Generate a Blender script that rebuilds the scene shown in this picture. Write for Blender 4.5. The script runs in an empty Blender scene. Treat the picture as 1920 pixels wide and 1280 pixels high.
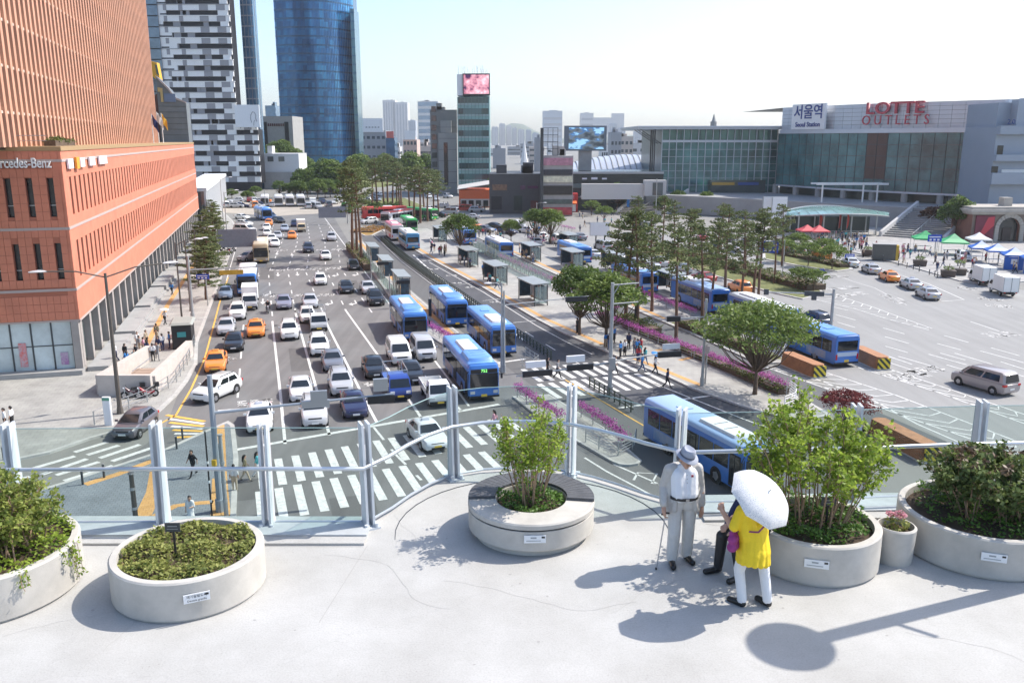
import bpy,math,random
import numpy as np
from mathutils import Vector,Matrix
# ------------------------------------------------------------------ camera, sky, sun, exposure
scene=bpy.context.scene
col=scene.collection
R=math.radians
random.seed(7)
PITCH=13.2127
cam_d=bpy.data.cameras.new('camera');cam=bpy.data.objects.new('camera',cam_d);col.objects.link(cam)
cam.location=(0,0,20);cam.rotation_euler=(R(90-PITCH),0,0)
cam_d.sensor_width=36;cam_d.lens=36*1610/1920;cam_d.clip_start=0.1;cam_d.clip_end=9000
scene.camera=cam
SUN_AZ,SUN_EL=21.0,48.0
world=bpy.data.worlds.new('World');scene.world=world;world.use_nodes=True
wn=world.node_tree;wn.nodes.clear()
sky=wn.nodes.new('ShaderNodeTexSky');sky.sky_type='NISHITA';sky.sun_disc=False
sky.sun_elevation=R(SUN_EL);sky.sun_rotation=R(90-SUN_AZ)
sky.altitude=0;sky.air_density=1.0;sky.dust_density=1.6;sky.ozone_density=3.0
bg=wn.nodes.new('ShaderNodeBackground');bg.inputs[1].default_value=0.137
wo=wn.nodes.new('ShaderNodeOutputWorld')
wn.links.new(sky.outputs[0],bg.inputs[0]);wn.links.new(bg.outputs[0],wo.inputs[0])
sun_d=bpy.data.lights.new('sun','SUN');sun_d.energy=3.2;sun_d.angle=R(0.53);sun_d.color=(1,0.94,0.85)
sun=bpy.data.objects.new('sun',sun_d);col.objects.link(sun)
sd=Vector((math.cos(R(SUN_EL))*math.cos(R(SUN_AZ)),math.cos(R(SUN_EL))*math.sin(R(SUN_AZ)),math.sin(R(SUN_EL))))
sun.rotation_euler=sd.to_track_quat('Z','Y').to_euler();sun.location=(40,20,80)
vs=scene.view_settings;vs.view_transform='Standard';vs.look='None';vs.exposure=1.0;vs.gamma=1
scene.render.engine='CYCLES'
scene.cycles.max_bounces=10;scene.cycles.transparent_max_bounces=16;scene.cycles.volume_bounces=0
# ------------------------------------------------------------------ survey: measured image positions -> places on level planes
FPX,CHT=1610.0,20.0
cth,sth=math.cos(R(PITCH)),math.sin(R(PITCH))
def _ray(x,y):
 a=(x-960)/FPX;b=(640-y)/FPX
 return Vector((a,cth+b*sth,-sth+b*cth))
def G(x,y,z=0.0):
 r=_ray(x,y);t=(z-CHT)/r.z
 return Vector((r.x*t,r.y*t,z))
def AT(x,y,Y):
 r=_ray(x,y);t=Y/r.y
 return Vector((r.x*t,Y,CHT+r.z*t))
PSI=R(15.2)
E_=Vector((-math.sin(PSI),math.cos(PSI),0));N_=Vector((math.cos(PSI),math.sin(PSI),0))
def U(u,v,z=0.0):
 p=E_*u+N_*v;p.z=z;return p
def toUV(p):return p.x*E_.x+p.y*E_.y,p.x*N_.x+p.y*N_.y
HEAD_OUT=math.atan2(E_.y,E_.x)-math.pi/2
HEAD_IN=HEAD_OUT+math.pi
# ------------------------------------------------------------------ mesh builder
class MB:
 def __init__(s):s.v=[];s.f=[];s.m=[]
 def add(s,vs_,fs,m=0):
  o=len(s.v);s.v.extend([tuple(p)for p in vs_])
  for f in fs:s.f.append([o+i for i in f]);s.m.append(m)
  return s
 def box(s,c,d,m=0,rz=0.0,M=None):
  hx,hy,hz=d[0]/2,d[1]/2,d[2]/2
  ca,sa=math.cos(rz),math.sin(rz);P=[]
  for z in(-hz,hz):
   for x,y in((-hx,-hy),(hx,-hy),(hx,hy),(-hx,hy)):
    P.append(Vector((c[0]+x*ca-y*sa,c[1]+x*sa+y*ca,c[2]+z)))
  if M:P=[M@p for p in P]
  return s.add(P,[(3,2,1,0),(4,5,6,7),(0,1,5,4),(1,2,6,5),(2,3,7,6),(3,0,4,7)],m)
 def b2(s,x0,x1,y0,y1,z0,z1,m=0):
  return s.box(((x0+x1)/2,(y0+y1)/2,(z0+z1)/2),(abs(x1-x0),abs(y1-y0),abs(z1-z0)),m)
 def ubox(s,u0,u1,v0,v1,z0,z1,m=0):
  P=[U(u,v,z)for z in(z0,z1)for u,v in((u0,v0),(u0,v1),(u1,v1),(u1,v0))]
  return s.add(P,[(3,2,1,0),(4,5,6,7),(0,1,5,4),(1,2,6,5),(2,3,7,6),(3,0,4,7)],m)
 def prism(s,poly,z0,z1,m=0,mtop=None,bottom=True):
  n=len(poly)
  a=sum(poly[i][0]*poly[(i+1)%n][1]-poly[(i+1)%n][0]*poly[i][1]for i in range(n))
  if a<0:poly=list(poly)[::-1]
  P=[(p[0],p[1],z0)for p in poly]+[(p[0],p[1],z1)for p in poly]
  s.add(P,[(i,(i+1)%n,n+(i+1)%n,n+i)for i in range(n)],m)
  s.add(P[n:],[tuple(range(n))],m if mtop is None else mtop)
  if bottom:s.add(P[:n],[tuple(range(n))[::-1]],m)
  return s
 def sheet(s,poly,z,m=0):
  n=len(poly)
  a=sum(poly[i][0]*poly[(i+1)%n][1]-poly[(i+1)%n][0]*poly[i][1]for i in range(n))
  if a<0:poly=list(poly)[::-1]
  return s.add([(p[0],p[1],z)for p in poly],[tuple(range(n))],m)
 def tube(s,p0,p1,r0,r1=None,n=8,m=0,caps=True):
  r1=r0 if r1 is None else r1
  p0,p1=Vector(p0),Vector(p1);d=(p1-p0)
  if d.length<1e-6:return s
  d.normalize();a=d.orthogonal().normalized();b=d.cross(a)
  P=[]
  for p,r in((p0,r0),(p1,r1)):
   for i in range(n):
    t=2*math.pi*i/n;P.append(p+(a*math.cos(t)+b*math.sin(t))*r)
  fs=[(i,(i+1)%n,n+(i+1)%n,n+i)for i in range(n)]
  if caps:fs+=[tuple(range(n))[::-1],tuple(range(n,2*n))]
  return s.add(P,fs,m)
 def path(s,pts,r,n=8,m=0,radii=None):
  pts=[Vector(p)for p in pts];k=len(pts);prev=None;P=[]
  for i in range(k):
   d=(pts[min(i+1,k-1)]-pts[max(i-1,0)]).normalized()
   a=d.orthogonal().normalized()if prev is None else(prev-d*prev.dot(d)).normalized()
   prev=a;b=d.cross(a);rr=radii[i]if radii else r
   for j in range(n):
    t=2*math.pi*j/n;P.append(pts[i]+(a*math.cos(t)+b*math.sin(t))*rr)
  fs=[(i*n+j,i*n+(j+1)%n,(i+1)*n+(j+1)%n,(i+1)*n+j)for i in range(k-1)for j in range(n)]
  fs+=[tuple(range(n))[::-1],tuple(range((k-1)*n,k*n))]
  return s.add(P,fs,m)
 def loft(s,rings,m=0,caps=(True,True),closed=True):
  n=len(rings[0]);P=[p for r in rings for p in r];e=n if closed else n-1
  fs=[(i*n+j,i*n+(j+1)%n,(i+1)*n+(j+1)%n,(i+1)*n+j)for i in range(len(rings)-1)for j in range(e)]
  if caps[0]:fs.append(tuple(range(n))[::-1])
  if caps[1]:fs.append(tuple(range((len(rings)-1)*n,len(rings)*n)))
  return s.add(P,fs,m)
 def lathe(s,prof,c=(0,0,0),n=24,m=0,caps=(False,False),sx=1,sy=1):
  rings=[[(c[0]+r*sx*math.cos(2*math.pi*i/n),c[1]+r*sy*math.sin(2*math.pi*i/n),c[2]+z)for i in range(n)]for r,z in prof]
  return s.loft(rings,m,caps)
 def mesh(s,name,mats,smooth=None):
  me=bpy.data.meshes.new(name);me.from_pydata(s.v,[],s.f)
  for mm in(mats if isinstance(mats,(list,tuple))else[mats]):me.materials.append(mm)
  if any(s.m):me.polygons.foreach_set('material_index',s.m)
  if smooth is not None:
   me.polygons.foreach_set('use_smooth',[True]*len(s.f))
   if smooth<180:me.set_sharp_from_angle(angle=R(smooth))
  me.update();return me
 def build(s,name,mats,parent=None,smooth=None,loc=None,rz=0):
  return link(name,s.mesh(name,mats,smooth),parent,loc,rz)
def link(name,me,parent=None,loc=None,rz=0):
 o=bpy.data.objects.new(name,me);col.objects.link(o)
 if parent:o.parent=parent
 if loc is not None:o.location=loc
 if rz:o.rotation_euler[2]=rz
 return o
def tag(o,label=None,cat=None,group=None,kind=None):
 if label:o['label']=label
 if cat:o['category']=cat
 if group:o['group']=group
 if kind:o['kind']=kind
 return o
def thing(name,label,cat,loc=(0,0,0),rz=0,group=None):
 o=bpy.data.objects.new(name,None);o.empty_display_size=0.1;col.objects.link(o)
 o.location=loc;o.rotation_euler=(0,0,rz)
 return tag(o,label,cat,group)
def struct(o):o['kind']='structure';return o
def copy_tree(o,parent=None):
 c=o.copy();col.objects.link(c);c.parent=parent
 for ch in list(o.children):copy_tree(ch,c)
 return c
def text_mesh(txt,size,depth=0.0,align='CENTER',bold=0.0):
 cu=bpy.data.curves.new('t','FONT');cu.body=txt;cu.size=size;cu.extrude=depth;cu.align_x=align;cu.align_y='CENTER'
 cu.resolution_u=3;cu.offset=bold
 o=bpy.data.objects.new('t',cu);col.objects.link(o)
 dg=bpy.context.evaluated_depsgraph_get()
 me=bpy.data.meshes.new_from_object(o.evaluated_get(dg));bpy.data.objects.remove(o);bpy.data.curves.remove(cu)
 return me
def text(name,txt,size,mt,loc,rot,parent=None,depth=0.02,bold=0.0,align='CENTER',sx=1.0):
 me=text_mesh(txt,size,depth,align,bold);me.materials.clear();me.materials.append(mt)
 o=link(name,me,parent);o.location=loc;o.rotation_euler=rot;o.scale=(sx,1,1)
 return o
# ------------------------------------------------------------------ materials
MATS={}
def mat(name,c,rough=0.7,metal=0.0,var=0.0,scale=3.0,bump=0.0,bscale=None,spec=0.5,c2=None,coat=0.0,detail=6):
 if name in MATS:return MATS[name]
 m=bpy.data.materials.new(name);m.use_nodes=True;nt=m.node_tree;b=nt.nodes['Principled BSDF']
 b.inputs['Base Color'].default_value=(*c,1);b.inputs['Roughness'].default_value=rough;b.inputs['Metallic'].default_value=metal
 b.inputs['Specular IOR Level'].default_value=spec;b.inputs['Coat Weight'].default_value=coat
 if var or c2 or bump:
  tc=nt.nodes.new('ShaderNodeNewGeometry')
  nz=nt.nodes.new('ShaderNodeTexNoise');nz.inputs['Scale'].default_value=scale;nz.inputs['Detail'].default_value=detail;nz.inputs['Roughness'].default_value=0.65
  nt.links.new(tc.outputs['Position'],nz.inputs['Vector'])
  if var or c2:
   rp=nt.nodes.new('ShaderNodeValToRGB');rp.color_ramp.elements[0].position=0.32;rp.color_ramp.elements[1].position=0.68
   a=tuple(max(0,x*(1-var))for x in c);d=c2 if c2 else tuple(min(1,x*(1+var))for x in c)
   rp.color_ramp.elements[0].color=(*a,1);rp.color_ramp.elements[1].color=(*d,1)
   nt.links.new(nz.outputs['Fac'],rp.inputs[0]);nt.links.new(rp.outputs[0],b.inputs['Base Color'])
  if bump:
   n2=nt.nodes.new('ShaderNodeTexNoise');n2.inputs['Scale'].default_value=bscale or scale*6;n2.inputs['Detail'].default_value=4
   nt.links.new(tc.outputs['Position'],n2.inputs['Vector'])
   bp=nt.nodes.new('ShaderNodeBump');bp.inputs['Strength'].default_value=bump;bp.inputs['Distance'].default_value=0.02
   nt.links.new(n2.outputs['Fac'],bp.inputs['Height']);nt.links.new(bp.outputs[0],b.inputs['Normal'])
 MATS[name]=m;return m
def emit(name,c,s):
 if name in MATS:return MATS[name]
 m=bpy.data.materials.new(name);m.use_nodes=True;b=m.node_tree.nodes['Principled BSDF']
 b.inputs['Base Color'].default_value=(*c,1);b.inputs['Emission Color'].default_value=(*c,1);b.inputs['Emission Strength'].default_value=s
 MATS[name]=m;return m
def objcol(name,rough=0.35,coat=0.0,var=0.0,spec=0.5,metal=0.0):
 """base colour taken from the object's own colour, so copies share a mesh"""
 m=bpy.data.materials.new(name);m.use_nodes=True;nt=m.node_tree;b=nt.nodes['Principled BSDF']
 oi=nt.nodes.new('ShaderNodeObjectInfo');b.inputs['Roughness'].default_value=rough;b.inputs['Coat Weight'].default_value=coat
 b.inputs['Specular IOR Level'].default_value=spec;b.inputs['Metallic'].default_value=metal;b.inputs['Coat Roughness'].default_value=0.08
 nt.links.new(oi.outputs['Color'],b.inputs['Base Color']);MATS[name]=m;return m
def ramp_node(nt,stops,interp='LINEAR'):
 rp=nt.nodes.new('ShaderNodeValToRGB');rp.color_ramp.interpolation=interp;el=rp.color_ramp.elements
 while len(el)<len(stops):el.new(0.5)
 for e,(p,c)in zip(el,stops):e.position=p;e.color=(*c,1)
 return rp
def leafmat(name,c1,c2,rough=0.6,trans=0.35,scale=1.2):
 """leaf: colour differs leaf by leaf and in patches, light passes through a little"""
 m=bpy.data.materials.new(name);m.use_nodes=True;nt=m.node_tree;b=nt.nodes['Principled BSDF']
 ge=nt.nodes.new('ShaderNodeNewGeometry');nz=nt.nodes.new('ShaderNodeTexNoise');nz.inputs['Scale'].default_value=scale
 nt.links.new(ge.outputs['Position'],nz.inputs['Vector'])
 ad=nt.nodes.new('ShaderNodeMath');ad.operation='ADD';ml=nt.nodes.new('ShaderNodeMath');ml.operation='MULTIPLY';ml.inputs[1].default_value=0.5
 nt.links.new(ge.outputs['Random Per Island'],ml.inputs[0]);nt.links.new(nz.outputs['Fac'],ad.inputs[0]);nt.links.new(ml.outputs[0],ad.inputs[1])
 rp=ramp_node(nt,[(0.35,c1),(0.95,c2)]);nt.links.new(ad.outputs[0],rp.inputs[0]);nt.links.new(rp.outputs[0],b.inputs['Base Color'])
 b.inputs['Roughness'].default_value=rough;b.inputs['Specular IOR Level'].default_value=0.3
 tr=nt.nodes.new('ShaderNodeBsdfTranslucent');nt.links.new(rp.outputs[0],tr.inputs[0])
 mx=nt.nodes.new('ShaderNodeMixShader');mx.inputs[0].default_value=trans
 out=nt.nodes['Material Output'];nt.links.new(b.outputs[0],mx.inputs[1]);nt.links.new(tr.outputs[0],mx.inputs[2]);nt.links.new(mx.outputs[0],out.inputs[0])
 MATS[name]=m;return m
def asphalt(name,c,stain=0.25):
 m=bpy.data.materials.new(name);m.use_nodes=True;nt=m.node_tree;b=nt.nodes['Principled BSDF']
 ge=nt.nodes.new('ShaderNodeNewGeometry')
 mp=nt.nodes.new('ShaderNodeMapping');mp.inputs['Rotation'].default_value=(0,0,-PSI);mp.inputs['Scale'].default_value=(1,0.06,1)
 nt.links.new(ge.outputs['Position'],mp.inputs['Vector'])
 n1=nt.nodes.new('ShaderNodeTexNoise');n1.inputs['Scale'].default_value=1.1;n1.inputs['Detail'].default_value=4
 nt.links.new(mp.outputs[0],n1.inputs['Vector'])
 n2=nt.nodes.new('ShaderNodeTexNoise');n2.inputs['Scale'].default_value=0.12;n2.inputs['Detail'].default_value=8;n2.inputs['Roughness'].default_value=0.7
 nt.links.new(ge.outputs['Position'],n2.inputs['Vector'])
 n3=nt.nodes.new('ShaderNodeTexNoise');n3.inputs['Scale'].default_value=14;n3.inputs['Detail'].default_value=3
 nt.links.new(ge.outputs['Position'],n3.inputs['Vector'])
 a1=nt.nodes.new('ShaderNodeMath');a1.operation='ADD';a2=nt.nodes.new('ShaderNodeMath');a2.operation='ADD'
 nt.links.new(n1.outputs['Fac'],a1.inputs[0]);nt.links.new(n2.outputs['Fac'],a1.inputs[1])
 m3=nt.nodes.new('ShaderNodeMath');m3.operation='MULTIPLY';m3.inputs[1].default_value=0.5;nt.links.new(n3.outputs['Fac'],m3.inputs[0])
 nt.links.new(a1.outputs[0],a2.inputs[0]);nt.links.new(m3.outputs[0],a2.inputs[1])
 rp=ramp_node(nt,[(0.3,tuple(x*(1-stain)for x in c)),(0.55,c),(0.8,tuple(x*(1+stain)for x in c))])
 dv=nt.nodes.new('ShaderNodeMath');dv.operation='MULTIPLY';dv.inputs[1].default_value=0.43;nt.links.new(a2.outputs[0],dv.inputs[0])
 nt.links.new(dv.outputs[0],rp.inputs[0]);nt.links.new(rp.outputs[0],b.inputs['Base Color'])
 b.inputs['Roughness'].default_value=0.85;b.inputs['Specular IOR Level'].default_value=0.3
 MATS[name]=m;return m
def pavers(name,c1,c2,cm,bw=0.6,bh=0.3,ang=0.0,mort=0.012):
 m=bpy.data.materials.new(name);m.use_nodes=True;nt=m.node_tree;b=nt.nodes['Principled BSDF']
 ge=nt.nodes.new('ShaderNodeNewGeometry');mp=nt.nodes.new('ShaderNodeMapping');mp.inputs['Rotation'].default_value=(0,0,ang)
 nt.links.new(ge.outputs['Position'],mp.inputs['Vector'])
 br=nt.nodes.new('ShaderNodeTexBrick');br.inputs['Scale'].default_value=1;br.inputs['Brick Width'].default_value=bw;br.inputs['Row Height'].default_value=bh
 br.inputs['Mortar Size'].default_value=mort;br.inputs['Color1'].default_value=(*c1,1);br.inputs['Color2'].default_value=(*c2,1);br.inputs['Mortar'].default_value=(*cm,1)
 nt.links.new(mp.outputs[0],br.inputs['Vector'])
 nz=nt.nodes.new('ShaderNodeTexNoise');nz.inputs['Scale'].default_value=0.5;nz.inputs['Detail'].default_value=8;nt.links.new(ge.outputs['Position'],nz.inputs['Vector'])
 rp=ramp_node(nt,[(0.3,(0.72,0.72,0.72)),(0.7,(1,1,1))]);nt.links.new(nz.outputs['Fac'],rp.inputs[0])
 mx=nt.nodes.new('ShaderNodeMixRGB');mx.blend_type='MULTIPLY';mx.inputs[0].default_value=1
 nt.links.new(br.outputs['Color'],mx.inputs[1]);nt.links.new(rp.outputs[0],mx.inputs[2]);nt.links.new(mx.outputs[0],b.inputs['Base Color'])
 b.inputs['Roughness'].default_value=0.8;MATS[name]=m;return m
M_asph=asphalt('asphalt',(0.165,0.162,0.16),0.36);M_asph_d=asphalt('asphalt_dark',(0.085,0.087,0.095),0.3)
M_asph_l=asphalt('asphalt_pale',(0.265,0.262,0.255),0.2)
M_paint=mat('road_paint',(0.66,0.65,0.62),0.6,var=0.3,scale=3.5,c2=(0.76,0.75,0.72),detail=10)
M_paint_worn=mat('road_paint_worn',(0.5,0.49,0.47),0.7,var=0.35,scale=5)
M_ypaint=mat('yellow_paint',(0.72,0.42,0.08),0.6,var=0.15,scale=2)
M_pave=pavers('pavement_slab',(0.36,0.35,0.33),(0.41,0.40,0.37),(0.25,0.24,0.23),0.6,0.6,-PSI)
M_pave_b=pavers('pavement_blue',(0.20,0.225,0.245),(0.235,0.26,0.28),(0.13,0.14,0.15),0.3,0.3,-PSI)
M_plaza=pavers('plaza_slab',(0.36,0.345,0.33),(0.40,0.385,0.37),(0.29,0.28,0.27),1.2,1.2,-PSI)
M_tact=pavers('tactile_paving',(0.60,0.33,0.11),(0.66,0.38,0.15),(0.45,0.25,0.1),0.3,0.3,-PSI)
M_kerb=mat('kerb_granite',(0.42,0.41,0.39),0.8,var=0.15,scale=1.5)
M_grass=mat('grass_ground',(0.10,0.13,0.035),0.9,var=0.3,scale=1.2,c2=(0.19,0.19,0.06))
M_conc=mat('concrete',(0.47,0.45,0.42),0.8,var=0.1,scale=2,bump=0.1,bscale=40)
M_white=mat('white_paint',(0.78,0.78,0.76),0.5)
M_black=mat('black_plastic',(0.02,0.02,0.022),0.45)
M_dgrey=mat('dark_grey_metal',(0.06,0.065,0.07),0.5,0.2)
M_steel=mat('galvanised_steel',(0.45,0.47,0.48),0.4,0.7)
M_pole=mat('grey_pole',(0.36,0.37,0.37),0.5,0.3,var=0.08)
M_dpole=mat('bronze_pole',(0.12,0.105,0.09),0.5,0.3)
M_tyre=mat('tyre',(0.018,0.018,0.018),0.8)
M_rim=mat('rim',(0.5,0.5,0.52),0.3,0.8)
M_carglass=mat('car_glass',(0.012,0.016,0.02),0.06,0,spec=0.7)
M_lamp=mat('headlight_lens',(0.75,0.76,0.78),0.1,0.3,spec=0.8)
M_tail=mat('taillight_lens',(0.45,0.015,0.015),0.2)
M_plate=mat('number_plate',(0.75,0.75,0.72),0.5)
M_yplate=mat('yellow_number_plate',(0.75,0.5,0.05),0.5)
M_bark=mat('bark',(0.11,0.075,0.05),0.9,var=0.35,scale=6,bump=0.5,bscale=30)
M_pbark=mat('pine_bark',(0.15,0.085,0.055),0.9,var=0.35,scale=5,bump=0.5,bscale=25)
# ================================================================== GROUND, ROADS, PAVEMENTS
gm=MB();gm.sheet([(-2500,-300),(2500,-300),(2500,6000),(-2500,6000)],0)
struct(gm.build('ground',asphalt('far_ground',(0.22,0.215,0.2),0.15)))
def uvp(L):return[U(u,v)for u,v in L]
def gp(L):return[G(x,y)for x,y in L]
main_poly=uvp([(-10,-40),(-10,30),(46,26),(64,22),(72,19.5),(84,15.5),(106,13.4),(176,13.6),(230,14.5),(330,40),(345,10),(300,-4),(250,-8.4),(62,-8.6),(52,-12),(40,-26)])
mr=MB();mr.sheet(main_poly,0.004);main_road=struct(mr.build('main_road',M_asph))
bw_=MB();bw_.sheet(uvp([(190,17),(176,16.6),(117,17.0),(83,18.6),(70,19.4),(40,22),(40,33),(53,35),(61,32.4),(77,29.8),(92,27.9),(115,26.6),(146,24.6),(200,22)]),0.008)
bus_road=struct(bw_.build('bus_road',asphalt('asphalt_mid',(0.12,0.12,0.12),0.2)))
bd=MB();bd.sheet(uvp([(200,20.6),(187,20.8),(144,20.9),(111,22.2),(85,23.3),(66,24),(50,25.4),(50,35.4),(54,34.6),(61,32.5),(77,29.9),(92,28.0),(115,26.7),(146,24.7),(200,21.8)]),0.012)
bus_road_d=struct(bd.build('bus_road_dark_lane',M_asph_d))
lb=MB();lb.sheet(uvp([(200,35.5),(150,36.4),(120,37.2),(100,37.9),(75,37.9),(52,39.6),(40,41),(40,43.2),(64,42.6),(75,41.3),(130,40.0),(200,39.6)]),0.008)
struct(lb.build('bus_lane',asphalt('asphalt_lane',(0.115,0.117,0.12),0.2)))
st=MB();st.sheet(uvp([(20,40),(70,46),(190,46),(190,100),(96,97),(60,110),(-10,90),(-10,50)]),0.004)
station_road=struct(st.build('station_road',M_asph_l))
def pavement(name,poly,mt,z=0.14,kerb=0.3):
 m=MB();m.prism(poly,-0.05,z,0,0,bottom=False)
# granite kerb ring set a little proud of the slab
 o=m.build(name,[mt]);struct(o)
 k=MB();n=len(poly)
 cen=sum((Vector((p[0],p[1],0))for p in poly),Vector())/n
 P=[Vector((p[0],p[1],0))for p in poly]
 a=sum(P[i].x*P[(i+1)%n].y-P[(i+1)%n].x*P[i].y for i in range(n))
 if a<0:P=P[::-1]
 ins=[]
 for i in range(n):
  d0=(P[i]-P[i-1]).normalized();d1=(P[(i+1)%n]-P[i]).normalized()
  n0=Vector((-d0.y,d0.x,0));n1=Vector((-d1.y,d1.x,0));b=(n0+n1)
  b=b/max(0.35,b.length_squared/2 if b.length_squared else 1);ins.append(b*kerb)
 for i in range(n):
  j=(i+1)%n
  A,B,C,D=P[i]-ins[i]*0.03,P[j]-ins[j]*0.03,P[j]+ins[j],P[i]+ins[i]
  z1=z+0.012
  k.add([(p.x,p.y,q)for q in(-0.02,z1)for p in(A,B,C,D)],[(0,1,5,4),(4,5,6,7),(2,3,7,6)],0)
 k.build('kerb',M_kerb,o)
 return o
left_kerb=[(-160,915),(-80,893),(0,871),(94,851),(169,825),(215,812),(300,772),(332,742),(352,716),(370,683)]
pave_left=pavement('pavement_left',gp(left_kerb)+uvp([(90,-8.5),(130,-8.5),(172,-8.5),(205,-8.8),(230,-11),(300,-20),(300,-60),(60,-90),(30,-60)]),M_pave)
pave_corner=pavement('pavement_corner',gp([(20,938),(58,926),(124,906),(188,885),(300,849),(379,813),(428,792),(440,800),(447,860),(442,985),(430,1120),(-200,1120),(-200,1000)]),M_pave_b)
pave_median=pavement('median_platform',uvp([(178,14.9),(176,13.8),(106,13.5),(88,14.3),(81,15.4),(72.5,16.4),(72.0,18.9),(83,18.0),(117,16.7),(176,16.2)]),M_pave,kerb=0.22)
tip=[(48-1.0*math.sin(t),20.6-1.0*math.cos(t))for t in[R(a)for a in(10,45,80,115,150)]]
pave_median2=pavement('median_platform_tip',uvp([(63.2,17.2),(58,17.7),(52,18.7)]+tip+[(54,21.5),(63,20.2)]),M_pave,kerb=0.2)
pave_bus=pavement('bus_platform',uvp([(196,22.6),(146,24.8),(115,26.8),(92,27.8),(84.5,28.4),(77.4,29.6),(72.2,30.3),(65.2,31.7),(61.5,32.1),(56.4,33.5),(53.2,34.9),(52,36.8),(52.5,38.8),(56,39.2),(75,37.7),(100,37.7),(120,37.0),(150,36.2),(196,33)]),M_pave)
pave_bus2=pavement('bus_platform_outer',uvp([(180,40.1),(130,40.2),(100,40.6),(80,41.4),(69,41.6),(67.2,42.6),(67,44.6),(69,45.5),(90,45.6),(130,45.4),(180,45)]),M_pave)
isl=MB();isl.sheet(uvp([(86,41.7),(70,42.1),(68.2,43),(68.2,44.6),(70,45.1),(86,45.1)]),0.15);struct(isl.build('island_lawn',M_grass))
hedge_island=pavement('hedge_island',gp([(1172,446),(1240,456),(1330,478),(1450,512),(1535,538),(1545,552),(1505,562),(1440,548),(1330,515),(1240,488),(1180,466)]),M_grass)
taxi_island=pavement('taxi_island',gp([(1430,462),(1530,478),(1590,497),(1600,506),(1570,510),(1500,500),(1430,486)]),M_grass,kerb=0.5)
round_island=pavement('round_island',gp([(668,436),(690,424),(722,424),(720,431),(698,442),(684,443)]),mat('flower_lawn',(0.17,0.17,0.03),0.9,scale=0.7,c2=(0.38,0.16,0.05)))
near_isl=pavement('exit_island',gp([(1590,792),(1630,800),(1640,812),(1600,822),(1555,812)]),M_grass)
pave_plaza=pavement('station_plaza',gp([(1430,440),(1520,455),(1630,481),(1700,499),(1800,528),(1850,534),(2050,520),(2100,400),(1700,405),(1430,412)]),M_plaza)
pl2=MB();pl2.sheet(gp([(830,418),(960,425),(1160,440),(1430,440),(1430,395),(1100,385),(830,395)]),0.006)
struct(pl2.build('forecourt_road',asphalt('asphalt_court',(0.25,0.24,0.225),0.15)))
pk=MB();pk.sheet(gp([(520,405),(640,398),(690,400),(690,380),(400,378),(400,398)]),0.006)
struct(pk.build('car_park',mat('car_park_ground',(0.36,0.32,0.27),0.9,var=0.12,scale=0.2)))
kn=pavement('far_knoll',gp([(700,398),(760,398),(800,388),(760,372),(690,372),(680,388)]),M_grass)
# ------------------------------------------------------------------ painted markings (each its own sheet, children of their road)
ZP=0.016
def strip(name,a,b,w,mt,parent,z=ZP,skew=None):
 a=Vector((a[0],a[1],0));b=Vector((b[0],b[1],0));d=(b-a).normalized();s=Vector((-d.y,d.x,0))*w/2
 m=MB();m.sheet([a-s,b-s,b+s,a+s],z);return m.build(name,mt,parent)
def polyline(name,pts,w,mt,parent,z=ZP):
 m=MB();pts=[Vector((p[0],p[1],0))for p in pts]
 L,Rr=[],[]
 for i,p in enumerate(pts):
  d=(pts[min(i+1,len(pts)-1)]-pts[max(i-1,0)]).normalized();s=Vector((-d.y,d.x,0))*w/2
  L.append(p+s);Rr.append(p-s)
 for i in range(len(pts)-1):m.sheet([Rr[i],Rr[i+1],L[i+1],L[i]],z)
 return m.build(name,mt,parent)
def dashed(name,pts,w,on,off,mt,parent,z=ZP,u0=0):
 m=MB();pts=[Vector((p[0],p[1],0))for p in pts];acc=u0
 for i in range(len(pts)-1):
  a,b=pts[i],pts[i+1];L=(b-a).length;d=(b-a)/L;s=Vector((-d.y,d.x,0))*w/2;t=-acc
  while t<L:
   t0,t1=max(t,0),min(t+on,L)
   if t1>t0:m.sheet([a+d*t0-s,a+d*t1-s,a+d*t1+s,a+d*t0+s],z)
   t+=on+off
  acc=(acc+L)%(on+off)
 return m.build(name,mt,parent)
lanes=[[(69,-3.9),(96,-4.3),(136,-4.7),(178,-2.3),(215,-1)],[(57,-0.4),(69,-0.6),(97,-1.2),(136,-1.8),(178,0.6),(215,2)],[(58,2.6),(69,2.3),(104,1.4),(140,1.1),(175,3.5),(215,4.6)],[(60,6.1),(64,5.9),(94,4.7),(135,3.8),(174,6.0),(215,7)],[(60,9.4),(72,8.9),(103,7.3),(138,6.9),(175,8.9),(215,9.6)],[(61,12.6),(75,11.2),(98,10.2),(139,9.3),(175,11.3),(215,11.8)]]
def split_at(L,us):
 a,b=[],[]
 for i in range(len(L)-1):
  (u0,v0),(u1,v1)=L[i],L[i+1]
  if u1<=us:a.append(L[i])
  elif u0>=us:b.append(L[i])
  else:
   v=v0+(v1-v0)*(us-u0)/(u1-u0);a+=[L[i],(us,v)];b+=[(us,v)]
 b.append(L[-1]);return a,b
for i,L in enumerate(lanes):
 us=(64,99,103,100,104,98)[i];a,b=split_at(L,us)
 if i==0:dashed('lane_line',uvp(L),0.16,2.8,3.7,M_paint,main_road)
 else:
  polyline('lane_line',uvp(a),0.22,M_paint,main_road);dashed('lane_line',uvp([(b[0][0]+3,b[0][1])]+b[1:]),0.16,2.8,4.6,M_paint,main_road)
dashed('lane_line',uvp([(61.5,4.4),(66,3.9)]),0.2,5,3,M_paint,main_road)
polyline('edge_line',uvp([(62,13.4),(88,13.3),(106,12.9),(140,12.6),(172,12.4),(235,12.0)]),0.18,M_paint,main_road)
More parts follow.
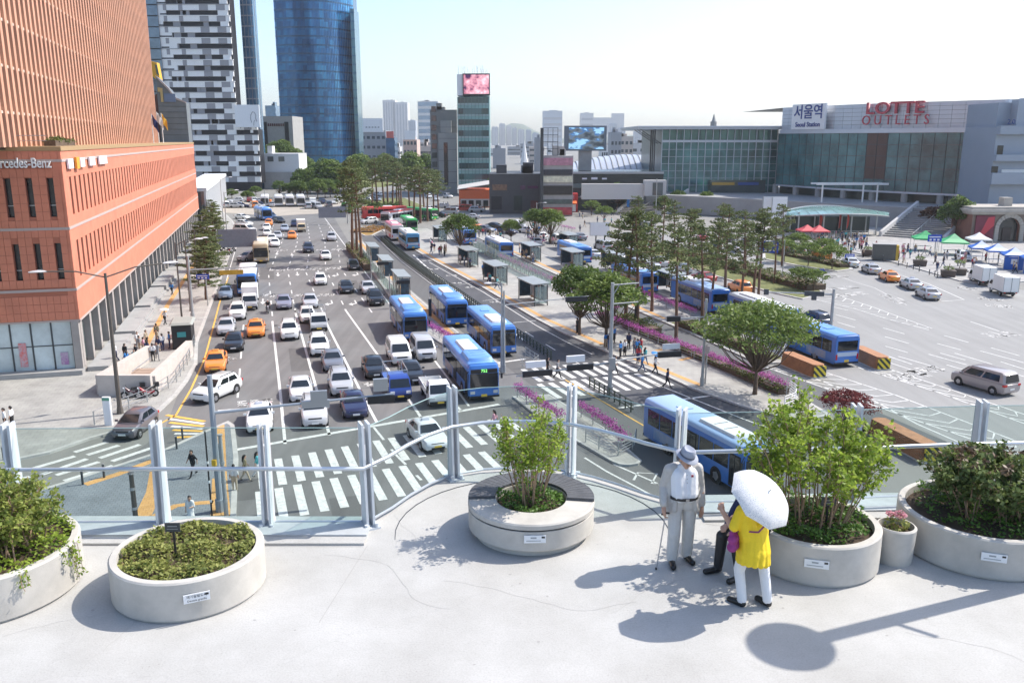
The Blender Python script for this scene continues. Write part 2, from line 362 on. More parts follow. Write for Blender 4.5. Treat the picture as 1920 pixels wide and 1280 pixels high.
polyline('edge_line',gp([(290,800),(330,778),(358,730),(384,672),(412,567),(428,520)]),0.16,M_ypaint,main_road)
polyline('edge_line',uvp([(130,-7.7),(170,-7.9),(200,-8)]),0.14,M_paint,main_road)
polyline('edge_line',gp([(58,935),(124,913),(190,891)]),0.18,M_ypaint,main_road)
polyline('edge_line',gp([(0,884),(13,879)]),0.3,M_ypaint,main_road)
strip('stop_line',G(443,843),G(936,758),0.42,M_paint,main_road)
strip('stop_line',G(408,770),G(450,767),0.35,M_paint,main_road)
for k in range(17):
 v=-2.0+1.1*k
 for row in(0,1):
  ut=54.5+0.27*v-5.0*row-(0.25*v if row else 0)*0.25
  if row==1 and v>13:continue
  a=U(ut,v-0.02*v);b=U(ut-4.5,v+0.28)
  strip('zebra_bar',a,b,0.5,M_paint,main_road)
for row in(0,1):
 for k in range(11):
  v=20.5+1.02*k
  ut=71.4+0.1*(v-20)-5.0*row
  strip('zebra_bar',U(ut,v-0.1),U(ut-4.3,v+0.35),0.48,M_paint,bus_road_d)
for(a,b)in[((745,681),(1075,580)),((872,709),(1190,612)),((995,740),(1400,605)),((1118,772),(1535,632)),((250,866),(750,720)),((420,905),(870,748)),((560,912),(990,778)),((640,968),(1130,815)),((20,1000),(300,925)),((-60,1080),(330,962))]:
 strip('zebra_bar',G(a[0]/5.333,720+a[1]/5.333),G(b[0]/5.333,720+b[1]/5.333),0.42,M_paint,main_road)
for k in range(7):
 y=776+k*7.0
 strip('bay_bar',G(316+k*3-4,y+2),G(384-k*1.0,y+14-k*2.4),0.34,M_ypaint if k%2==0 else M_paint,main_road)
def arrow(p,heading,L,parent,turn=0,mt=M_paint):
 m=MB();c,s=math.cos(heading),math.sin(heading)
 T=lambda x,y:(p[0]+x*c-y*s,p[1]+x*s+y*c)
 m.sheet([T(-0.09,0),T(0.09,0),T(0.09,L*0.6),T(-0.09,L*0.6)],ZP)
 if turn==0:m.sheet([T(-0.35,L*0.6),T(0.35,L*0.6),T(0,L)],ZP)
 else:
  m.sheet([T(0.09,L*0.5),T(0.09,L*0.62),T(0.55*turn,L*0.75),T(0.55*turn,L*0.6)][::1],ZP)
  m.sheet([T(0.5*turn,L*0.42),T(0.5*turn,L*0.92),T(1.0*turn,L*0.66)],ZP)
 return m.build('arrow',mt,parent)
for(x,y,t)in[(484,512,0),(521,511,0),(557,510,0),(596,507,0),(632,512,1),(669,511,1),(493,560,0),(621,563,1),(665,563,1),(482,476,0),(519,473,0),(547,475,0)]:
 p=G(x,y);arrow(p,HEAD_IN,4.0,main_road,t)
def glyphs(a,b,size,mt,parent,n=3,seed=0):
 """worn road lettering: a few upright and cross strokes per character"""
 rnd=random.Random(seed);m=MB();a=Vector((a[0],a[1],0));b=Vector((b[0],b[1],0));d=(b-a)/n;dn=d.normalized();up=Vector((-dn.y,dn.x,0))
 for i in range(n):
  o=a+d*i;w=d.length*0.8
  for k in range(3):
   h=rnd.random()*0.75*size;m.sheet([o+up*h,o+dn*w*rnd.uniform(0.6,1)+up*h,o+dn*w*0.9+up*(h+size*0.13),o+up*(h+size*0.13)],ZP)
  for k in range(2):
   x=rnd.random()*0.8*w;m.sheet([o+dn*x,o+dn*(x+0.14),o+dn*(x+0.14)+up*size*rnd.uniform(0.5,1),o+dn*x+up*size*rnd.uniform(0.5,1)],ZP)
 return m.build('road_lettering',mt,parent)
s_=0
for(x0,x1,y)in[(504,536,508),(540,572,507),(575,605,506),(608,640,505),(505,545,557),(551,585,556),(594,628,555),(512,540,471),(550,575,470),(590,612,470),(620,650,469),(440,470,505),(486,504,556)]:
 s_+=1;glyphs(G(x0,y),G(x1,y),2.2,M_paint,main_road,3,s_)
glyphs(G(446,762),G(519,755),1.6,M_paint,main_road,3,40);glyphs(G(430,676),G(448,672),1.6,M_paint,main_road,2,41)
glyphs(G(690,724),G(706,720),1.4,M_paint,main_road,2,42)
# bus road
dashed('bus_lane_line',gp([(775,478),(810,510),(900,578),(965,625),(985,640)]),0.28,3.2,0.7,M_paint,bus_road_d)
dashed('lane_line',gp([(985,622),(1055,665),(1100,690)]),0.14,2.6,3.5,M_paint,bus_road_d)
for(x,y)in[(803,490),(848,518),(883,540),(930,568),(788,482),(815,506),(858,532)]:glyphs(G(x-10,y),G(x+12,y-1),1.2,M_paint,bus_road_d,2,int(x))
for(x0,y0,x1,y1)in[(835,505,858,503),(860,534,885,530),(905,564,938,560),(962,605,1005,601)]:strip('bay_line',G(x0,y0),G(x1,y1),0.12,M_paint,bus_road_d)
polyline('edge_line',gp([(805,492),(905,547),(1005,610),(1060,640),(1110,664)]),0.12,M_paint,bus_road_d)
polyline('edge_line',gp([(1225,718),(1320,756),(1390,784),(1450,806)]),0.14,M_paint,bus_road_d)
polyline('edge_line',uvp([(186,19.9),(144,19.8),(111,20.9),(92,21.6)]),0.12,M_paint,bus_road)
strip('stop_line',G(920,682),G(985,673),0.35,M_paint,bus_road);strip('stop_line',G(1160,765),G(1330,742),0.3,M_paint,bus_road_d)
polyline('centre_line',gp([(1060,712),(1110,741),(1190,788),(1280,840)]),0.13,M_ypaint,bus_road)
polyline('island_marking',gp([(1096,858),(1138,884),(1180,906),(1225,930)]),0.15,M_paint,main_road)
polyline('island_marking',gp([(1188,900),(1196,886),(1232,888),(1222,906),(1262,910)]),0.15,M_paint,main_road)
polyline('edge_line',gp([(1150,870),(1230,905),(1300,945)]),0.15,M_paint,main_road)
dashed('lane_line',gp([(700,800),(740,850),(790,900)]),0.18,3,2,M_paint,main_road)
# hatched strips and lanes of the station road
def chevrons(lo,hi,n,w):
 polyline('hatch_line',gp(lo),w,M_paint,station_road);polyline('hatch_line',gp(hi),w,M_paint,station_road)
 def along(L,t):
  P=gp(L);D=[(P[i+1]-P[i]).length for i in range(len(P)-1)];T=t*sum(D)
  for i,d in enumerate(D):
   if T<=d or i==len(D)-1:return P[i].lerp(P[i+1],T/d)
   T-=d
 for k in range(n):
  t=(k+0.5)/n;a=along(hi,t);c=along(lo,max(0,t-0.55/n));mid=along(hi,t+0.32/n).lerp(along(lo,t+0.32/n),0.45)
  polyline('hatch_bar',[a,mid,along(lo,max(0,t-1.0/n))],w,M_paint,station_road)
chevrons([(1435,688),(1706,784),(1806,818),(1960,872)],[(1551,699),(1680,741),(1809,790),(1960,848)],13,0.15)
chevrons([(1606,688),(1760,736),(1915,792),(1990,820)],[(1668,692),(1790,733),(1915,775),(1990,800)],11,0.15)
chevrons([(1530,562),(1600,578),(1660,597),(1742,619)],[(1565,552),(1640,577),(1700,599),(1748,616)],11,0.13)
polyline('edge_line',gp([(1400,660),(1480,690),(1560,722),(1640,752),(1720,795),(1800,830),(1930,888)]),0.14,M_paint,station_road)
for(x0,y0,x1,y1)in[(1567,590,1604,600),(1570,604,1603,614),(1567,618,1600,629),(1656,615,1696,626),(1659,631,1704,644),(1660,649,1702,661),(1666,668,1710,683),(1665,679,1708,693),(1770,629,1816,642),(1757,644,1802,656),(1741,664,1813,684),(1763,662,1810,675),(1820,603,1874,621),(1858,652,1912,667),(1838,658,1920,680),(1790,662,1860,683),(1775,684,1815,696),(1876,678,1920,692),(1684,668,1760,690),(1868,690,1920,706),(1560,575,1590,582)]:
 strip('lane_line',G(x0,y0),G(x1,y1),0.14,M_paint,station_road)
polyline('taxi_bay_line',gp([(1560,482),(1660,507),(1740,532),(1808,562),(1765,565)]),0.16,M_paint,station_road)
polyline('taxi_bay_line',gp([(1540,505),(1600,528),(1640,540),(1700,572)]),0.16,M_paint_worn,station_road)
for i,(x0,y0,x1,y1)in enumerate([(1555,545,1620,540),(1575,557,1640,551),(1700,715,1760,703),(1720,703,1790,694),(1865,633,1920,628),(1740,505,1780,508),(1790,540,1830,545),(1830,560,1880,566),(1850,575,1905,578),(1560,522,1600,519),(1640,552,1690,572)]):
 glyphs(G(x0,y0),G(x1,y1),2.4,M_paint_worn,station_road,3,70+i)
rw_=random.Random(2)
for k in range(12):
 p=U(rw_.uniform(50,150),rw_.uniform(-7,12));MB().lathe([(0.01,0),(0.36,0)],(p.x,p.y,0.013),16).build('manhole_cover',mat('cast_iron',(0.07,0.065,0.06),0.6,0.4),main_road)
for(u,v,L,w)in[(76,0.4,9,1.6),(112,8.4,14,2.2),(92,3.2,6,1.4),(130,-3,16,2.0),(66,7.4,5,1.8),(40,2,7,2.4),(48,-3.2,3,1.5)]:
 MB().sheet([U(u,v),U(u+L,v-.1),U(u+L,v+w),U(u,v+w)],0.009).build('repair_patch',asphalt('asphalt_patch',(0.12,0.117,0.115),0.3),main_road)
# tactile paving strips
ZT=0.146
for nm,pts,w,par in[('t',[(262,985),(290,925),(296,886)],0.9,pave_corner),('t',[(262,985),(330,952),(372,947),(400,945)],0.5,pave_corner),('t',[(405,975),(407,900)],0.55,pave_corner),('t',[(160,912),(220,893),(300,862)],0.6,pave_corner),('t',[(425,985),(418,900),(414,800)],0.5,pave_corner)]:
 polyline('tactile_strip',gp(pts),w,M_tact,par,ZT)
for pts,par in[([(170,25.0),(146,25.7),(115,27.7),(92,28.8),(78,30.6)],pave_bus),([(72,31.4),(62,33.2)],pave_bus),([(176,15.6),(117,15.9),(83,17.2),(73,18.2)],pave_median),([(170,41.2),(110,41.6),(88,42)],pave_bus2),([(176,-13.5),(112,-13.7),(84,-13.2)],pave_left)]:
 polyline('tactile_strip',uvp(pts),0.55,M_tact,par,ZT)
for k in range(3):strip('tactile_strip',G(1230+k*22,660+k*9),G(1265+k*22,652+k*9),0.5,M_tact,pave_bus,ZT)
# ================================================================== BUILDINGS
def gmat(name,c,rough=0.08,metal=0.35,var=0.25,scale=0.25,c2=None):
 return mat(name,c,rough,metal,var=var,scale=scale,spec=0.8,c2=c2)
M_terra=mat('terracotta_tile',(0.57,0.205,0.125),0.75,var=0.1,scale=0.6)
M_terra_b=mat('terracotta_joint',(0.40,0.14,0.085),0.85)
M_fin=mat('terracotta_fin',(0.55,0.28,0.18),0.7,var=0.08,scale=0.3)
M_stone=mat('stone_band',(0.44,0.36,0.33),0.7)
M_winD=mat('dark_window',(0.025,0.03,0.032),0.1,0,spec=0.8,var=0.3,scale=0.3)
M_winG=gmat('grey_window',(0.11,0.13,0.14));M_winT=gmat('teal_window',(0.05,0.13,0.145),c2=(0.13,0.27,0.28),scale=0.12)
M_metal=mat('silver_panel',(0.50,0.53,0.58),0.42,0.35,var=0.05,scale=0.15)
M_greyst=mat('grey_granite',(0.33,0.325,0.315),0.7,var=0.1,scale=0.6)
# ---- red office building: podium + finned tower
rb=thing('office_building','terracotta red office tower with ribbed upper block above slot-windowed podium','building',U(80,-17))
def rpart(name,m,mats):
 o=m.build(name,mats,rb);o.matrix_parent_inverse=Matrix.Translation(-rb.location);return o
def child(par,o):
 """parent o, already placed in world space, to an unrotated thing at its base"""
 o.parent=par;o.matrix_parent_inverse=Matrix.Translation(-Vector(par.location));return o
V0,U0,U1=-17.0,80.0,208.0;ZB,ZT_=4.9,19.1
rpart('core',MB().ubox(U0+0.8,U1,-60,V0-0.8,0.2,19.0),M_winD)
rows=[(8.3,11.5),(13.7,16.9)]
bands=[(ZB,8.3),(11.5,13.7),(16.9,ZT_)]
for z0,z1 in bands:rpart('wall_band',MB().ubox(U0,U1,V0-0.7,V0,z0,z1),M_terra);rpart('wall_band',MB().ubox(U0,U0+0.7,-60,V0-0.7,z0,z1),M_terra_b)
me_pier=MB().box((0,0,0),(1.2,0.62,3.2)).mesh('pier',M_terra);me_slot=MB().box((0,0,0),(0.72,0.05,3.2)).mesh('window',M_winD);me_fr=MB().box((0,0,0),(0.74,0.09,0.07)).mesh('frame',M_steel)
n_s=int((U1-U0-2)/1.92)
for z0,z1 in rows:
 for k in range(n_s+1):
  uc=U0+1.6+1.92*k
  w=1.2
  o=link('pier',me_pier);o.location=U(uc,V0-0.33,(z0+z1)/2);o.rotation_euler[2]=HEAD_OUT+math.pi/2;child(rb,o)
  if k<n_s:
   o=link('window',me_slot);o.location=U(uc+0.96,V0-0.5,(z0+z1)/2);o.rotation_euler[2]=HEAD_OUT+math.pi/2;child(rb,o)
 rpart('corner_pier',MB().ubox(U0,U0+1.02,V0-0.6,V0,z0,z1),M_terra)
# end face: three wide slots in view
 vs_=[-18.05,-19.65,-21.25,-22.85];prev=V0-0.6
 for v in vs_:
  rpart('end_pier',MB().ubox(U0,U0+0.7,v+0.27,prev,z0,z1),M_terra_b);prev=v-0.27
  w_=rpart('window',MB().ubox(U0+0.5,U0+0.56,v-0.27,v+0.27,z0,z1),M_winD)
  f_=MB().ubox(U0+0.44,U0+0.5,v-0.27,v+0.27,z0+0.9,z0+0.98).build('frame',M_steel);f_.parent=w_
 rpart('end_pier',MB().ubox(U0,U0+0.7,-60,prev,z0,z1),M_terra_b)
for z in(7.4,12.6,18.2):
 rpart('stone_course',MB().ubox(U0-0.06,U1,V0-0.3,V0+0.05,z,z+0.22),M_stone);rpart('stone_course',MB().ubox(U0-0.09,U0+0.2,-60,V0-0.302,z,z+0.22),M_stone)
rpart('soffit_course',MB().ubox(U0-0.06,U1,V0-0.5,V0+0.06,ZB-0.16,ZB),M_stone);rpart('soffit_course',MB().ubox(U0-0.06,U0+0.2,-60,V0-0.502,ZB-0.16,ZB),M_stone)
rpart('parapet',MB().ubox(U0-0.1,U1,-60,V0+0.08,ZT_,ZT_+0.35),mat('parapet_brown',(0.36,0.24,0.12),0.8))
me_tile=MB().box((0,0,0),(0.512,0.05,0.68)).mesh('tile',M_terra)
for r in range(20):
 zc=ZB+0.36+0.71*r
 if any(abs(zc-(z+0.11))<0.3 for z in(7.4,12.6,18.2)):continue
 inrow=any(z0-0.2<zc<z1+0.2 for z0,z1 in rows)
 for k in range(15):
  v=-17.517-0.5333*(k-1)if k else-17.12
  if inrow and any(abs(v-w)<0.2 for w in vs_):continue
  o=link('tile',me_tile);o.scale[0]=.42 if k==0 else 1;o.location=U(U0-0.026,v,zc);o.rotation_euler[2]=HEAD_OUT;child(rb,o)
# ground floor: recessed glazing with stone columns
M_col=mat('stone_column',(0.36,0.325,0.30),0.7,var=0.08,scale=1)
me_gp=MB().box((0,0,2.4),(3.0,0.06,4.3)).mesh('shop_window',gmat('shopfront_glass',(0.09,0.12,0.12)))
me_colm=MB().box((0,0,2.4),(0.75,0.6,4.7)).mesh('column',M_col)
for k in range(32):
 uc=U0+1.0+4.0*k
 o=link('column',me_colm);o.location=U(uc,V0-0.45,0.1);o.rotation_euler[2]=HEAD_OUT+math.pi/2;child(rb,o)
 o=link('shop_window',me_gp);o.location=U(uc+2.0,V0-0.72,0.25);o.rotation_euler[2]=HEAD_OUT+math.pi/2;child(rb,o)
rpart('stone_base',MB().ubox(U0-0.9,U0+0.5,-60,V0-0.1,0.1,0.55),M_greyst)
rpart('corner_column',MB().ubox(U0-0.1,U0+0.5,V0-.75,V0-0.15,0.55,ZB-0.16),M_col)
for k in range(9):
 v=V0-.8-1.6*k
 g_=rpart('shop_window',MB().ubox(U0+0.3,U0+0.36,v-1.54,v-0.03,0.55,ZB-0.2),gmat('showroom_glass',(0.52,0.60,0.61),0.15,0.0,0.2,0.4))
 b_=MB().ubox(U0+0.22,U0+0.3,v-0.06,v+0.06,0.55,ZB-0.17).ubox(U0+0.24,U0+0.299,v-1.56,v-0.06,2.6,2.68).build('mullion',M_dgrey);b_.parent=g_
 if k in(0,2):
  p_=MB().ubox(U0+0.215,U0+0.235,v-1.1,v-0.5,0.9,2.0+0.5*k).build('poster',mat('poster_%d'%k,(0.55,0.5,0.55),0.6,scale=4,c2=((0.35,0.1,0.35),(0,0,0),(0.7,0.12,0.1))[k],var=0.1));p_.parent=g_
# tower fins
VT=-20.0;TU0,TU1,TZ1=52.0,172.0,98.0
rpart('tower_core',MB().ubox(TU0,TU1,-60,VT-1.0,19.2,TZ1),M_winD)
me_fin=MB().box((0,0,(TZ1-19.4)/2),(0.64,0.7,TZ1-19.4)).mesh('fin',M_fin);me_ws=MB().box((0,0,(TZ1-19.4)/2),(0.95,0.06,TZ1-19.4)).mesh('window_strip',gmat('tower_glass',(0.26,0.28,0.27),0.15,0.2,0.3,0.5))
for k in range(76):
 uc=TU0+0.35+1.59*k
 o=link('fin',me_fin);o.location=U(uc,VT-0.4,19.42);o.rotation_euler[2]=HEAD_OUT+math.pi/2;child(rb,o)
 if k<75:o=link('window_strip',me_ws);o.location=U(uc+.795,VT-0.85,19.42);o.rotation_euler[2]=HEAD_OUT+math.pi/2;child(rb,o)
for k in range(21):
 z=22+3.6*k;rpart('floor_rib',MB().ubox(TU0,TU1,VT-0.8,VT-0.2,z,z+0.22),mat('fin_joint',(0.62,0.5,0.42),0.7))
rpart('roof_terrace_rail',MB().ubox(U0+0.3,U0+0.35,-40,-18,20.3,20.36).ubox(U0+0.3,U0+0.35,-40,-18,19.9,19.94),M_steel)
t_=text('lettering','Mercedes-Benz',1.12,M_white,U(U0-0.25,-17.75,18.1),(R(90),0,HEAD_OUT),None,0.06,0.018,'RIGHT',0.68);child(rb,t_)
M_sgn=mat('white_signage',(0.75,0.74,0.78),0.5)
for k,(u0,du)in enumerate([(81.4,1.9),(86.3,1.8),(90.4,2.6),(95.2,4.2)]):
 rpart('sign_letters',MB().ubox(u0,u0+du,V0+0.1,V0+0.25,17.6,18.4),M_sgn)
rpart('sign_emblem',MB().ubox(84.4,85.6,V0+0.1,V0+0.3,17.5,18.5),mat('orange_emblem',(0.8,0.35,0.04),0.5))
for k,(u,hgt,c)in enumerate([(150,4.5,(0.02,0.03,0.12)),(157,5.0,(0.7,0.7,0.68)),(163,5.0,(0.75,0.45,0.05))]):
 f=thing('flagpole',('dark blue flag on a pole on the red podium roof','white flag on a pole on the red podium roof','yellow flag on a pole on the red podium roof')[k],'flag',U(u,-18.2,19.45),0,'flags on the podium roof')
 MB().tube((0,0,0),(0,0,hgt),0.07,0.05,6).build('pole',M_white,f)
 fl=MB();n=8
 P=[]
 for i in range(n+1):
  for j in range(3):P.append((0.1+1.6*i/n*0.55,0.14*math.sin(i*1.3+j),hgt-0.1-j*0.75-i*0.17))
 fl.add(P,[(i*3+j,(i+1)*3+j,(i+1)*3+j+1,i*3+j+1)for i in range(n)for j in range(2)]);fl.build('flag_cloth',mat('flag_cloth_%d'%k,c,0.8),f)
# ---- generic block for the city behind: walls, window strips, roof gear; every piece real
def block(name,label,x0,x1,ytop,Y,depth,wmat,wins=None,wmt=None,group=None,z0=0.0,rz=0.0,fh=4.0,frac=0.5,cols=0,mull=None,cat='building',roof=True):
 a=AT(x0,(ytop+300)/2,Y);b=AT(x1,(ytop+300)/2,Y);zt=AT((x0+x1)/2,ytop,Y).z
 w=b.x-a.x;cx=(a.x+b.x)/2
 o=thing(name,label,cat,(cx,Y,z0),rz,group);H_=zt-z0
 MB().b2(-w/2,w/2,0,depth,0,H_).build('wall',wmat,o)
 wmt=wmt or M_winG
 if wins=='bands':
  n=int(H_/fh)
  me=MB().b2(-w/2*0.94,w/2*0.94,-0.15,0.1,0,fh*frac).mesh('window_band',wmt)
  for k in range(n):link('window_band',me,o,(0,0,k*fh+fh*0.4))
  me=MB().b2(-0.15,0.1,depth*0.05,depth*0.95,0,fh*frac).mesh('window_band',wmt)
  for k in range(n):link('window_band',me,o,(w/2+0.05,0,k*fh+fh*0.4))
 elif wins=='cols':
  n=cols or 5;me=MB().b2(-w/n*frac/2,w/n*frac/2,-0.15,0.1,0,H_*0.94).mesh('window_column',wmt)
  for k in range(n):link('window_column',me,o,(-w/2+w*(k+0.5)/n,0,H_*0.02))
 elif wins=='grid':
  n=int(H_/fh);c=cols or 5;me=MB().b2(-w/c*0.3,w/c*0.3,-0.12,0.1,0,fh*frac).mesh('window',wmt)
  for k in range(n):
   for q in range(c):link('window',me,o,(-w/2+w*(q+0.5)/c,0,k*fh+fh*0.4))
 if roof:
  rr=random.Random(int(x0));m=MB()
  for k in range(3):
   bx=rr.uniform(-0.3,0.3)*w;m.b2(bx-w*0.1,bx+w*0.1,depth*0.3,depth*0.6,H_-0.1,H_+rr.uniform(1,3))
  m.build('roof_plant',wmat,o)
 return o,w,H_
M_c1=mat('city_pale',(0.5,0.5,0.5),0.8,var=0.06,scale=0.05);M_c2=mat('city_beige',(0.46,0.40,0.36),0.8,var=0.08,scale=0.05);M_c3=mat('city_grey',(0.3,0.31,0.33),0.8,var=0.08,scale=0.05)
M_c4=mat('city_white',(0.66,0.66,0.66),0.8);M_blueg=gmat('blue_city_glass',(0.1,0.2,0.32));M_c5=mat('city_pink',(0.52,0.38,0.33),0.8)
M_board=mat('billboard_white',(0.74,0.75,0.76),0.5)
def board(par,x0,x1,y0,y1,z_,mt,name='billboard',w=None):
 pass
# ---- striped white tower with lower annex
def striped():
 Y=350.0
 o=thing('striped_tower','white and charcoal striped high-rise with uneven dark window bands','building',(AT(390,357,Y).x,Y,0))
 X=lambda px_,py_=200:AT(px_,py_,Y).x-o.location.x
 W=mat('tower_white',(0.80,0.79,0.77),0.6,var=0.05,scale=0.1);Gs=mat('tower_grey_band',(0.30,0.295,0.31),0.6);Dk=mat('tower_dark_window',(0.02,0.02,0.024),0.4,spec=0.2)
 xl,xr,xa=X(262,300),X(437,120),X(487,300)
 MB().b2(xl,xr-0.1,0.5,7,0,118).build('core',Dk,o);MB().b2(xr-0.1,xa-0.1,0.5,7,3,24).build('annex_core',Dk,o)
 fh=4.05;rr=random.Random(3)
 for k in range(29):
  z=3.5+k*fh;xe=xa if k<6 else xr
  MB().b2(xl,xe,-0.25,0.5,z,z+fh*0.5).build('spandrel',W,o)
  for px_,w_ in((322,1.3),(350,1.6),(388,3.4),(419,3.4))+(((455,3.0),)if k<6 else()):MB().b2(X(px_,200),X(px_,200)+w_,-0.3,-0.252,z,z+fh*0.5).build('grey_panel',Gs,o)
  MB().b2(xl+9,xe+0.25,-0.5,0.5,z+fh*0.5,z+fh*0.56).build('ledge',W if k%2 else Gs,o)
  MB().b2(xl,xl+16.0+rr.uniform(-2,3),-0.2,0.49,z+fh*0.56,z+fh).build('infill',W,o)
  if k<6:MB().b2(xr+6,xa-rr.uniform(0.5,3),-0.15,0.49,z+fh*0.72,z+fh).build('infill',W,o)
  for q in range(2):
   xs=xl+rr.uniform(17,30);MB().b2(xs,xs+rr.uniform(1.5,3.5),0.3,0.48,z+fh*0.56,z+fh).build('blind',Gs,o)
  xs=xl+rr.uniform(11,14);MB().b2(xs,xs+rr.uniform(3,6),-0.22,-0.1,z+fh*0.6,z+fh*0.72).build('window',Dk,o)
  if rr.random()<.6:MB().b2(xr-rr.uniform(3,5),xr-.6,-0.2,0.49,z+fh*0.56,z+fh).build('infill',W,o)
 MB().b2(xl,X(300,60),-0.9,-0.3,24,118).build('glass_bay',gmat('bay_glass',(0.13,0.17,0.22)),o)
 for z in range(26,118,4):MB().b2(xl,X(300,60)+0.05,-1.0,-0.91,z,z+0.4).build('bay_transom',Dk,o)
 bl=gmat('side_blue_glass',(0.07,0.17,0.28))
 MB().b2(xr+0.05,X(466,120)-1,14,19,0,118).build('rear_glass_block',bl,o)
 for z in range(4,118,4):MB().b2(xr+0.3,X(466,120)-.95,13.8,13.98,z,z+0.5).build('transom',Gs,o)
 for k in range(4):MB().b2(xr+1.2+k*1.5,xr+1.35+k*1.5,13.7,13.97,4,117).build('mullion',Gs,o)
 MB().b2(xl+3,xl+6.5,-2,-0.9,0,24).build('portal_pier',Dk,o);MB().b2(xl+7,xl+9,-2,-0.4,3,24).build('portal_white',W,o)
 MB().b2(xl,xa,-0.2,0.5,0,3.5).build('plinth',Dk,o)
 b=thing('billboard','white rooftop billboard with a pencil portrait beside the striped tower','billboard',(AT(464,200,Y).x,Y-1,24.3))
 MB().b2(X(441)-X(464),X(487)-X(464),-0.3,0.3,0.4,9).build('board',M_board,b)
 m=MB();dk=mat('portrait_line',(0.22,0.22,0.25),0.7)
 pts=[(1.6,-0.33,2.2),(1.3,-0.33,3.6),(1.5,-0.33,5.2),(2.2,-0.33,6.3),(3.0,-0.33,6.1),(3.4,-0.33,5.0),(3.3,-0.33,3.9),(3.7,-0.33,2.6)]
 m.path(pts,0.12,5);m.path([(2.4,-0.33,1.0),(2.5,-0.33,2.4),(3.0,-0.33,3.2)],0.1,5);m.build('drawing',dk,b)
 for sx in(-3,0,3):MB().tube((sx,0.1,0),(sx,0.1,0.5),0.12).build('leg',M_dgrey,b)
striped()
# ---- grey sign block behind the podium
gb=thing('sign_building','grey slant-topped office block behind the red podium','building',U(214,-24.5))
def upart(par,name,m,mats):return child(par,m.build(name,mats))
sp=[U(213,-18.3),U(213,-24.4),U(213,-25.6)]
m=MB()
def slab_face(u0,u1,pts,mt):
 m=MB();n=len(pts);P=[U(u0,v,z)for v,z in pts]+[U(u1,v,z)for v,z in pts]
 m.add(P,[tuple(range(n)),tuple(range(2*n-1,n-1,-1))]+[(i,n+i,n+(i+1)%n,(i+1)%n)for i in range(n)]);return m
upart(gb,'sign_wall',slab_face(213,222,[(-24.2,0),(-18.3,0),(-18.3,28.2),(-20.6,29.2),(-21.8,31.2),(-24.2,33.8)],None),mat('sign_grey_glass',(0.20,0.215,0.225),0.35,0.2,var=0.12,scale=0.3))
upart(gb,'brown_edge',slab_face(213.2,222,[(-26,0),(-24.25,0),(-24.25,30),(-26,29)],None),mat('brown_cladding',(0.10,0.05,0.045),0.7))
upart(gb,'coping',slab_face(212.8,213.2,[(-24.2,33.5),(-24.2,33.9),(-21.75,31.3),(-20.55,29.3),(-18.3,28.3),(-18.3,28.0),(-20.7,28.9),(-21.9,30.9)],None),M_stone)
mm_=MB();mm_.ubox(212.7,212.95,-23.5,-23.0,28.2,31.2);mm_.ubox(212.7,212.95,-24.0,-23.5,30.4,31.3);upart(gb,'gold_emblem',mm_,mat('gold_emblem',(0.6,0.45,0.2),0.4,0.3))
mm_=MB();mm_.ubox(212.7,212.95,-22.8,-20.4,28.2,30.0);upart(gb,'blue_sign_panel',mm_,mat('blue_sign',(0.15,0.2,0.3),0.5))
for k in range(6):upart(gb,'panel_joint',MB().ubox(212.9,213.05,-24.1,-18.35,21+k*1.25,21.06+k*1.25),M_dgrey)
hg=thing('roof_gondola','yellow maintenance gondola on a black lattice mast behind the ribbed tower','gondola',U(232,-27.5,22));hg.scale=(.62,.62,.95)
m=MB()
for sx in(-1,1):
 for sy in(-1,1):m.tube((sx*1.1,sy*1.1,0),(sx*1.1,sy*1.1,17),0.14,n=4)
for k in range(11):
 z=k*1.55
 for sx in(-1,1):m.tube((sx*1.1,-1.1,z),(-sx*1.1,-1.1,z+1.55),0.09,n=4);m.tube((sx*1.1,-1.1,z),(sx*1.1,1.1,z+1.55),0.09,n=4)
m.build('lattice_mast',M_black,hg)
m=MB();m.loft([[(1.0,-1.3,13.6),(4.2,-1.3,12.0),(4.2,1.3,12.0),(1.0,1.3,13.6)],[(1.0,-1.3,17.2),(3.4,-1.3,16.8),(3.4,1.3,16.8),(1.0,1.3,17.2)]]);m.build('cab',mat('machine_yellow',(0.75,0.38,0.02),0.5),hg)
MB().add([(3.0,-1.34,14.0),(4.0,-1.34,13.6),(3.5,-1.34,16.2),(2.6,-1.34,16.4)],[(0,1,2,3)]).build('window',M_winD,hg)
ww=thing('white_colonnade','long low white building with upright slats beyond the red podium','building',U(212,-15.5))
upart(ww,'wall',MB().ubox(212,300,-22,-16,0,8.5),M_winG)
for k in range(40):upart(ww,'slat',MB().ubox(212+k*2.2,212.9+k*2.2,-16,-15.5,0,8.4),M_c4)
upart(ww,'roof_beam',MB().ubox(211.5,301,-22,-15.3,8.42,9.2),M_c4)
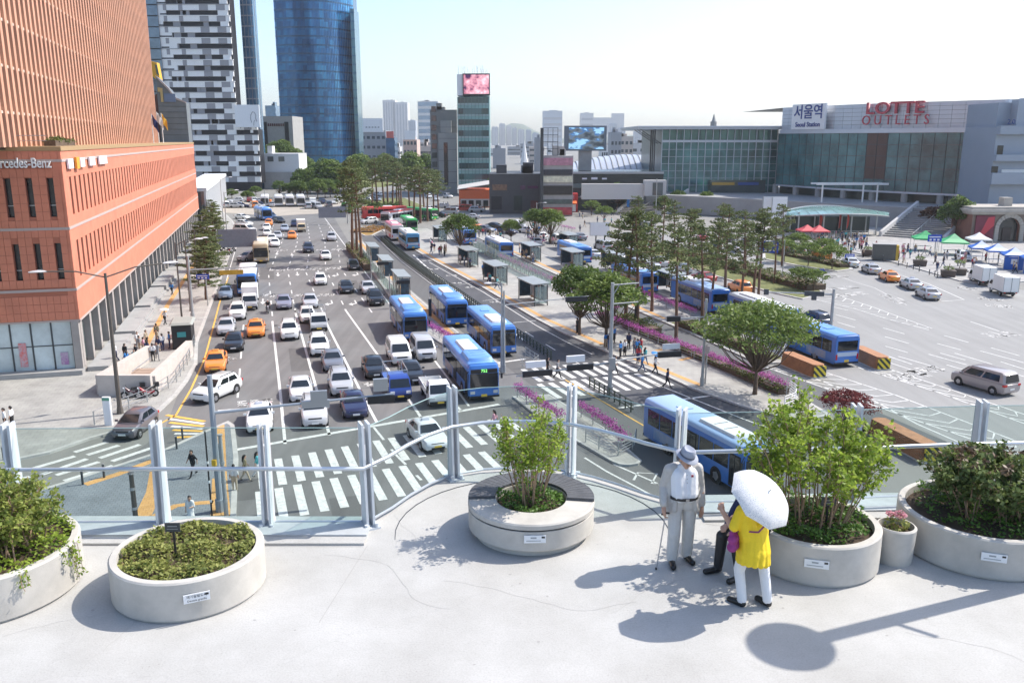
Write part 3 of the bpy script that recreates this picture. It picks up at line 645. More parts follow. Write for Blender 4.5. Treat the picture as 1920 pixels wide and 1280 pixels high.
# ---- blue glass tower with curved front
def bluetower():
 Y=450.0;a=AT(527,290,Y).x;b=AT(661,290,Y).x;w=b-a
 o=thing('blue_glass_tower','tall blue glass tower with a bowed front and slim edge slab','building',((a+b)/2,Y,0))
 gl=bpy.data.materials.new('blue_curtain_wall');gl.use_nodes=True;nt=gl.node_tree;bs=nt.nodes['Principled BSDF']
 tc=nt.nodes.new('ShaderNodeTexCoord');mp=nt.nodes.new('ShaderNodeMapping');mp.inputs['Scale'].default_value=(0.55,0.01,0.24);nt.links.new(tc.outputs['Object'],mp.inputs[0])
 vo=nt.nodes.new('ShaderNodeTexVoronoi');vo.inputs['Scale'].default_value=1;vo.inputs['Randomness'].default_value=0.0;nt.links.new(mp.outputs[0],vo.inputs[0])
 nz=nt.nodes.new('ShaderNodeTexNoise');nz.inputs['Scale'].default_value=0.13;mp2=nt.nodes.new('ShaderNodeMapping');mp2.inputs['Scale'].default_value=(2,1,0.35);nt.links.new(tc.outputs['Object'],mp2.inputs[0]);nt.links.new(mp2.outputs[0],nz.inputs[0])
 mxx=nt.nodes.new('ShaderNodeMixRGB');mxx.inputs[0].default_value=0.5;nt.links.new(vo.outputs['Color'],mxx.inputs[1]);nt.links.new(nz.outputs['Fac'],mxx.inputs[2])
 rp=ramp_node(nt,[(0.25,(0.015,0.10,0.27)),(0.5,(0.025,0.20,0.48)),(0.75,(0.08,0.40,0.72))]);nt.links.new(mxx.outputs[0],rp.inputs[0]);nt.links.new(rp.outputs[0],bs.inputs['Base Color'])
 bs.inputs['Roughness'].default_value=0.12;bs.inputs['Metallic'].default_value=0.3;bs.inputs['Specular IOR Level'].default_value=0.8;MATS['blue_curtain_wall']=gl
 spn=gmat('blue_spandrel',(0.03,0.10,0.2),0.2,0.4)
 N=28
 def prof(t,off=0.0):
  x=-w/2+w*t;y=13*(abs(2*t-0.85)**2.6)*(1.0 if t>0.42 else 0.32)
  return x,y-off
 fh=4.15;Hn=34
 for k in range(Hn):
  z=k*fh
  for nm,z0,z1,off,mt in(('glass_band',z,z+fh*0.80,0.0,gl),('spandrel',z+fh*0.80,z+fh,0.18,spn)):
   R0=[(*prof(i/N,off),z0)for i in range(N+1)];R1=[(*prof(i/N,off),z1)for i in range(N+1)]
   m=MB();m.loft([R0,R1],0,(False,False),closed=False)
   if nm=='spandrel':m.loft([[(p[0],p[1]+0.2,p[2])for p in R0],R0],closed=False,caps=(False,False))
   m.build(nm,mt,o,smooth=180)
 MB().add([(*prof(i/N,-0.2),z)for z in(0,Hn*fh)for i in(0,N)]+[(w/2,30,0),(-w/2,30,0),(w/2,30,Hn*fh),(-w/2,30,Hn*fh)],[(1,4,6,3),(5,0,2,7),(4,5,7,6)]).build('rear_wall',spn,o)
 me=MB().box((0,0,Hn*fh/2),(0.16,0.3,Hn*fh)).mesh('mullion',gmat('mullion_blue',(0.06,0.15,0.26),0.3,0.5))
 for i in range(1,56):
  x,y=prof(i/56,0.1);link('mullion',me,o,(x,y,0))
 zt=AT(657,12,Y).z;sx=AT(653,290,Y).x-o.location.x
 xs=AT(669,290,Y).x-o.location.x
 MB().b2(w/2+0.3,xs,8,22,0,zt).build('edge_slab',gmat('edge_slab_glass',(0.06,0.15,0.2)),o)
 for k in range(int(zt/fh)):MB().b2(w/2+0.25,xs+0.1,7.8,8,k*fh+3,k*fh+3.6).build('slab_band',spn,o)
bluetower()
# ---- middle distance
o,w,H_=block('concrete_gallery','grey concrete building with dark lettering behind hillside trees',487,550,218,400,20,M_greyst,None,roof=False)
for sx in(-0.32,0.32):MB().b2(sx*w-0.9,sx*w+0.9,-0.2,0.1,H_-13,H_-2.5).build('window',M_winD,o)
for k in range(8):MB().b2(-3.5+k*0.95,-2.95+k*0.95,-0.3,0.1,H_-4.4,H_-3.2).build('lettering',mat('dark_red_letter',(0.09,0.03,0.03),0.6),o)
block('distant_tower','small pale blue block just left of the blue tower',500,519,198,700,20,M_blueg,'bands',M_blueg,fh=5)
o,w,H_=block('white_hillside_house','white flat-roofed building with two windows below the trees',495,560,288,362,14,M_c4,None,roof=False)
for sx in(-4.5,0):MB().b2(sx-1.2,sx+1.2,-0.2,0.1,H_-3.2,H_-1.2).build('window',M_winG,o)
MB().b2(-w/2+1,-w/2+3,2,6,H_-0.1,H_+3).build('stair_tower',M_c4,o)
MB().b2(-w/2-0.2,w/2+5,-1.2,0.0,0,7).build('retaining_wall',M_greyst,o)
o,w,H_=block('beige_office','grey-beige office carrying a wide white billboard',668,724,245,560,25,M_c3,'grid',M_winG,fh=6,cols=6,frac=0.3)
MB().b2(-w*0.30,w*0.42,-0.8,0,H_-1,H_+7.5).build('billboard',M_board,o)
for k in range(5):MB().b2(-3+k*1.9,-1.9+k*1.9,-0.9,-0.8,H_+1.6,H_+2.4).build('lettering',M_c3,o)
block('slim_blue_office','slim blue office with a red square sign on top',724,740,258,540,14,M_blueg,'bands',M_blueg,fh=5)
MB_o=thing('red_roof_sign','red square sign on the slim blue office','sign',(AT(731,250,539).x,539,AT(731,259,539).z));MB().b2(-2.2,2.2,-0.3,0.3,0,4.0).build('board',mat('sign_red',(0.55,0.12,0.1),0.6),MB_o)
for x0,x1,yt,lb in((719,742,188,'left of a pair of pale apartment towers right of the blue tower'),(738,765,192,'right of a pair of pale apartment towers right of the blue tower')):
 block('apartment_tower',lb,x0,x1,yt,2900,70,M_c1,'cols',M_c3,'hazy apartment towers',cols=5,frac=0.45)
block('pink_office','pink office block with a white rooftop board',756,782,262,520,18,M_c5,'grid',M_winG,fh=5,cols=4,frac=0.4)
pb=thing('rooftop_board','white rooftop board above the pink office block','billboard',(AT(769,255,519).x,519,AT(769,262,519).z));MB().b2(-3.2,3.2,-0.3,0.3,0,5.2).build('board',M_board,pb)
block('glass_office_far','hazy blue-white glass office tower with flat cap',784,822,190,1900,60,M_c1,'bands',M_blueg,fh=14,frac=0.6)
o,w,H_=block('grey_office','dark grey office tower beside the teal tower',807,857,206,335,16,mat('grey_office_wall',(0.20,0.20,0.195),0.7,var=0.08,scale=0.2),None)
me=MB().b2(-0.9,0.9,-0.2,0.1,0,2).mesh('window',M_winG)
for k in range(9):link('window',me,o,(-w*0.36,0,3+k*3.4))
MB().b2(-w*0.18,w*0.5+0.1,-3.5,0,0,H_-8.5).build('stair_wing',mat('grey_wing',(0.33,0.32,0.31),0.7,var=0.06,scale=0.2),o)
MB().b2(w*0.02,w*0.16,-3.7,-3.5,3,H_-12).build('stair_window',M_winD,o)
for k in range(6):MB().b2(-w*0.17,w*0.49,-3.56,-3.5,4+k*4.1,4.12+k*4.1).build('joint',M_dgrey,o)
MB().b2(-w*0.1,w*0.3,-2.0,2,H_-8.4,H_-4).build('roof_house',M_greyst,o)
# teal tower with pink screen
o,w,H_=block('teal_tower','teal glass tower block with a large pink video screen on top',858,918,182,320,13,gmat('teal_spandrel',(0.19,0.37,0.37),0.3,0.1),None)
me=MB().b2(-w*0.47,w*0.47,-0.15,0.1,0,2.0).mesh('window_band',mat('teal_dark_glass',(0.018,0.05,0.06),0.08,spec=0.8,var=0.4,scale=0.35));me2=MB().b2(-w/2-0.05,w/2+0.05,-0.25,0.1,0,0.2).mesh('transom',M_metal)
me3=MB().b2(-w*0.47,w*0.1,-0.2,0.05,0,2.0).mesh('open_window',mat('teal_mid_glass',(0.06,0.14,0.16),0.1,spec=0.8))
for k in range(9):
 link('window_band',me,o,(0,0,2.0+k*3.85));link('transom',me2,o,(0,0,1.5+k*3.85))
 if k%2:link('open_window',me3,o,(w*0.15,0,2.0+k*3.85))
me4=MB().b2(-0.06,0.06,-0.3,-0.26,0,H_).mesh('mullion',M_winT)
for k in range(1,9):link('mullion',me4,o,(-w/2+w*k/9,0,0))
zs=AT(888,180,319).z;ze=AT(888,139,319).z
MB().b2(-w*0.5,w*0.5,0,12,H_+0.5,ze).build('sign_box',M_board,o);MB().b2(-w*0.32,w*0.52,-0.6,0,H_+0.5,ze+0.2).build('screen_frame',M_black,o)
scr=bpy.data.materials.new('pink_screen');scr.use_nodes=True;nt=scr.node_tree;bs=nt.nodes['Principled BSDF'];nz=nt.nodes.new('ShaderNodeTexNoise');nz.inputs['Scale'].default_value=0.55;nz.inputs['Detail'].default_value=6
ge=nt.nodes.new('ShaderNodeNewGeometry');nt.links.new(ge.outputs['Position'],nz.inputs[0]);rp=ramp_node(nt,[(0.36,(0.05,0.01,0.06)),(0.46,(0.5,0.16,0.22)),(0.6,(0.75,0.38,0.42)),(0.7,(0.8,0.6,0.62))]);nt.links.new(nz.outputs['Fac'],rp.inputs[0]);nt.links.new(rp.outputs[0],bs.inputs['Emission Color']);bs.inputs['Emission Strength'].default_value=0.5;nt.links.new(rp.outputs[0],bs.inputs['Base Color'])
MB().b2(-w*0.29,w*0.49,-0.66,-0.6,H_+1.0,ze-0.2).build('video_screen',scr,o)
m=MB();rr=random.Random(5)
for k in range(22):x=rr.uniform(-0.48,0.48)*w;m.tube((x,rr.uniform(1,9),ze),(x,rr.uniform(1,9),ze+rr.uniform(1,3.4)),0.07,n=4)
m.build('antennas',M_pole,o)
# red-orange eatery, dark block, narrow sign block, black glass strip
o,w,H_=block('orange_shop','orange-red shop building with pitched pale roof below the teal tower',860,917,356,262,10,mat('shop_orange',(0.62,0.14,0.05),0.7,var=0.08),None,roof=False)
m=MB();m.loft([[(-w/2-0.5,-0.6,H_),(w/2+0.5,-0.6,H_+1.6),(w/2+0.5,8,H_+2.4),(-w/2-0.5,8,H_+0.8)],[(-w/2-0.5,-0.6,H_+0.2),(w/2+0.5,-0.6,H_+1.8),(w/2+0.5,8,H_+2.6),(-w/2-0.5,8,H_+1.0)]]);m.build('roof',M_conc,o)
MB().b2(-w*0.45,w*0.5,-0.25,0,0.3,2.6).build('shopfront',M_c1,o)
for k in range(4):MB().b2(-w*0.42+k*2.2,-w*0.42+k*2.2+1.5,-0.35,-0.25,0.4,2.2).build('window',M_winD,o)
o,w,H_=block('dark_commercial_block','dark slate two-storey commercial block with small coloured signs',917,1016,326,240,14,mat('slate_cladding',(0.075,0.078,0.085),0.6,var=0.12,scale=0.8),None)
for(fx,fw,z,h,c)in[(-0.36,0.2,1.2,3.6,(0.015,0.015,0.02)),(0.05,0.16,1.0,4,(0.02,0.035,0.03)),(-0.3,0.28,6.4,1.6,(0.2,0.12,0.08)),(0.14,0.1,6.6,1.1,(0.12,0.05,0.1)),(0.36,0.14,0.4,3.2,(0.12,0.03,0.03)),(0.33,0.2,6.9,0.7,(0.1,0.02,0.08))]:
 MB().b2(fx*w-fw*w/2,fx*w+fw*w/2,-0.2,0.05,z,z+h).build('sign_panel' if z>5 else 'window',mat('slatepanel_%d'%int(fx*100),c,0.4,var=0.4,scale=1.5),o)
o,w,H_=block('narrow_shop_tower','narrow multi-storey shop building stacked with bright sign bands',1018,1075,292,232,10,mat('shop_tower_wall',(0.38,0.37,0.36),0.7,var=0.1,scale=0.6),None)
zb=[(-2.5,1.9,(0.45,0.22,0.28)),(-5.0,1.4,(0.03,0.03,0.04)),(-6.9,1.6,(0.62,0.6,0.45)),(-10.2,2.4,(0.03,0.025,0.02)),(-12.6,1.2,(0.08,0.10,0.09)),(-15.2,1.6,(0.5,0.5,0.48)),(-17.6,2.0,(0.35,0.05,0.06))]
for k,(dz,h,c)in enumerate(zb):MB().b2(-w*0.48,w*0.48,-0.3-0.03*k,0.05,max(0.4,H_+dz),max(0.4,H_+dz)+h).build('sign_band',mat('shopsign_%d'%k,c,0.5,var=0.3,scale=1.2),o)
MB().b2(-w/2-0.6,-w/2+0.1,-0.6,4,0,AT(1018,240,232).z).build('sign_fin',M_dgrey,o)
m=MB();zt=AT(1030,240,232).z
for k in range(4):m.tube((-w/2+k*1.3,0.5,H_),(-w/2+k*1.3,0.5,zt),0.09,n=4)
for k in range(5):z=H_+(zt-H_)*k/4;m.tube((-w/2,0.5,z),(-w/2+4,0.5,z),0.09,n=4)
m.build('roof_frame',M_dgrey,o)
o,w,H_=block('black_glass_arcade','long black glass shopping arcade with white shop lettering',1075,1245,322,252,18,mat('arcade_black',(0.02,0.026,0.028),0.25,spec=0.6),None,roof=False)
for z,h,c in((H_-0.6,0.6,(0.45,0.45,0.44)),(H_-4.6,1.2,(0.12,0.17,0.16)),(H_-7.4,0.3,(0.2,0.2,0.2))):MB().b2(-w/2,w/2,-0.35,0.05,z,z+h).build('facade_band',mat('arcade_band_%d'%int(h*10),c,0.5),o)
for(x,z,s_)in[(-0.42,3.6,0.5),(-0.38,3.6,0.5),(-0.2,3.6,0.5),(-0.4,H_-2.2,0.45),(-0.3,H_-2.2,0.6),(-0.18,H_-2.2,0.45)]:MB().b2(x*w,x*w+s_*3,-0.3,0,z,z+s_).build('shop_lettering',M_sgn,o)
MB().b2(-0.24*w,-0.22*w+0.3,-0.3,0,3.5,4.4).build('red_logo',mat('sign_red',(0.55,0.12,0.1),0.6),o)
MB().tube((-0.31*w,-0.3,6.4),(-0.31*w,0,6.4),1.1,n=12).build('round_logo',M_greyst,o)
kk=thing('red_kiosk','red snack shop with orange awning and white menu boards at the narrow building foot','kiosk',AT(1062,392,222)*Vector((1,1,0))if False else Vector((G(1062,398).x,G(1062,398).y,0)))
MB().b2(-3.2,3.2,0,4,0,5.2).build('shop_body',mat('kiosk_red',(0.45,0.03,0.03),0.6,var=0.2),kk);m=MB();m.loft([[(-2.4,-1.6,2.5),(2.8,-1.6,2.5),(2.8,0,3.2),(-2.4,0,3.2)],[(-2.4,-1.6,2.6),(2.8,-1.6,2.6),(2.8,0,3.3),(-2.4,0,3.3)]]);m.build('awning',mat('awning_orange',(0.75,0.16,0.04),0.6),kk)
MB().b2(-2.2,2.6,-0.2,0,0.2,2.2).build('shopfront',M_board,kk);MB().b2(-1.6,2.2,-0.25,0,3.7,4.7).build('sign',mat('kiosk_sign',(0.5,0.2,0.25),0.5,var=0.4,scale=3),kk)
# big screen on a column
Y=262.0;sc_=thing('screen_pylon','huge outdoor video screen showing cars on a broad grey column','screen',(AT(1097,316,Y).x,Y,0))
x0,x1=AT(1058,260,Y).x-sc_.location.x,AT(1137,260,Y).x-sc_.location.x;za,zb_=AT(1097,283,Y).z,AT(1097,236,Y).z
MB().b2(-1.9,1.9,0,2.4,0,za).build('column',M_greyst,sc_);MB().b2(x0,x1,-0.6,1.6,za,zb_).build('screen_frame',mat('screen_frame_grey',(0.16,0.19,0.22),0.5),sc_)
sv=bpy.data.materials.new('blue_screen');sv.use_nodes=True;nt=sv.node_tree;bs=nt.nodes['Principled BSDF'];ge=nt.nodes.new('ShaderNodeTexCoord');mp=nt.nodes.new('ShaderNodeMapping');mp.inputs['Rotation'].default_value=(0,0.5,0);mp.inputs['Scale'].default_value=(0.5,1,1);nz=nt.nodes.new('ShaderNodeTexNoise');nz.inputs['Scale'].default_value=0.42;nz.inputs['Detail'].default_value=5
nt.links.new(ge.outputs['Object'],mp.inputs[0]);nt.links.new(mp.outputs[0],nz.inputs[0]);rp=ramp_node(nt,[(0.4,(0.03,0.04,0.05)),(0.48,(0.12,0.15,0.17)),(0.52,(0.03,0.12,0.3)),(0.56,(0.3,0.52,0.66))]);nt.links.new(nz.outputs['Fac'],rp.inputs[0]);nt.links.new(rp.outputs[0],bs.inputs['Base Color']);nt.links.new(rp.outputs[0],bs.inputs['Emission Color']);bs.inputs['Emission Strength'].default_value=0.5
MB().b2(x0+1.3,x1-0.8,-0.7,-0.6,za+0.5,zb_-0.5).build('video_screen',sv,sc_)
# vaulted platform roof
tr_=thing('platform_roof','low vaulted pale metal roof over the railway platforms','roof',(AT(1160,300,290).x,290,0))
for k in range(16):
 t0=k/16;x=-15+31*t0;m=MB();n=8
 rg=[[(x+dx,22*j/n,8+(4.0+3.0*math.sin(math.pi*min(1,(x+16)/40)))*math.sin(math.pi*(0.1+0.55*j/n)))for j in range(n+1)]for dx in(0,1.75)]
 m.loft(rg,caps=(False,False),closed=False);m.build('roof_strip',M_metal,tr_,smooth=180)
 MB().path([(x+1.85,22*j/n,8.12+(4.0+3.0*math.sin(math.pi*min(1,(x+16)/40)))*math.sin(math.pi*(0.1+0.55*j/n)))for j in range(n+1)],0.16,4).build('roof_rib',M_greyst,tr_)
MB().b2(-15,17,0,22,0,8.0).build('platform_wall',M_winG,tr_)
# distant skyline
rr=random.Random(11);i_=0
for(x0,x1,yt,Y,mt)in[(922,934,238,3150,M_c1),(936,947,232,3180,M_c1),(949,959,236,3200,M_c1),(960,969,240,3160,M_c1),(971,983,243,3130,M_c1),(924,948,278,620,M_c3),(1003,1016,258,560,M_c3)]:
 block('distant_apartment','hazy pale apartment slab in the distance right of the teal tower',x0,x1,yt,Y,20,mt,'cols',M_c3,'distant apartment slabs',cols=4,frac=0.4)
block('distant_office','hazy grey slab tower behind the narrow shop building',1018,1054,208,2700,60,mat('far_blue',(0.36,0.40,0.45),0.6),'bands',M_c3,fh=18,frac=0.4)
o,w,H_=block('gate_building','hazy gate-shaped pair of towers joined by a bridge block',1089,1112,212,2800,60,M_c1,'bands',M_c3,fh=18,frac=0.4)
MB().b2(w/2,w*2.0,2,18,H_-66,H_-14).build('bridge_block',M_c1,o);MB().b2(w*2.0,w*3.0,1,19,0,H_-1).build('second_tower',M_c1,o)
for(x0,x1,yt,Y,mt)in[(1145,1165,248,520,M_c3),(1163,1187,256,560,M_c2),(1180,1232,268,600,M_c1),(1225,1240,246,480,M_c3),(1128,1140,272,430,M_c4)]:
 block('background_block','plain office block between the video screen and the glass station hall',x0,x1,yt,Y,15,mt,'grid',M_winG,'blocks behind the platform roof',fh=5,cols=3,frac=0.4)
for k in range(26):
 x=rr.uniform(640,1240);Y=rr.uniform(560,1500);yt=rr.uniform(266,284);w_=rr.uniform(14,36)
 block('distant_house','small pale roof block in the far city',x,x+w_,yt,Y,rr.uniform(10,20),(M_c1,M_c2,M_c3,M_c4)[k%4],'bands',M_winG,'low blocks of the far city',fh=4.5,frac=0.35)
st_=thing('white_spire','slender white church spire in the hazy distance','spire',(AT(983,290,520).x,520,0));MB().tube((0,0,0),(0,0,6),3.5,2.6,4).tube((0,0,6),(0,0,20),2.4,0.1,8).build('spire',M_c4,st_);MB().box((0,0,20.8),(0.3,0.3,2)).build('cross',M_c4,st_)
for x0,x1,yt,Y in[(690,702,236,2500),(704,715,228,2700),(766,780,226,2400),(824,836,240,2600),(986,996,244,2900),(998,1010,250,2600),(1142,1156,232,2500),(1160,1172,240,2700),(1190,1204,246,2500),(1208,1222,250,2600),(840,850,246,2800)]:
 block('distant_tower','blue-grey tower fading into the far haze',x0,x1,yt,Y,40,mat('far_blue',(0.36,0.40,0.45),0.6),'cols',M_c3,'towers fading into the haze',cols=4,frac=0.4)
hl=MB();n=60;prof_=[]
P=[]
for i in range(n+1):
 t=i/n;x=-700+1500*t;hgt=14+26*math.exp(-((t-0.475)/0.03)**2)+12*math.exp(-((t-0.40)/0.05)**2)+4*math.sin(t*31)
 P.append([(x*2.6,4900,-.5),(x*2.6,4950,hgt*1.9),(x*2.6,5150,hgt*2.6),(x*2.6,5400,hgt*2),(x*2.6,5700,-.5)])
hl.loft(P,closed=False,caps=(False,False));struct(hl.build('hills',mat('hill_green',(0.07,0.10,0.05),0.9,var=0.3,scale=0.02),smooth=180))
# near hill behind the car park
hb=MB();P=[]
for i in range(25):
 t=i/24;x=-135+80*t;hgt=13*math.exp(-((t-0.42)/0.3)**2)
 P.append([(x,372,-0.5),(x,380,hgt*0.7),(x,395,hgt),(x,420,hgt*0.8),(x,440,-0.5)])
hb.loft(P,closed=False,caps=(False,False));struct(hb.build('wooded_bank',M_grass,smooth=180))
# ---- station hall, mall, side block, old brick station, terrace and stairs
ZTER=5.0
ter=MB();ter.prism([(38,246),(60,228),(80,206),(101,186),(150,186),(150,300),(38,300)],0.15,ZTER)
struct(ter.build('station_terrace',mat('terrace_stone',(0.30,0.30,0.30),0.8,var=0.08,scale=0.4)))
hall=thing('station_hall','teal glass station hall under a thin flat overhanging roof','building',(AT(1345,360,255).x,255,ZTER))
hx0,hx1=AT(1240,300,255).x-hall.location.x,AT(1456,300,255).x-hall.location.x;hh=AT(1300,243,255).z-ZTER
MB().b2(hx0,hx1,0.5,40,0,hh).build('interior_core',mat('hall_inner',(0.05,0.10,0.105),0.3,var=0.4,scale=0.15),hall)
nc,nr=16,7;me=MB().b2(0.06,(hx1-hx0)/nc-0.06,-0.06,0.06,0.06,hh*0.8/nr-0.06).mesh('pane',gmat('hall_glass',(0.03,0.11,0.115),0.05,0.2,0.5,0.16,(0.12,0.30,0.30)))
for i in range(nc):
 for j in range(nr):link('pane',me,hall,(hx0+(hx1-hx0)*i/nc,0,hh*0.8*j/nr))
me=MB().b2(-0.09,0.09,-0.35,0.05,0,hh).mesh('mullion',M_metal)
for i in range(0,nc+1):link('mullion',me,hall,(hx0+(hx1-hx0)*i/nc,-0.02,0))
me=MB().b2(hx0,hx1,-0.25,0.07,-0.05,0.05).mesh('transom',M_metal)
for j in range(1,nr+1):link('transom',me,hall,(0,0.01,hh*0.8*j/nr))
me=MB().b2(0.1,(hx1-hx0)/6-0.3,0.0,0.1,hh*0.84,hh-0.2).mesh('clerestory_pane',gmat('clerestory',(0.09,0.2,0.2)))
for i in range(6):link('clerestory_pane',me,hall,(hx0+(hx1-hx0)*i/6,0.3,0))
MB().b2(hx0,hx1,-0.5,0.2,hh*0.8,hh*0.835).build('clerestory_sill',M_metal,hall)
rx=AT(1194,236,255).x-hall.location.x;m=MB();m.b2(rx+0.4,hx1,-3.2,40,hh,hh+0.55);m.b2(rx,hx1+0.2,-3.6,40.2,hh+0.55,hh+0.95);m.build('roof',M_metal,hall)
m=MB()
for i in range(3):m.tube((hx0-2.2+i*0.4,-0.5+6*i,0),(hx0-2.2+i*0.4,-0.5+6*i,hh),0.2,n=6);m.tube((hx0-0.3,-0.5+6*i,hh-4),(rx+1,-0.5+6*i,hh),0.12,n=6)
m.build('roof_struts',M_dgrey,hall)
MB().b2(hx0+14,hx0+30,-2.5,0,0,3.6).build('entrance_box',gmat('entrance_glass',(0.05,0.07,0.07)),hall);MB().b2(hx0+14.5,hx0+21,-2.7,-2.5,2.2,3.0).build('entrance_sign',mat('sign_amber',(0.5,0.3,0.05),0.5),hall)
MB().b2(hx0+22,hx0+28,-2.7,-2.5,2.2,3.0).build('entrance_sign',mat('sign_blue',(0.02,0.06,0.25),0.5),hall)
fn=thing('roof_finial','small pointed grey lantern far behind the station hall roof','spire',(AT(1338,233,330).x,330,0));MB().tube((0,0,0),(0,0,AT(1338,228,330).z),1.4,1.2,8).tube((0,0,AT(1338,228,330).z),(0,0,AT(1338,214,330).z),0.8,0.1,8).build('lantern',M_greyst,fn)
mall=thing('station_mall','curved teal glass mall with silver panelled upper wall and red lettering','building',(88,225,ZTER))
A=Vector((AT(1457,300,250).x,250,0));B=Vector((AT(1872,300,198).x,198,0))
def mcurve(t):
 p=A.lerp(B,t);d=(B-A).normalized();nrm=Vector((d.y,-d.x,0));
 if nrm.y>0:nrm=-nrm
 p=p+nrm*4.0*math.sin(math.pi*min(1,t))
 if t>1:p=B+d*(t-1)*26-nrm*((t-1)*40)**1.6*1.2
 return p
def mpart(name,m,mt,smooth=None):return child(mall,m.build(name,mt,smooth=smooth))
ts=[i/22 for i in range(23)]+[1.04,1.08,1.11,1.14,1.17]
zg0,zg1=ZTER+2.6,AT(1700,249,212).z;zm=AT(1700,191,212).z
core=[mcurve(t)+Vector((1.9,1.9,0))for t in ts]
m=MB();m.loft([[(p.x,p.y,z)for p in core]for z in(ZTER,zm-0.1)],closed=False,caps=(False,False));mpart('inner_wall',m,mat('mall_inner',(0.03,0.05,0.05),0.4,var=0.4,scale=0.2))
glm=gmat('mall_glass',(0.022,0.10,0.11),0.25,0.0,0.5,0.18,(0.07,0.2,0.21));brn=mat('brown_reflection_glass',(0.085,0.04,0.032),0.3,spec=0.4,var=0.2,scale=0.3)  # brown panes: the red building's reflection put into the glass colour
nf=5;fhm=(zg1-zg0)/nf
for i in range(len(ts)-1):
 p,q=mcurve(ts[i]),mcurve(ts[i+1]);d=(q-p).normalized()*0.05
 for j in range(nf):
  z0=zg0+j*fhm+0.06;z1=z0+fhm-0.12
  bro=i in(11,12)and j>=1
  mpart('pane',MB().add([(p.x+d.x,p.y+d.y,z0),(q.x-d.x,q.y-d.y,z0),(q.x-d.x,q.y-d.y,z1),(p.x+d.x,p.y+d.y,z1)],[(0,1,2,3)]),brn if bro else glm)
 mpart('mullion',MB().tube((p.x,p.y-0.05,zg0),(p.x,p.y-0.05,zg1),0.08,n=4),M_dgrey)
for j in range(nf+1):
 z=zg0+j*fhm;P=[mcurve(t)for t in ts]
 m=MB();m.loft([[(p.x,p.y+a,z+b)for p in P]for a,b in((-0.12,-0.07),(-0.12,0.07),(0.1,0.07))],closed=False,caps=(False,False));mpart('transom',m,M_dgrey)
 if 0<j<=nf:
  P=[mcurve(t)for t in ts[20:]];m=MB();m.loft([[(p.x+a*0.3,p.y+a,z+b)for p in P]for a,b in((-0.1,-0.1),(-0.55,-0.1),(-0.55,0.12),(-0.1,0.12))],closed=False,caps=(False,False));mpart('sun_fin',m,M_metal)
m=MB();P=[mcurve(t)for t in ts];m.loft([[(p.x,p.y-0.5,z)for p in P]for z in(zg1,zg1+1.1)],closed=False,caps=(False,False));m.loft([[(p.x,p.y-a,zg1)for p in P]for a in(-0.5,0.5)],closed=False,caps=(False,False));mpart('cornice',m,M_metal)
m=MB();m.loft([[(p.x,p.y-0.35-a,zg0-b)for p in P]for a,b in((0,0.45),(0,0),(-1.0,0))],closed=False,caps=(False,False));mpart('lower_cornice',m,M_metal)
# silver panels, each its own piece
nrw=6;ph=(zm-zg1-1.1)/nrw
off=Vector((0.9,0.9,0))
for i in range(len(ts)-4):
 p,q=mcurve(ts[i])+off,mcurve(ts[i+1])+off;d=(q-p)
 for j in range(nrw):
  z0=zg1+1.1+j*ph+0.03;z1=z0+ph-0.06;mm=MB();
  for s0,s1 in((0.01,0.99),):
   a,b=p+d*s0,p+d*s1;mm.add([(a.x,a.y,z0),(b.x,b.y,z0),(b.x,b.y,z1),(a.x,a.y,z1),(a.x+.1,a.y+.1,z0),(b.x+.1,b.y+.1,z0),(b.x+.1,b.y+.1,z1),(a.x+.1,a.y+.1,z1)],[(0,1,2,3),(4,7,6,5),(0,4,5,1),(1,5,6,2),(2,6,7,3),(3,7,4,0)])
  mpart('panel',mm,M_metal)
m=MB();PP=[mcurve(t)+off*1.35 for t in ts[:-3]];m.loft([[(p.x,p.y,z)for p in PP]for z in(zg1+1.1,zm-0.05)],closed=False,caps=(False,False));mpart('panel_backing',m,M_dgrey)
m=MB();m.add([(p.x,p.y,zm)for p in PP]+[(150,200,zm),(150,290,zm),(75,290,zm)],[tuple(range(len(PP)+3))]);mpart('roof',m,M_greyst)
def on_mall(t,z,out):
 p,q=mcurve(t),mcurve(min(1.0,t+0.03));d=(q-p).normalized();nn=Vector((d.y,-d.x,0));nn=-nn if nn.y>0 else nn
 return p+nn*out+Vector((0,0,z)),math.atan2(d.y,d.x)
M_redl=mat('red_lettering',(0.42,0.05,0.075),0.5)
p,a=on_mall(0.60,AT(1670,202,212).z,-0.6);t1=text('lettering','LOTTE',4.0,M_redl,p,(R(90),0,a),None,0.3,0.06,sx=1.25);child(mall,t1)
p,a=on_mall(0.605,AT(1670,225,212).z,-0.6)
t1=text('lettering','O U T L E T S',3.3,M_redl,p,(R(90),0,a),None,0.15,0.0,sx=0.9);child(mall,t1)
p,a=on_mall(0.19,zg1+4.2,0.3);sg=MB().box((0,0,0),(12.5,0.5,6.6)).build('sign_panel',M_board,None,loc=p+Vector((0,0,0.2)),rz=a);child(mall,sg)
Mnavy=mat('navy_lettering',(0.02,0.05,0.22),0.5)
d_=Vector((math.sin(a),-math.cos(a),0))
t1=text('lettering','서울역',4.0,Mnavy,p+d_*0.32+Vector((0,0,1.2)),(R(90),0,a),None,0.05,0.05);child(mall,t1)
t1=text('lettering','Seoul Station',1.75,Mnavy,p+d_*0.32+Vector((0,0,-1.9)),(R(90),0,a),None,0.05,0.03);child(mall,t1)
for i in range(0,22,3):
 p=mcurve(ts[i])+Vector((0.3,0.8,0));mpart('column',MB().tube((p.x,p.y,ZTER),(p.x,p.y,zg0),0.8,n=12),M_greyst)
sb=thing('station_annex','blue-grey metal annex with balconies and small windows right of the mall','building',(AT(1890,330,190).x,190,0))
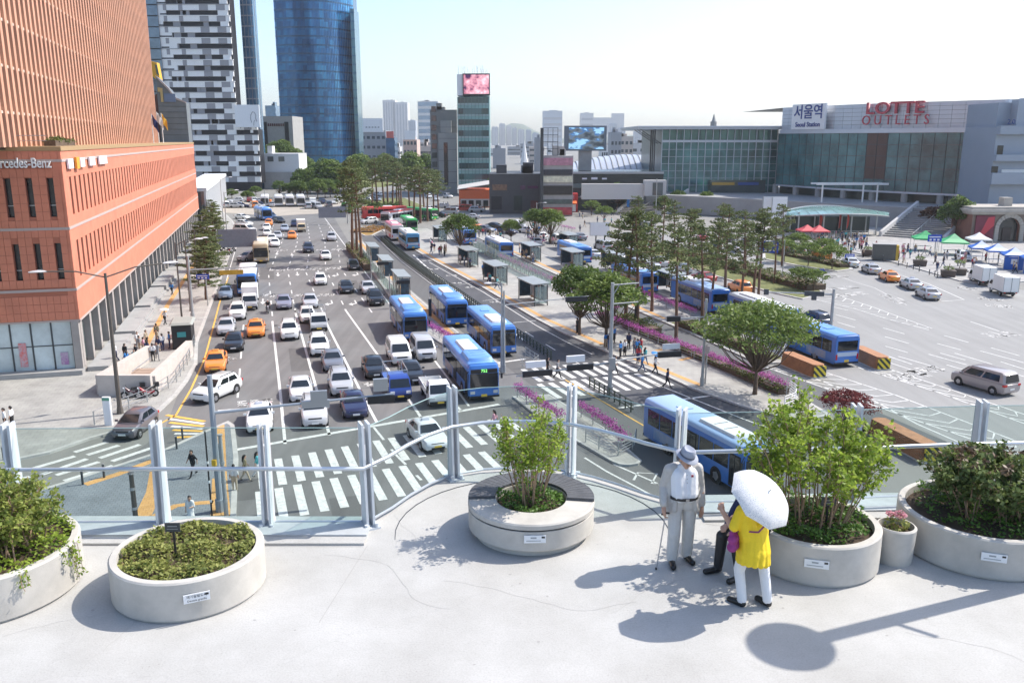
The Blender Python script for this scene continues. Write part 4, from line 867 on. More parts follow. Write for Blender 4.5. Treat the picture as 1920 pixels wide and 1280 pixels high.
xa,xb=AT(1862,300,190).x-sb.location.x,AT(1990,300,190).x-sb.location.x;Mann=mat('annex_metal',(0.30,0.345,0.41),0.5,0.2,var=0.04,scale=0.2)
MB().b2(xa,xb,0,30,ZTER*0+4,AT(1880,238,190).z).build('lower_wall',Mann,sb);MB().b2(xa+0.8,xb,2,30,AT(1880,238,190).z,AT(1880,192,190).z).build('upper_wall',Mann,sb)
MB().b2(xa+3.6,xb,-0.6,2,AT(1880,236,190).z,AT(1880,186,190).z).build('corner_block',Mann,sb)
for(x0,x1,y0,y1,pr,mt)in[(1862,1992,236,252,1.5,Mann),(1860,1992,290,302,1.6,Mann),(1856,1992,324,345,1.7,Mann),(1867,1878,273,292,0.1,M_winD),(1861,1873,312,326,0.1,M_winD),(1880,1992,318,324,0.2,M_white)]:
 MB().b2(AT(x0,300,190).x-sb.location.x,AT(x1,300,190).x-sb.location.x,-pr,0.0,AT(1880,y1,190).z,AT(1880,y0,190).z).build('balcony' if pr>1 else 'window',mt,sb)
text('lettering','2.0',1.4,Mnavy,(AT(1893,230,190).x-sb.location.x,-0.65,AT(1893,229,190).z),(R(90),0,0),sb,0.02)
for x,y,r_ in((5,184,.5),(8.2,182,.7)):MB().tube((xa+x,6,AT(1880,190,190).z),(xa+x,6,AT(1880,y,190).z),r_,n=8).build('roof_vent',M_metal,sb)
# old brick station with arch
Y=172.0;os_=thing('old_brick_station','old brick station wing with stone cornice and arched doorway','building',(AT(1880,450,Y).x,Y,0.14))
ox=lambda px_,py_=420:AT(px_,py_,Y).x-os_.location.x;oz=lambda py_:AT(1880,py_,Y).z-0.14
Mbrick=pavers('old_brick',(0.24,0.10,0.07),(0.29,0.13,0.09),(0.22,0.17,0.14),0.5,0.16,0,0.012);Mst=mat('old_stone',(0.40,0.37,0.33),0.8,var=0.12,scale=0.8)
zt=oz(402);xL,xR,cxa,ra=ox(1822),ox(2010),ox(1893),2.1
zs=oz(428)
MB().b2(xL,cxa-ra,0,8,0,zt).b2(cxa+ra,xR,0,8,0,zt).build('brick_wall',Mbrick,os_)
m=MB();n=12
arc=[(cxa-ra*math.cos(math.pi*i/n),zs+ra*math.sin(math.pi*i/n))for i in range(n+1)]
for i in range(n):m.add([(arc[i][0],y,arc[i][1])for y in(0,3)]+[(arc[i+1][0],y,arc[i+1][1])for y in(0,3)]+[(arc[i][0],0,zt),(arc[i+1][0],0,zt)],[(0,2,5,4),(0,1,3,2)])
m.build('arch_wall',Mbrick,os_)
m=MB()
for i in range(n):
 a0,a1=math.pi*(i+0.06)/n,math.pi*(i+0.94)/n
 f=lambda a,r_,y:(cxa-r_*math.cos(a),y,zs+r_*math.sin(a))
 mm=MB();P=[f(a0,ra,-0.2),f(a1,ra,-0.2),f(a1,ra+0.8,-0.2),f(a0,ra+0.8,-0.2),f(a0,ra,0.1),f(a1,ra,0.1),f(a1,ra+0.8,0.1),f(a0,ra+0.8,0.1)]
 mm.add(P,[(0,1,2,3),(7,6,5,4),(0,4,5,1),(1,5,6,2),(2,6,7,3),(3,7,4,0)]);mm.build('arch_stone',Mst,os_)
for sx in(-1,1):
 for k in range(6):MB().b2(cxa+sx*(ra+0.42)-0.42,cxa+sx*(ra+0.42)+0.42,-0.2,0.1,k*zs/6+0.02,(k+1)*zs/6-0.02).build('jamb_stone',Mst,os_)
MB().b2(cxa-ra,cxa+ra,0.8,1.0,0,zt-0.2).build('door_recess',M_winD,os_);MB().b2(cxa-0.9,cxa+0.9,0.6,0.8,0,zs).build('door',mat('old_door',(0.05,0.035,0.03),0.6),os_)
MB().b2(xL-0.5,xR,-0.5,8,zt,zt+0.45).build('cornice',Mst,os_);MB().b2(xL-0.9,xR,-0.9,8.4,zt+0.45,zt+1.0).build('cornice',Mst,os_);MB().b2(xL-0.3,xR,-0.3,8,zt+1.0,oz(388)).build('parapet',Mst,os_)
MB().b2(ox(1888),ox(1904),2,4,oz(388),oz(372)).build('chimney',Mst,os_)
bn=MB().b2(ox(1828),ox(1863),-0.35,-0.1,0.4,oz(404)).build('banner',mat('banner_maroon',(0.16,0.03,0.05),0.7,var=0.2,scale=0.6),os_)
MB().add([(ox(1840),-0.38,0.8),(ox(1862),-0.38,3.2),(ox(1862),-0.38,5.0),(ox(1850),-0.38,4.8),(ox(1836),-0.38,1.2)],[(0,1,2,3,4)]).build('banner_shape',mat('banner_red',(0.5,0.05,0.07),0.7),bn)
# ellipse canopy with columns
cc=G(1580,446);cn=thing('glass_canopy','leaf-shaped pale green glass canopy over the station plaza entrance','canopy',(cc.x,cc.y+6,0.15))
rw=(G(1680,446).x-G(1480,446).x)/2*1.06;Mcan=gmat('canopy_glass',(0.20,0.34,0.32),0.15,0.1,0.2,0.3)
def can(t,s):
 x=-rw+2*rw*t;half=7.5*math.sin(math.pi*t)**0.8;return(x,half*s,4.6+1.1*math.sin(math.pi*t)-0.5*s*s+0.3*s)
for i in range(14):
 for j in range(4):
  t0,t1,s0,s1=(i+0.03)/14,(i+0.97)/14,-1+2*(j+0.02)/4,-1+2*(j+0.98)/4
  MB().add([can(t0,s0),can(t1,s0),can(t1,s1),can(t0,s1)],[(0,1,2,3)]).build('pane',Mcan,cn)
MB().path([can(i/24,-1)for i in range(25)],0.16,5).path([can(i/24,1)for i in range(25)],0.16,5).build('rim',M_steel,cn)
for x in(-rw*0.7,-rw*0.25,rw*0.25,rw*0.7):
 for y in(-2.5,3):MB().tube((x,y,0),(x,y,4.9),0.16,n=8).build('column',M_steel,cn)
MB().b2(-rw*0.8,rw*0.8,4,8,0,3.4).build('subway_wall',mat('subway_dark',(0.04,0.055,0.055),0.3,spec=0.6),cn)
me=MB().b2(-0.06,0.06,-2.6,-2.5,0,1.1).mesh('rail_post',M_steel)
for k in range(14):link('rail_post',me,cn,(-rw*0.6+k*1.2,-1.5,0))
MB().b2(-rw*0.6,rw*0.8,-4.1,-4.04,1.02,1.1).build('handrail',M_steel,cn)
pf=thing('portal_frame','white steel portal frame standing above the leaf canopy','frame',(G(1640,430).x,G(1640,430).y+16,ZTER))
for x in(-7,3,6.5):MB().tube((x,0,-1),(x,0,4.4),0.22,n=8).build('post',M_white,pf)
MB().b2(-8.5,9,-0.4,0.4,4.2,4.7).b2(-8.5,9,3.6,4.4,4.2,4.6).build('beam',M_white,pf)
# stairs right: ramp wall and stepped slope
def stairs(name,label,p0,p1,w,zlo,zhi,n,mt,par_mt):
 p0,p1=Vector(p0),Vector(p1);d=(p1-p0);L=d.length;d/=L
 o=thing(name,label,'stairs',(p0.x,p0.y,0),math.atan2(d.y,d.x)-math.pi/2)
 for k in range(n):MB().b2(-w/2,w/2,L*k/n,L+0.5,zlo+(zhi-zlo)*k/n-(0.05 if k==0 else 0.0),zlo+(zhi-zlo)*(k+1)/n).build('step',mt,o)
 for sx in(-1,1):
  m=MB();x0,x1=sx*w/2,sx*(w/2+0.6)
  m.add([(x,y,z)for x in(x0,x1)for y,z in((-0.5,zlo),(L,zlo),(L,zhi+1.1),(-0.5,zlo+1.0))],[(0,1,2,3),(7,6,5,4),(0,3,7,4),(3,2,6,7),(1,5,6,2)]);m.build('side_wall',par_mt,o)
 m=MB();m.tube((0,0,zlo+0.9),(0,L,zhi+0.9),0.06,n=6)
 for k in range(0,9):m.tube((0,L*k/8,zlo+(zhi-zlo)*k/8),(0,L*k/8,zlo+(zhi-zlo)*k/8+0.9),0.05,n=5)
 m.build('handrail',M_steel,o);return o
Mst2=mat('stair_stone',(0.24,0.235,0.23),0.8,var=0.1,scale=0.6);Mwallp=mat('pale_wall',(0.52,0.51,0.5),0.8)
p=G(1710,448);stairs('plaza_stairs','broad grey stone stairs climbing right of the leaf canopy',p,p+Vector((15,17,0)),12,0.14,5.2,16,Mst2,Mwallp)
p=G(1195,402);stairs('arcade_stairs','wide stairs and ramp rising to the glass station hall',p,p+Vector((11,16,0)),12,0.1,5.2,16,Mst2,Mwallp)
gt=thing('escalator_gate','white box portal over the escalators below the station hall','portal',(AT(1215,365,238).x,238,0));MB().b2(-1,5.0,0,3,5,9.2).b2(-18,-1.002,1,3,4,8.2).build('portal_shell',Mwallp,gt);MB().b2(1.2,4.0,-0.1,0.2,5.2,8.6).build('opening',M_winG,gt)
# ================================================================== VEHICLES (local frame: +Y forward, origin on the ground under the middle)
M_cpaint=objcol('car_paint',0.3,0.6)
M_trim=mat('car_trim',(0.015,0.015,0.017),0.5)
M_blue=mat('bus_blue',(0.045,0.17,0.50),0.35,coat=0.3,var=.08,scale=.7);M_blue_sunlit=mat('bus_roof_sunlit_blue',(0.13,0.30,0.66),0.4,coat=0.2,var=.1,scale=.8)  # roof blue is the body blue lightened to stand for sunlight
def quad(a,b,c,d):return MB().add([a,b,c,d],[(0,1,2,3)])
def wheel_mesh(r,w):
 t=MB();n=18
 prof=[(r*0.62,-w/2),(r*0.9,-w/2),(r,-w*0.36),(r,w*0.36),(r*0.9,w/2),(r*0.62,w/2)]
 t.loft([[(x,rr*math.cos(2*math.pi*i/n),rr*math.sin(2*math.pi*i/n))for i in range(n)]for rr,x in prof],caps=(True,True))
 ri=MB()
 for s in(-1,1):
  ri.tube((s*(w/2-0.03),0,0),(s*(w/2+0.004),0,0),r*0.6,r*0.52,12)
  for k in range(5):
   a=2*math.pi*k/5;ri.box((0,0,0),(0.02,0.07*r/0.3,r*0.55),0,M=Matrix.Translation((s*(w/2+0.012),math.cos(a)*r*0.3,math.sin(a)*r*0.3))@Matrix.Rotation(a-math.pi/2,4,'X'))
 return t.mesh('tyre',M_tyre,40),ri.mesh('rim',M_rim)
WH={}
def wheel(r,w):
 if(r,w)not in WH:WH[(r,w)]=wheel_mesh(r,w)
 return WH[(r,w)]
def rrect(hw,yf,yr,z,k=0.14):
 return[(-hw,yr+k,z),(-hw+k,yr,z),(hw-k,yr,z),(hw,yr+k,z),(hw,yf-k,z),(hw-k*1.6,yf,z),(-hw+k*1.6,yf,z),(-hw,yf-k,z)]
def car_spec(L,W,H,st_,gh,wheel_r=0.32,wb=2.75,hl=(0.62,0.72),plate=M_plate,rails=False,roofbox=None):
 """st_: body stations (y, half width, z bottom, z top); gh: greenhouse levels (y front, y rear, half width, z)"""
 P=[]
 b=MB();rings=[]
 for y,w,zb,zt in st_:
  h=[(0.88*w,zb),(w,zb+0.16),(w*1.0,(zb+zt)/2+0.06),(w*0.975,zt-0.09),(w*0.86,zt)]
  rings.append([(x,y,z)for x,z in h]+[(-x,y,z)for x,z in h[::-1]])
 b.loft(rings);b.loft([rrect(w,yf,yr,z)for yf,yr,w,z in gh],caps=(False,True))
 P.append(('body',b.mesh('body',M_cpaint,38),None,[]))
 (f0,r0,w0,z0),(f1,r1,w1,z1)=gh[0],gh[1]
 def lerp(a,c,t):return a+(c-a)*t
 e=0.014
 def ws(front):
  y0,y1=(f0,f1)if front else(r0,r1);s=1 if front else-1
  q=[]
  for t,k in((0.10,0.86),(0.94,0.82)):
   w=lerp(w0,w1,t)*k;y=lerp(y0,y1,t)+s*e*1.5;z=lerp(z0,z1,t)+e;q.append([(-w,y,z),(w,y,z)])
  m=quad(q[0][0],q[0][1],q[1][1],q[1][0])if front else quad(q[0][1],q[0][0],q[1][0],q[1][1])
  return m
 P.append(('windscreen',ws(True).mesh('windscreen',M_carglass),None,[]));P.append(('rear_window',ws(False).mesh('rear_window',M_carglass),None,[]))
 for s in(-1,1):
  for(ta,tb)in((0.04,0.46),(0.50,0.93)):
   q=[]
   for t in(0.16,0.92):
    w=lerp(w0,w1,t)+e;yf=lerp(f0,f1,t)-0.24;yr=lerp(r0,r1,t)+0.2;z=lerp(z0,z1,t)
    q.append([(s*w,lerp(yf,yr,ta),z),(s*w,lerp(yf,yr,tb),z)])
   m=quad(q[0][0],q[0][1],q[1][1],q[1][0])
   P.append(('side_window',m.mesh('side_window',M_carglass),None,[]))
  yh=st_[1][0];wh_=st_[1][1]
  P.append(('headlight',MB().loft([[(s*wh_*0.62,yh+0.10,hl[0]),(s*wh_*1.0,yh-0.06,hl[0]),(s*wh_*0.98,yh-0.1,hl[1]),(s*wh_*0.6,yh+0.07,hl[1]-0.02)],[(s*wh_*0.62,yh-0.05,hl[0]),(s*wh_*1.0,yh-0.3,hl[0]),(s*wh_*0.98,yh-0.3,hl[1]),(s*wh_*0.6,yh-0.1,hl[1])]]).mesh('headlight',M_lamp),None,[]))
  yr_=st_[-2][0];wr=st_[-2][1];zr=st_[-2][3]
  P.append(('taillight',MB().box((s*wr*0.82,yr_-0.05,zr-0.16),(wr*0.34,0.22,0.17)).mesh('taillight',M_tail),None,[]))
  P.append(('wing_mirror',MB().box((s*(w0+0.12),f0-0.32,z0+0.1),(0.2,0.1,0.14)).mesh('wing_mirror',M_cpaint),None,[]))
 yf=st_[0][0]
 P.append(('grille',MB().box((0,st_[1][0]+0.085,(hl[0]+hl[1])/2-0.02),(st_[1][1]*1.1,0.06,0.12)).mesh('grille',M_trim),None,[]))
 P.append(('lower_intake',MB().box((0,yf-0.015,0.36),(st_[0][1]*1.5,0.06,0.14)).mesh('lower_intake',M_trim),None,[]))
 P.append(('number_plate',MB().box((0,yf+0.02,0.48),(0.5,0.02,0.12)).mesh('number_plate',plate),None,[]));P.append(('number_plate',MB().box((0,st_[-1][0]-0.02,0.62),(0.5,0.02,0.12)).mesh('number_plate',plate),None,[]))
 t,r_=wheel(wheel_r,0.22)
 for s in(-1,1):
  for y in(wb/2,-wb/2):
   P.append(('wheel',t,(s*(W/2-0.1),y+0.03,wheel_r),[('rim',r_)]))
 ar=MB()
 for s in(-1,1):
  for y in(wb/2,-wb/2):ar.tube((s*(W/2-0.12),y+0.03,wheel_r+0.02),(s*(W/2+0.003),y+0.03,wheel_r+0.02),wheel_r+0.07,n=16)
 P.append(('wheel_arch',ar.mesh('wheel_arch',M_trim),None,[]))
 if rails:P.append(('roof_rails',MB().tube((-gh[-1][2]*0.95,gh[-1][0],gh[-1][3]+0.04),(-gh[-1][2]*0.95,gh[-1][1],gh[-1][3]+0.04),0.03,n=5).tube((gh[-1][2]*0.95,gh[-1][0],gh[-1][3]+0.04),(gh[-1][2]*0.95,gh[-1][1],gh[-1][3]+0.04),0.03,n=5).mesh('roof_rails',M_trim),None,[]))
 if roofbox:P.append(('roof_sign',roofbox,None,[]))
 return dict(L=L,parts=P)
def taxi_sign(z,c=(0.75,0.35,0.08),y=-0.3):return MB().loft([rrect(0.34,y+0.12,y-0.12,z,0.04),rrect(0.26,y+0.07,y-0.07,z+0.17,0.03)],caps=(False,True)).mesh('roof_sign',mat('taxi_lamp_%d'%int(c[1]*100),c,0.4))
sed_st=[(2.42,.60,.34,.62),(2.28,.80,.22,.74),(1.85,.90,.2,.84),(1.0,.92,.2,.96),(0,.925,.2,.99),(-1,.925,.2,1.01),(-1.85,.9,.22,1.05),(-2.22,.84,.25,1.02),(-2.4,.68,.4,.9)]
sed_gh=[(1.05,-1.85,.84,.97),(.28,-1.12,.66,1.38),(.08,-.92,.58,1.46)]
SEDAN=car_spec(4.84,1.85,1.46,sed_st,sed_gh,hl=(.58,.71))
TAXI=car_spec(4.84,1.85,1.46,sed_st,sed_gh,hl=(.58,.71),plate=M_yplate,roofbox=taxi_sign(1.46))
TAXIW=car_spec(4.84,1.85,1.46,sed_st,sed_gh,hl=(.58,.71),plate=M_yplate,roofbox=taxi_sign(1.46,(0.6,0.6,0.65)))
suv_st=[(2.3,.66,.36,.72),(2.15,.84,.26,.9),(1.7,.92,.25,1.0),(1.0,.93,.25,1.1),(0,.935,.25,1.12),(-1.2,.935,.25,1.14),(-1.95,.91,.28,1.14),(-2.2,.86,.32,1.08),(-2.32,.72,.45,.95)]
suv_gh=[(1.1,-2.12,.86,1.08),(.35,-1.78,.70,1.58),(.15,-1.6,.62,1.69)]
SUV=car_spec(4.62,1.88,1.69,suv_st,suv_gh,.36,2.7,(.74,.88),rails=True)
hat_st=[(2.08,.6,.34,.62),(1.95,.78,.22,.76),(1.55,.87,.2,.88),(.9,.885,.2,.98),(0,.89,.2,1.0),(-.9,.89,.2,1.03),(-1.6,.87,.22,1.06),(-1.95,.8,.26,1.0),(-2.06,.66,.4,.9)]
hat_gh=[(1.1,-1.92,.81,.98),(.28,-1.45,.64,1.42),(.1,-1.25,.56,1.5)]
HATCH=car_spec(4.14,1.78,1.5,hat_st,hat_gh,.31,2.55,(.6,.74))
van_st=[(2.55,.68,.34,.7),(2.42,.86,.24,.92),(2.05,.94,.22,1.04),(1.5,.955,.22,1.1),(0,.96,.22,1.1),(-1.5,.96,.22,1.1),(-2.4,.95,.25,1.1),(-2.55,.9,.4,1.0)]
van_gh=[(1.75,-2.5,.93,1.08),(.95,-2.38,.82,1.78),(.75,-2.2,.74,1.92)]
VAN=car_spec(5.1,1.92,1.92,van_st,van_gh,.34,3.15,(.78,.94))
def truck_spec(kind,cab=(0.8,0.8,0.78),box_mat=None):
 P=[];W=0.87
 c=MB()
 rings=[[(-W,2.45,.38),(W,2.45,.38),(W,1.0,.38),(-W,1.0,.38)],[(-W,2.5,.55),(W,2.5,.55),(W,.98,.55),(-W,.98,.55)],[(-W,2.42,1.08),(W,2.42,1.08),(W,.95,1.08),(-W,.95,1.08)],[(-W*.9,1.95,1.78),(W*.9,1.95,1.78),(W*.92,.98,1.8),(-W*.92,.98,1.8)],[(-W*.8,1.75,1.9),(W*.8,1.75,1.9),(W*.84,1.05,1.92),(-W*.84,1.05,1.92)]]
 c.loft(rings);P.append(('cab',c.mesh('cab',M_cpaint,35),None,[]))
 P.append(('windscreen',quad((-W*.9,2.40,1.14),(W*.9,2.40,1.14),(W*.83,2.0,1.74),(-W*.83,2.0,1.74)).mesh('windscreen',M_carglass),None,[]))
 for s in(-1,1):
  P.append(('side_window',quad((s*(W+.012),2.2,1.14),(s*(W+.012),1.2,1.14),(s*W*.925,1.2,1.68),(s*W*.925,1.85,1.68)).mesh('side_window',M_carglass),None,[]))
  P.append(('headlight',MB().box((s*.62,2.5,.78),(.34,.1,.2)).mesh('headlight',M_lamp),None,[]));P.append(('wing_mirror',MB().box((s*1.02,2.3,1.35),(.14,.08,.26)).mesh('wing_mirror',M_trim),None,[]))
  P.append(('taillight',MB().box((s*.7,-2.62,.62),(.22,.06,.12)).mesh('taillight',M_tail),None,[]))
 P.append(('bumper',MB().box((0,2.5,.46),(1.7,.14,.2)).mesh('bumper',M_trim if kind!='x' else M_cpaint),None,[]));P.append(('number_plate',MB().box((0,2.58,.48),(.5,.02,.13)).mesh('number_plate',M_yplate),None,[]))
 P.append(('chassis',MB().box((0,-.8,.5),(1.2,3.7,.2)).mesh('chassis',M_trim),None,[]))
 bm=box_mat or M_white
 if kind=='box':
  P.append(('cargo_box',MB().box((0,-.9,1.66),(1.86,3.5,1.95)).mesh('cargo_box',bm),None,[('door_seam',MB().box((0,-2.66,1.66),(.04,.03,1.85)).box((0,-2.66,.72),(1.8,.03,.05)).mesh('door_seam',M_dgrey)),('corner_trim',MB().box((.93,-2.66,1.66),(.05,.05,1.96)).box((-.93,-2.66,1.66),(.05,.05,1.96)).mesh('corner_trim',M_steel))]))
 elif kind=='flat':
  P.append(('bed',MB().box((0,-.85,.72),(1.75,3.4,.1)).mesh('bed',M_cpaint),None,[]))
  for s in(-1,1):P.append(('side_board',MB().box((s*.86,-.85,.98),(.05,3.4,.42)).mesh('side_board',M_cpaint),None,[]))
  P.append(('tailgate',MB().box((0,-2.55,.98),(1.75,.05,.42)).mesh('tailgate',M_cpaint),None,[]));P.append(('load',MB().box((0.1,-.2,1.0),(1.3,1.6,.35)).mesh('load',M_greyst),None,[]))
 elif kind=='rack':
  P.append(('bed',MB().box((0,-.85,.9),(1.75,3.4,.5)).mesh('bed',M_cpaint),None,[]))
  m=MB()
  for s in(-.8,.8):
   for y in(.8,-2.4):m.tube((s,y,1.1),(s,y,2.1),.035,n=5)
   m.tube((s,.8,2.1),(s,-2.4,2.1),.035,n=5)
  for y in(.8,-2.4):m.tube((-.8,y,2.1),(.8,y,2.1),.035,n=5)
  P.append(('rack',m.mesh('rack',M_steel),None,[]))
 t,r_=wheel(.33,.22)
 for s in(-1,1):
  for y in(1.65,-1.5):P.append(('wheel',t,(s*.76,y,.33),[('rim',r_)]))
 return dict(L=5.1,parts=P)
TRUCK_BOX=truck_spec('box');TRUCK_FLAT=truck_spec('flat');TRUCK_RACK=truck_spec('rack')
def bus_spec(kind,L=10.9,body=M_blue,lower=None,roofm=M_blue_sunlit,H=2.98,num=None,stripe=None):
 """kind: 'cng' tall front roof cover, 'ac' flat white roof unit, 'coach'"""
 P=[];W=1.24;h=L/2
 b=MB();rings=[]
 for y,k,zt in((-h,.97,H-.12),(-h+.12,1,H),(h-.5,1,H),(h-.12,.98,H-.06),(h,.93,H-.3)):
  rings.append([(-W*k,y,.35),(W*k,y,.35),(W*k,y,zt-.28),(W*k*.93,y,zt-.08),(W*k*.8,y,zt),(-W*k*.8,y,zt),(-W*k*.93,y,zt-.08),(-W*k,y,zt-.28)])
 b.loft(rings);bo=b.mesh('body',body,40);P.append(('body',bo,None,[]))
 P.append(('roof',MB().loft([[(-W*.80,y,H+.012),(-W*.92,y,H-.06),(-W*.99,y,H-.24),(-W*1.005,y,H-.24),(-W*.93,y,H-.05),(-W*.79,y,H+.03),(W*.79,y,H+.03),(W*.93,y,H-.05),(W*1.005,y,H-.24),(W*.99,y,H-.24),(W*.92,y,H-.06),(W*.8,y,H+.012)]for y in(-h+.1,h-.45)]).mesh('roof',roofm,40),None,[]))
 if lower:P.append(('lower_panel',MB().b2(-W-.01,W+.01,-h+.05,h-.3,.36,1.15).mesh('lower_panel',lower),None,[]))
 if stripe:P.append(('side_graphic',MB().b2(-W-.014,W+.014,-h*.75,-h*.2,.55,1.25).mesh('side_graphic',stripe),None,[]))
 zs0,zs1=(1.35,2.42)if kind!='coach' else(1.6,2.6)
 n=6 if kind!='coach' else 7;dw=(L-2.0)/n
 for s in(-1,1):
  for i in range(n):
   y0=-h+.55+i*dw;P.append(('side_window',MB().b2(s*W,s*(W+.02),y0+.05,y0+dw-.05,zs0,zs1).mesh('side_window',M_carglass),None,[]))
 for(y0,y1)in((h-1.35,h-.35),(-.5,.75)):
  P.append(('door',MB().b2(W+.001,W+.028,y0,y1,.42,2.4).mesh('door',M_trim),None,[('door_glass',MB().b2(W+.028,W+.034,y0+.08,(y0+y1)/2-.04,.6,2.3).b2(W+.028,W+.034,(y0+y1)/2+.04,y1-.08,.6,2.3).mesh('door_glass',M_carglass))]))
 P.append(('windscreen',MB().add([(-W*.90,h+.02,1.12),(W*.90,h+.02,1.12),(W*.89,h+.015,2.3),(-W*.89,h+.015,2.3),(-W*.985,h-.1,1.15),(W*.985,h-.1,1.15),(W*.985,h-.1,2.3),(-W*.985,h-.1,2.3)],[(0,1,2,3),(1,5,6,2),(4,0,3,7)]).mesh('windscreen',M_carglass),None,[]))
 sub=[]
 if num:
  tm=text_mesh(num,.34,0.0);tm.materials.clear();tm.materials.append(emit('led_green',(0.25,0.9,0.2),1.0));tm.transform(Matrix.Translation((0,h+.05,2.5))@Matrix.Rotation(math.pi,4,'Z')@Matrix.Rotation(math.pi/2,4,'X'));sub.append(('route_number',tm))
 P.append(('destination_display',MB().b2(-W*.86,W*.86,h-.1,h+.03,2.32,2.64).mesh('destination_display',M_black),None,sub))
 P.append(('rear_window',MB().b2(-W*.82,W*.82,-h-.02,-h+.05,1.55,2.45).mesh('rear_window',M_carglass),None,[]))
 P.append(('rear_panel',MB().b2(-W*.84,W*.84,-h-.025,-h+.05,1.05,1.42).mesh('rear_panel',mat('bus_ad_white',(0.45,0.52,0.62),0.5)),None,[]))
 for s in(-1,1):
  P.append(('headlight',MB().box((s*.92,h-.02,.78),(.36,.1,.24)).mesh('headlight',M_lamp),None,[]));P.append(('taillight',MB().box((s*1.08,-h,1.0),(.16,.06,.5)).mesh('taillight',M_tail),None,[]))
  P.append(('wing_mirror',MB().box((s*1.42,h-.05,2.0),(.16,.08,.4)).tube((s*1.2,h-.1,2.5),(s*1.42,h-.05,2.2),.025,n=5).mesh('wing_mirror',M_trim),None,[]))
 P.append(('number_plate',MB().box((0,h+.01,.52),(.46,.02,.2)).mesh('number_plate',M_yplate),None,[]));P.append(('number_plate',MB().box((0,-h-.01,.62),(.46,.02,.2)).mesh('number_plate',M_yplate),None,[]))
 P.append(('bumper',MB().box((0,0,.42),(2.46,L+.03,.16)).mesh('bumper',M_trim),None,[]))
 whm=mat('bus_roof_white',(0.68,0.68,0.69),0.5)
 if kind=='cng':
  m=MB();m.loft([rrect(.98,h-.9,h-4.2,H+.02,.2),rrect(.94,h-1.1,h-4.0,H+.28,.2),rrect(.80,h-1.5,h-3.8,H+.36,.2)],caps=(False,True));P.append(('roof_tank_cover',m.mesh('roof_tank_cover',roofm,40),None,[]))
  m=MB()
  for k in range(3):m.box((0,h-1.9-k*.7,H+.363),(1.1,.04,.012))
  P.append(('cover_slots',m.mesh('cover_slots',M_dgrey),None,[]))
  P.append(('roof_air_unit',MB().loft([rrect(.62,h-4.5,-h+2.6,H+.02,.1),rrect(.56,h-4.6,-h+2.7,H+.2,.1)],caps=(False,True)).mesh('roof_air_unit',whm,30),None,[('unit_slots',MB().box((0,0,H+.205),(.9,.06,.012)).box((0,-.9,H+.205),(.9,.06,.012)).mesh('unit_slots',M_dgrey))]))
 elif kind=='ac':
  P.append(('roof_air_unit',MB().loft([rrect(.72,h-1.6,h-5.4,H+.02,.1),rrect(.66,h-1.7,h-5.3,H+.2,.1)],caps=(False,True)).mesh('roof_air_unit',whm,30),None,[('unit_slots',MB().box((0,h-3,H+.205),(1.0,.06,.012)).box((0,h-4,H+.205),(1.0,.06,.012)).mesh('unit_slots',M_dgrey))]))
  P.append(('roof_hatch',MB().box((0,-h+3,H+.05),(.8,.8,.06)).mesh('roof_hatch',roofm),None,[]))
 else:
  P.append(('roof_air_unit',MB().loft([rrect(.7,.9,-2.2,H+.02,.12),rrect(.6,.7,-2.0,H+.2,.12)],caps=(False,True)).mesh('roof_air_unit',whm,30),None,[]))
 t,r_=wheel(.48,.28)
 for s in(-1,1):
  for y in(h-2.6,-h+3.0):P.append(('wheel',t,(s*(W-.13),y,.48),[('rim',r_)]))
 ar=MB()
 for s in(-1,1):
  for y in(h-2.6,-h+3.0):ar.tube((s*(W-.13),y,.5),(s*(W+.004),y,.5),.57,n=16)
 P.append(('wheel_arch',ar.mesh('wheel_arch',M_trim),None,[]))
 return dict(L=L,parts=P)
Mad1=mat('bus_ad_a',(0.2,0.3,0.5),0.5,scale=1.2,c2=(0.55,0.45,0.4),var=0.2);Mad2=mat('bus_ad_b',(0.5,0.5,0.55),0.5,scale=0.9,c2=(0.1,0.25,0.5),var=0.2)
BUS_CNG=bus_spec('cng',stripe=Mad1);BUS_752=bus_spec('cng',num='752',stripe=Mad1);BUS_AC=bus_spec('ac',stripe=Mad2);BUS_AC2=bus_spec('ac',stripe=Mad2,roofm=mat('bus_roof_pale',(0.3,0.42,0.62),0.45))
BUS_WROOF=bus_spec('ac',roofm=mat('bus_roof_whitish',(0.6,0.62,0.64),0.5))
C_tan=bus_spec('coach',11.6,mat('coach_tan',(0.42,0.33,0.2),0.35,coat=.3),roofm=mat('coach_cream',(0.55,0.48,0.36),0.4),H=3.25)
C_red=bus_spec('coach',11.6,mat('coach_red',(0.5,0.03,0.02),0.35,coat=.3),roofm=mat('coach_red_roof',(0.55,0.06,0.05),0.4),H=3.25,stripe=mat('coach_orange',(0.65,0.2,0.08),0.4))
C_redwhite=bus_spec('coach',11.6,mat('coach_white',(0.62,0.6,0.6),0.35,coat=.3),roofm=mat('coach_red_roof',(0.55,0.06,0.05),0.4),H=3.25)
C_pink=bus_spec('coach',11.2,mat('coach_white',(0.62,0.6,0.6),0.35),roofm=mat('coach_pink_roof',(0.6,0.2,0.25),0.4),H=3.2,stripe=mat('coach_redstripe',(0.6,0.05,0.08),0.4))
C_bw=bus_spec('coach',11.2,mat('coach_skyblue',(0.08,0.28,0.5),0.35),roofm=mat('coach_grey_roof',(0.55,0.56,0.52),0.4),H=3.2,lower=mat('coach_silver',(0.5,0.52,0.54),0.4))
C_white=bus_spec('coach',11.2,mat('coach_white',(0.62,0.6,0.6),0.35),roofm=mat('coach_white_roof',(0.7,0.7,0.7),0.4),H=3.2)
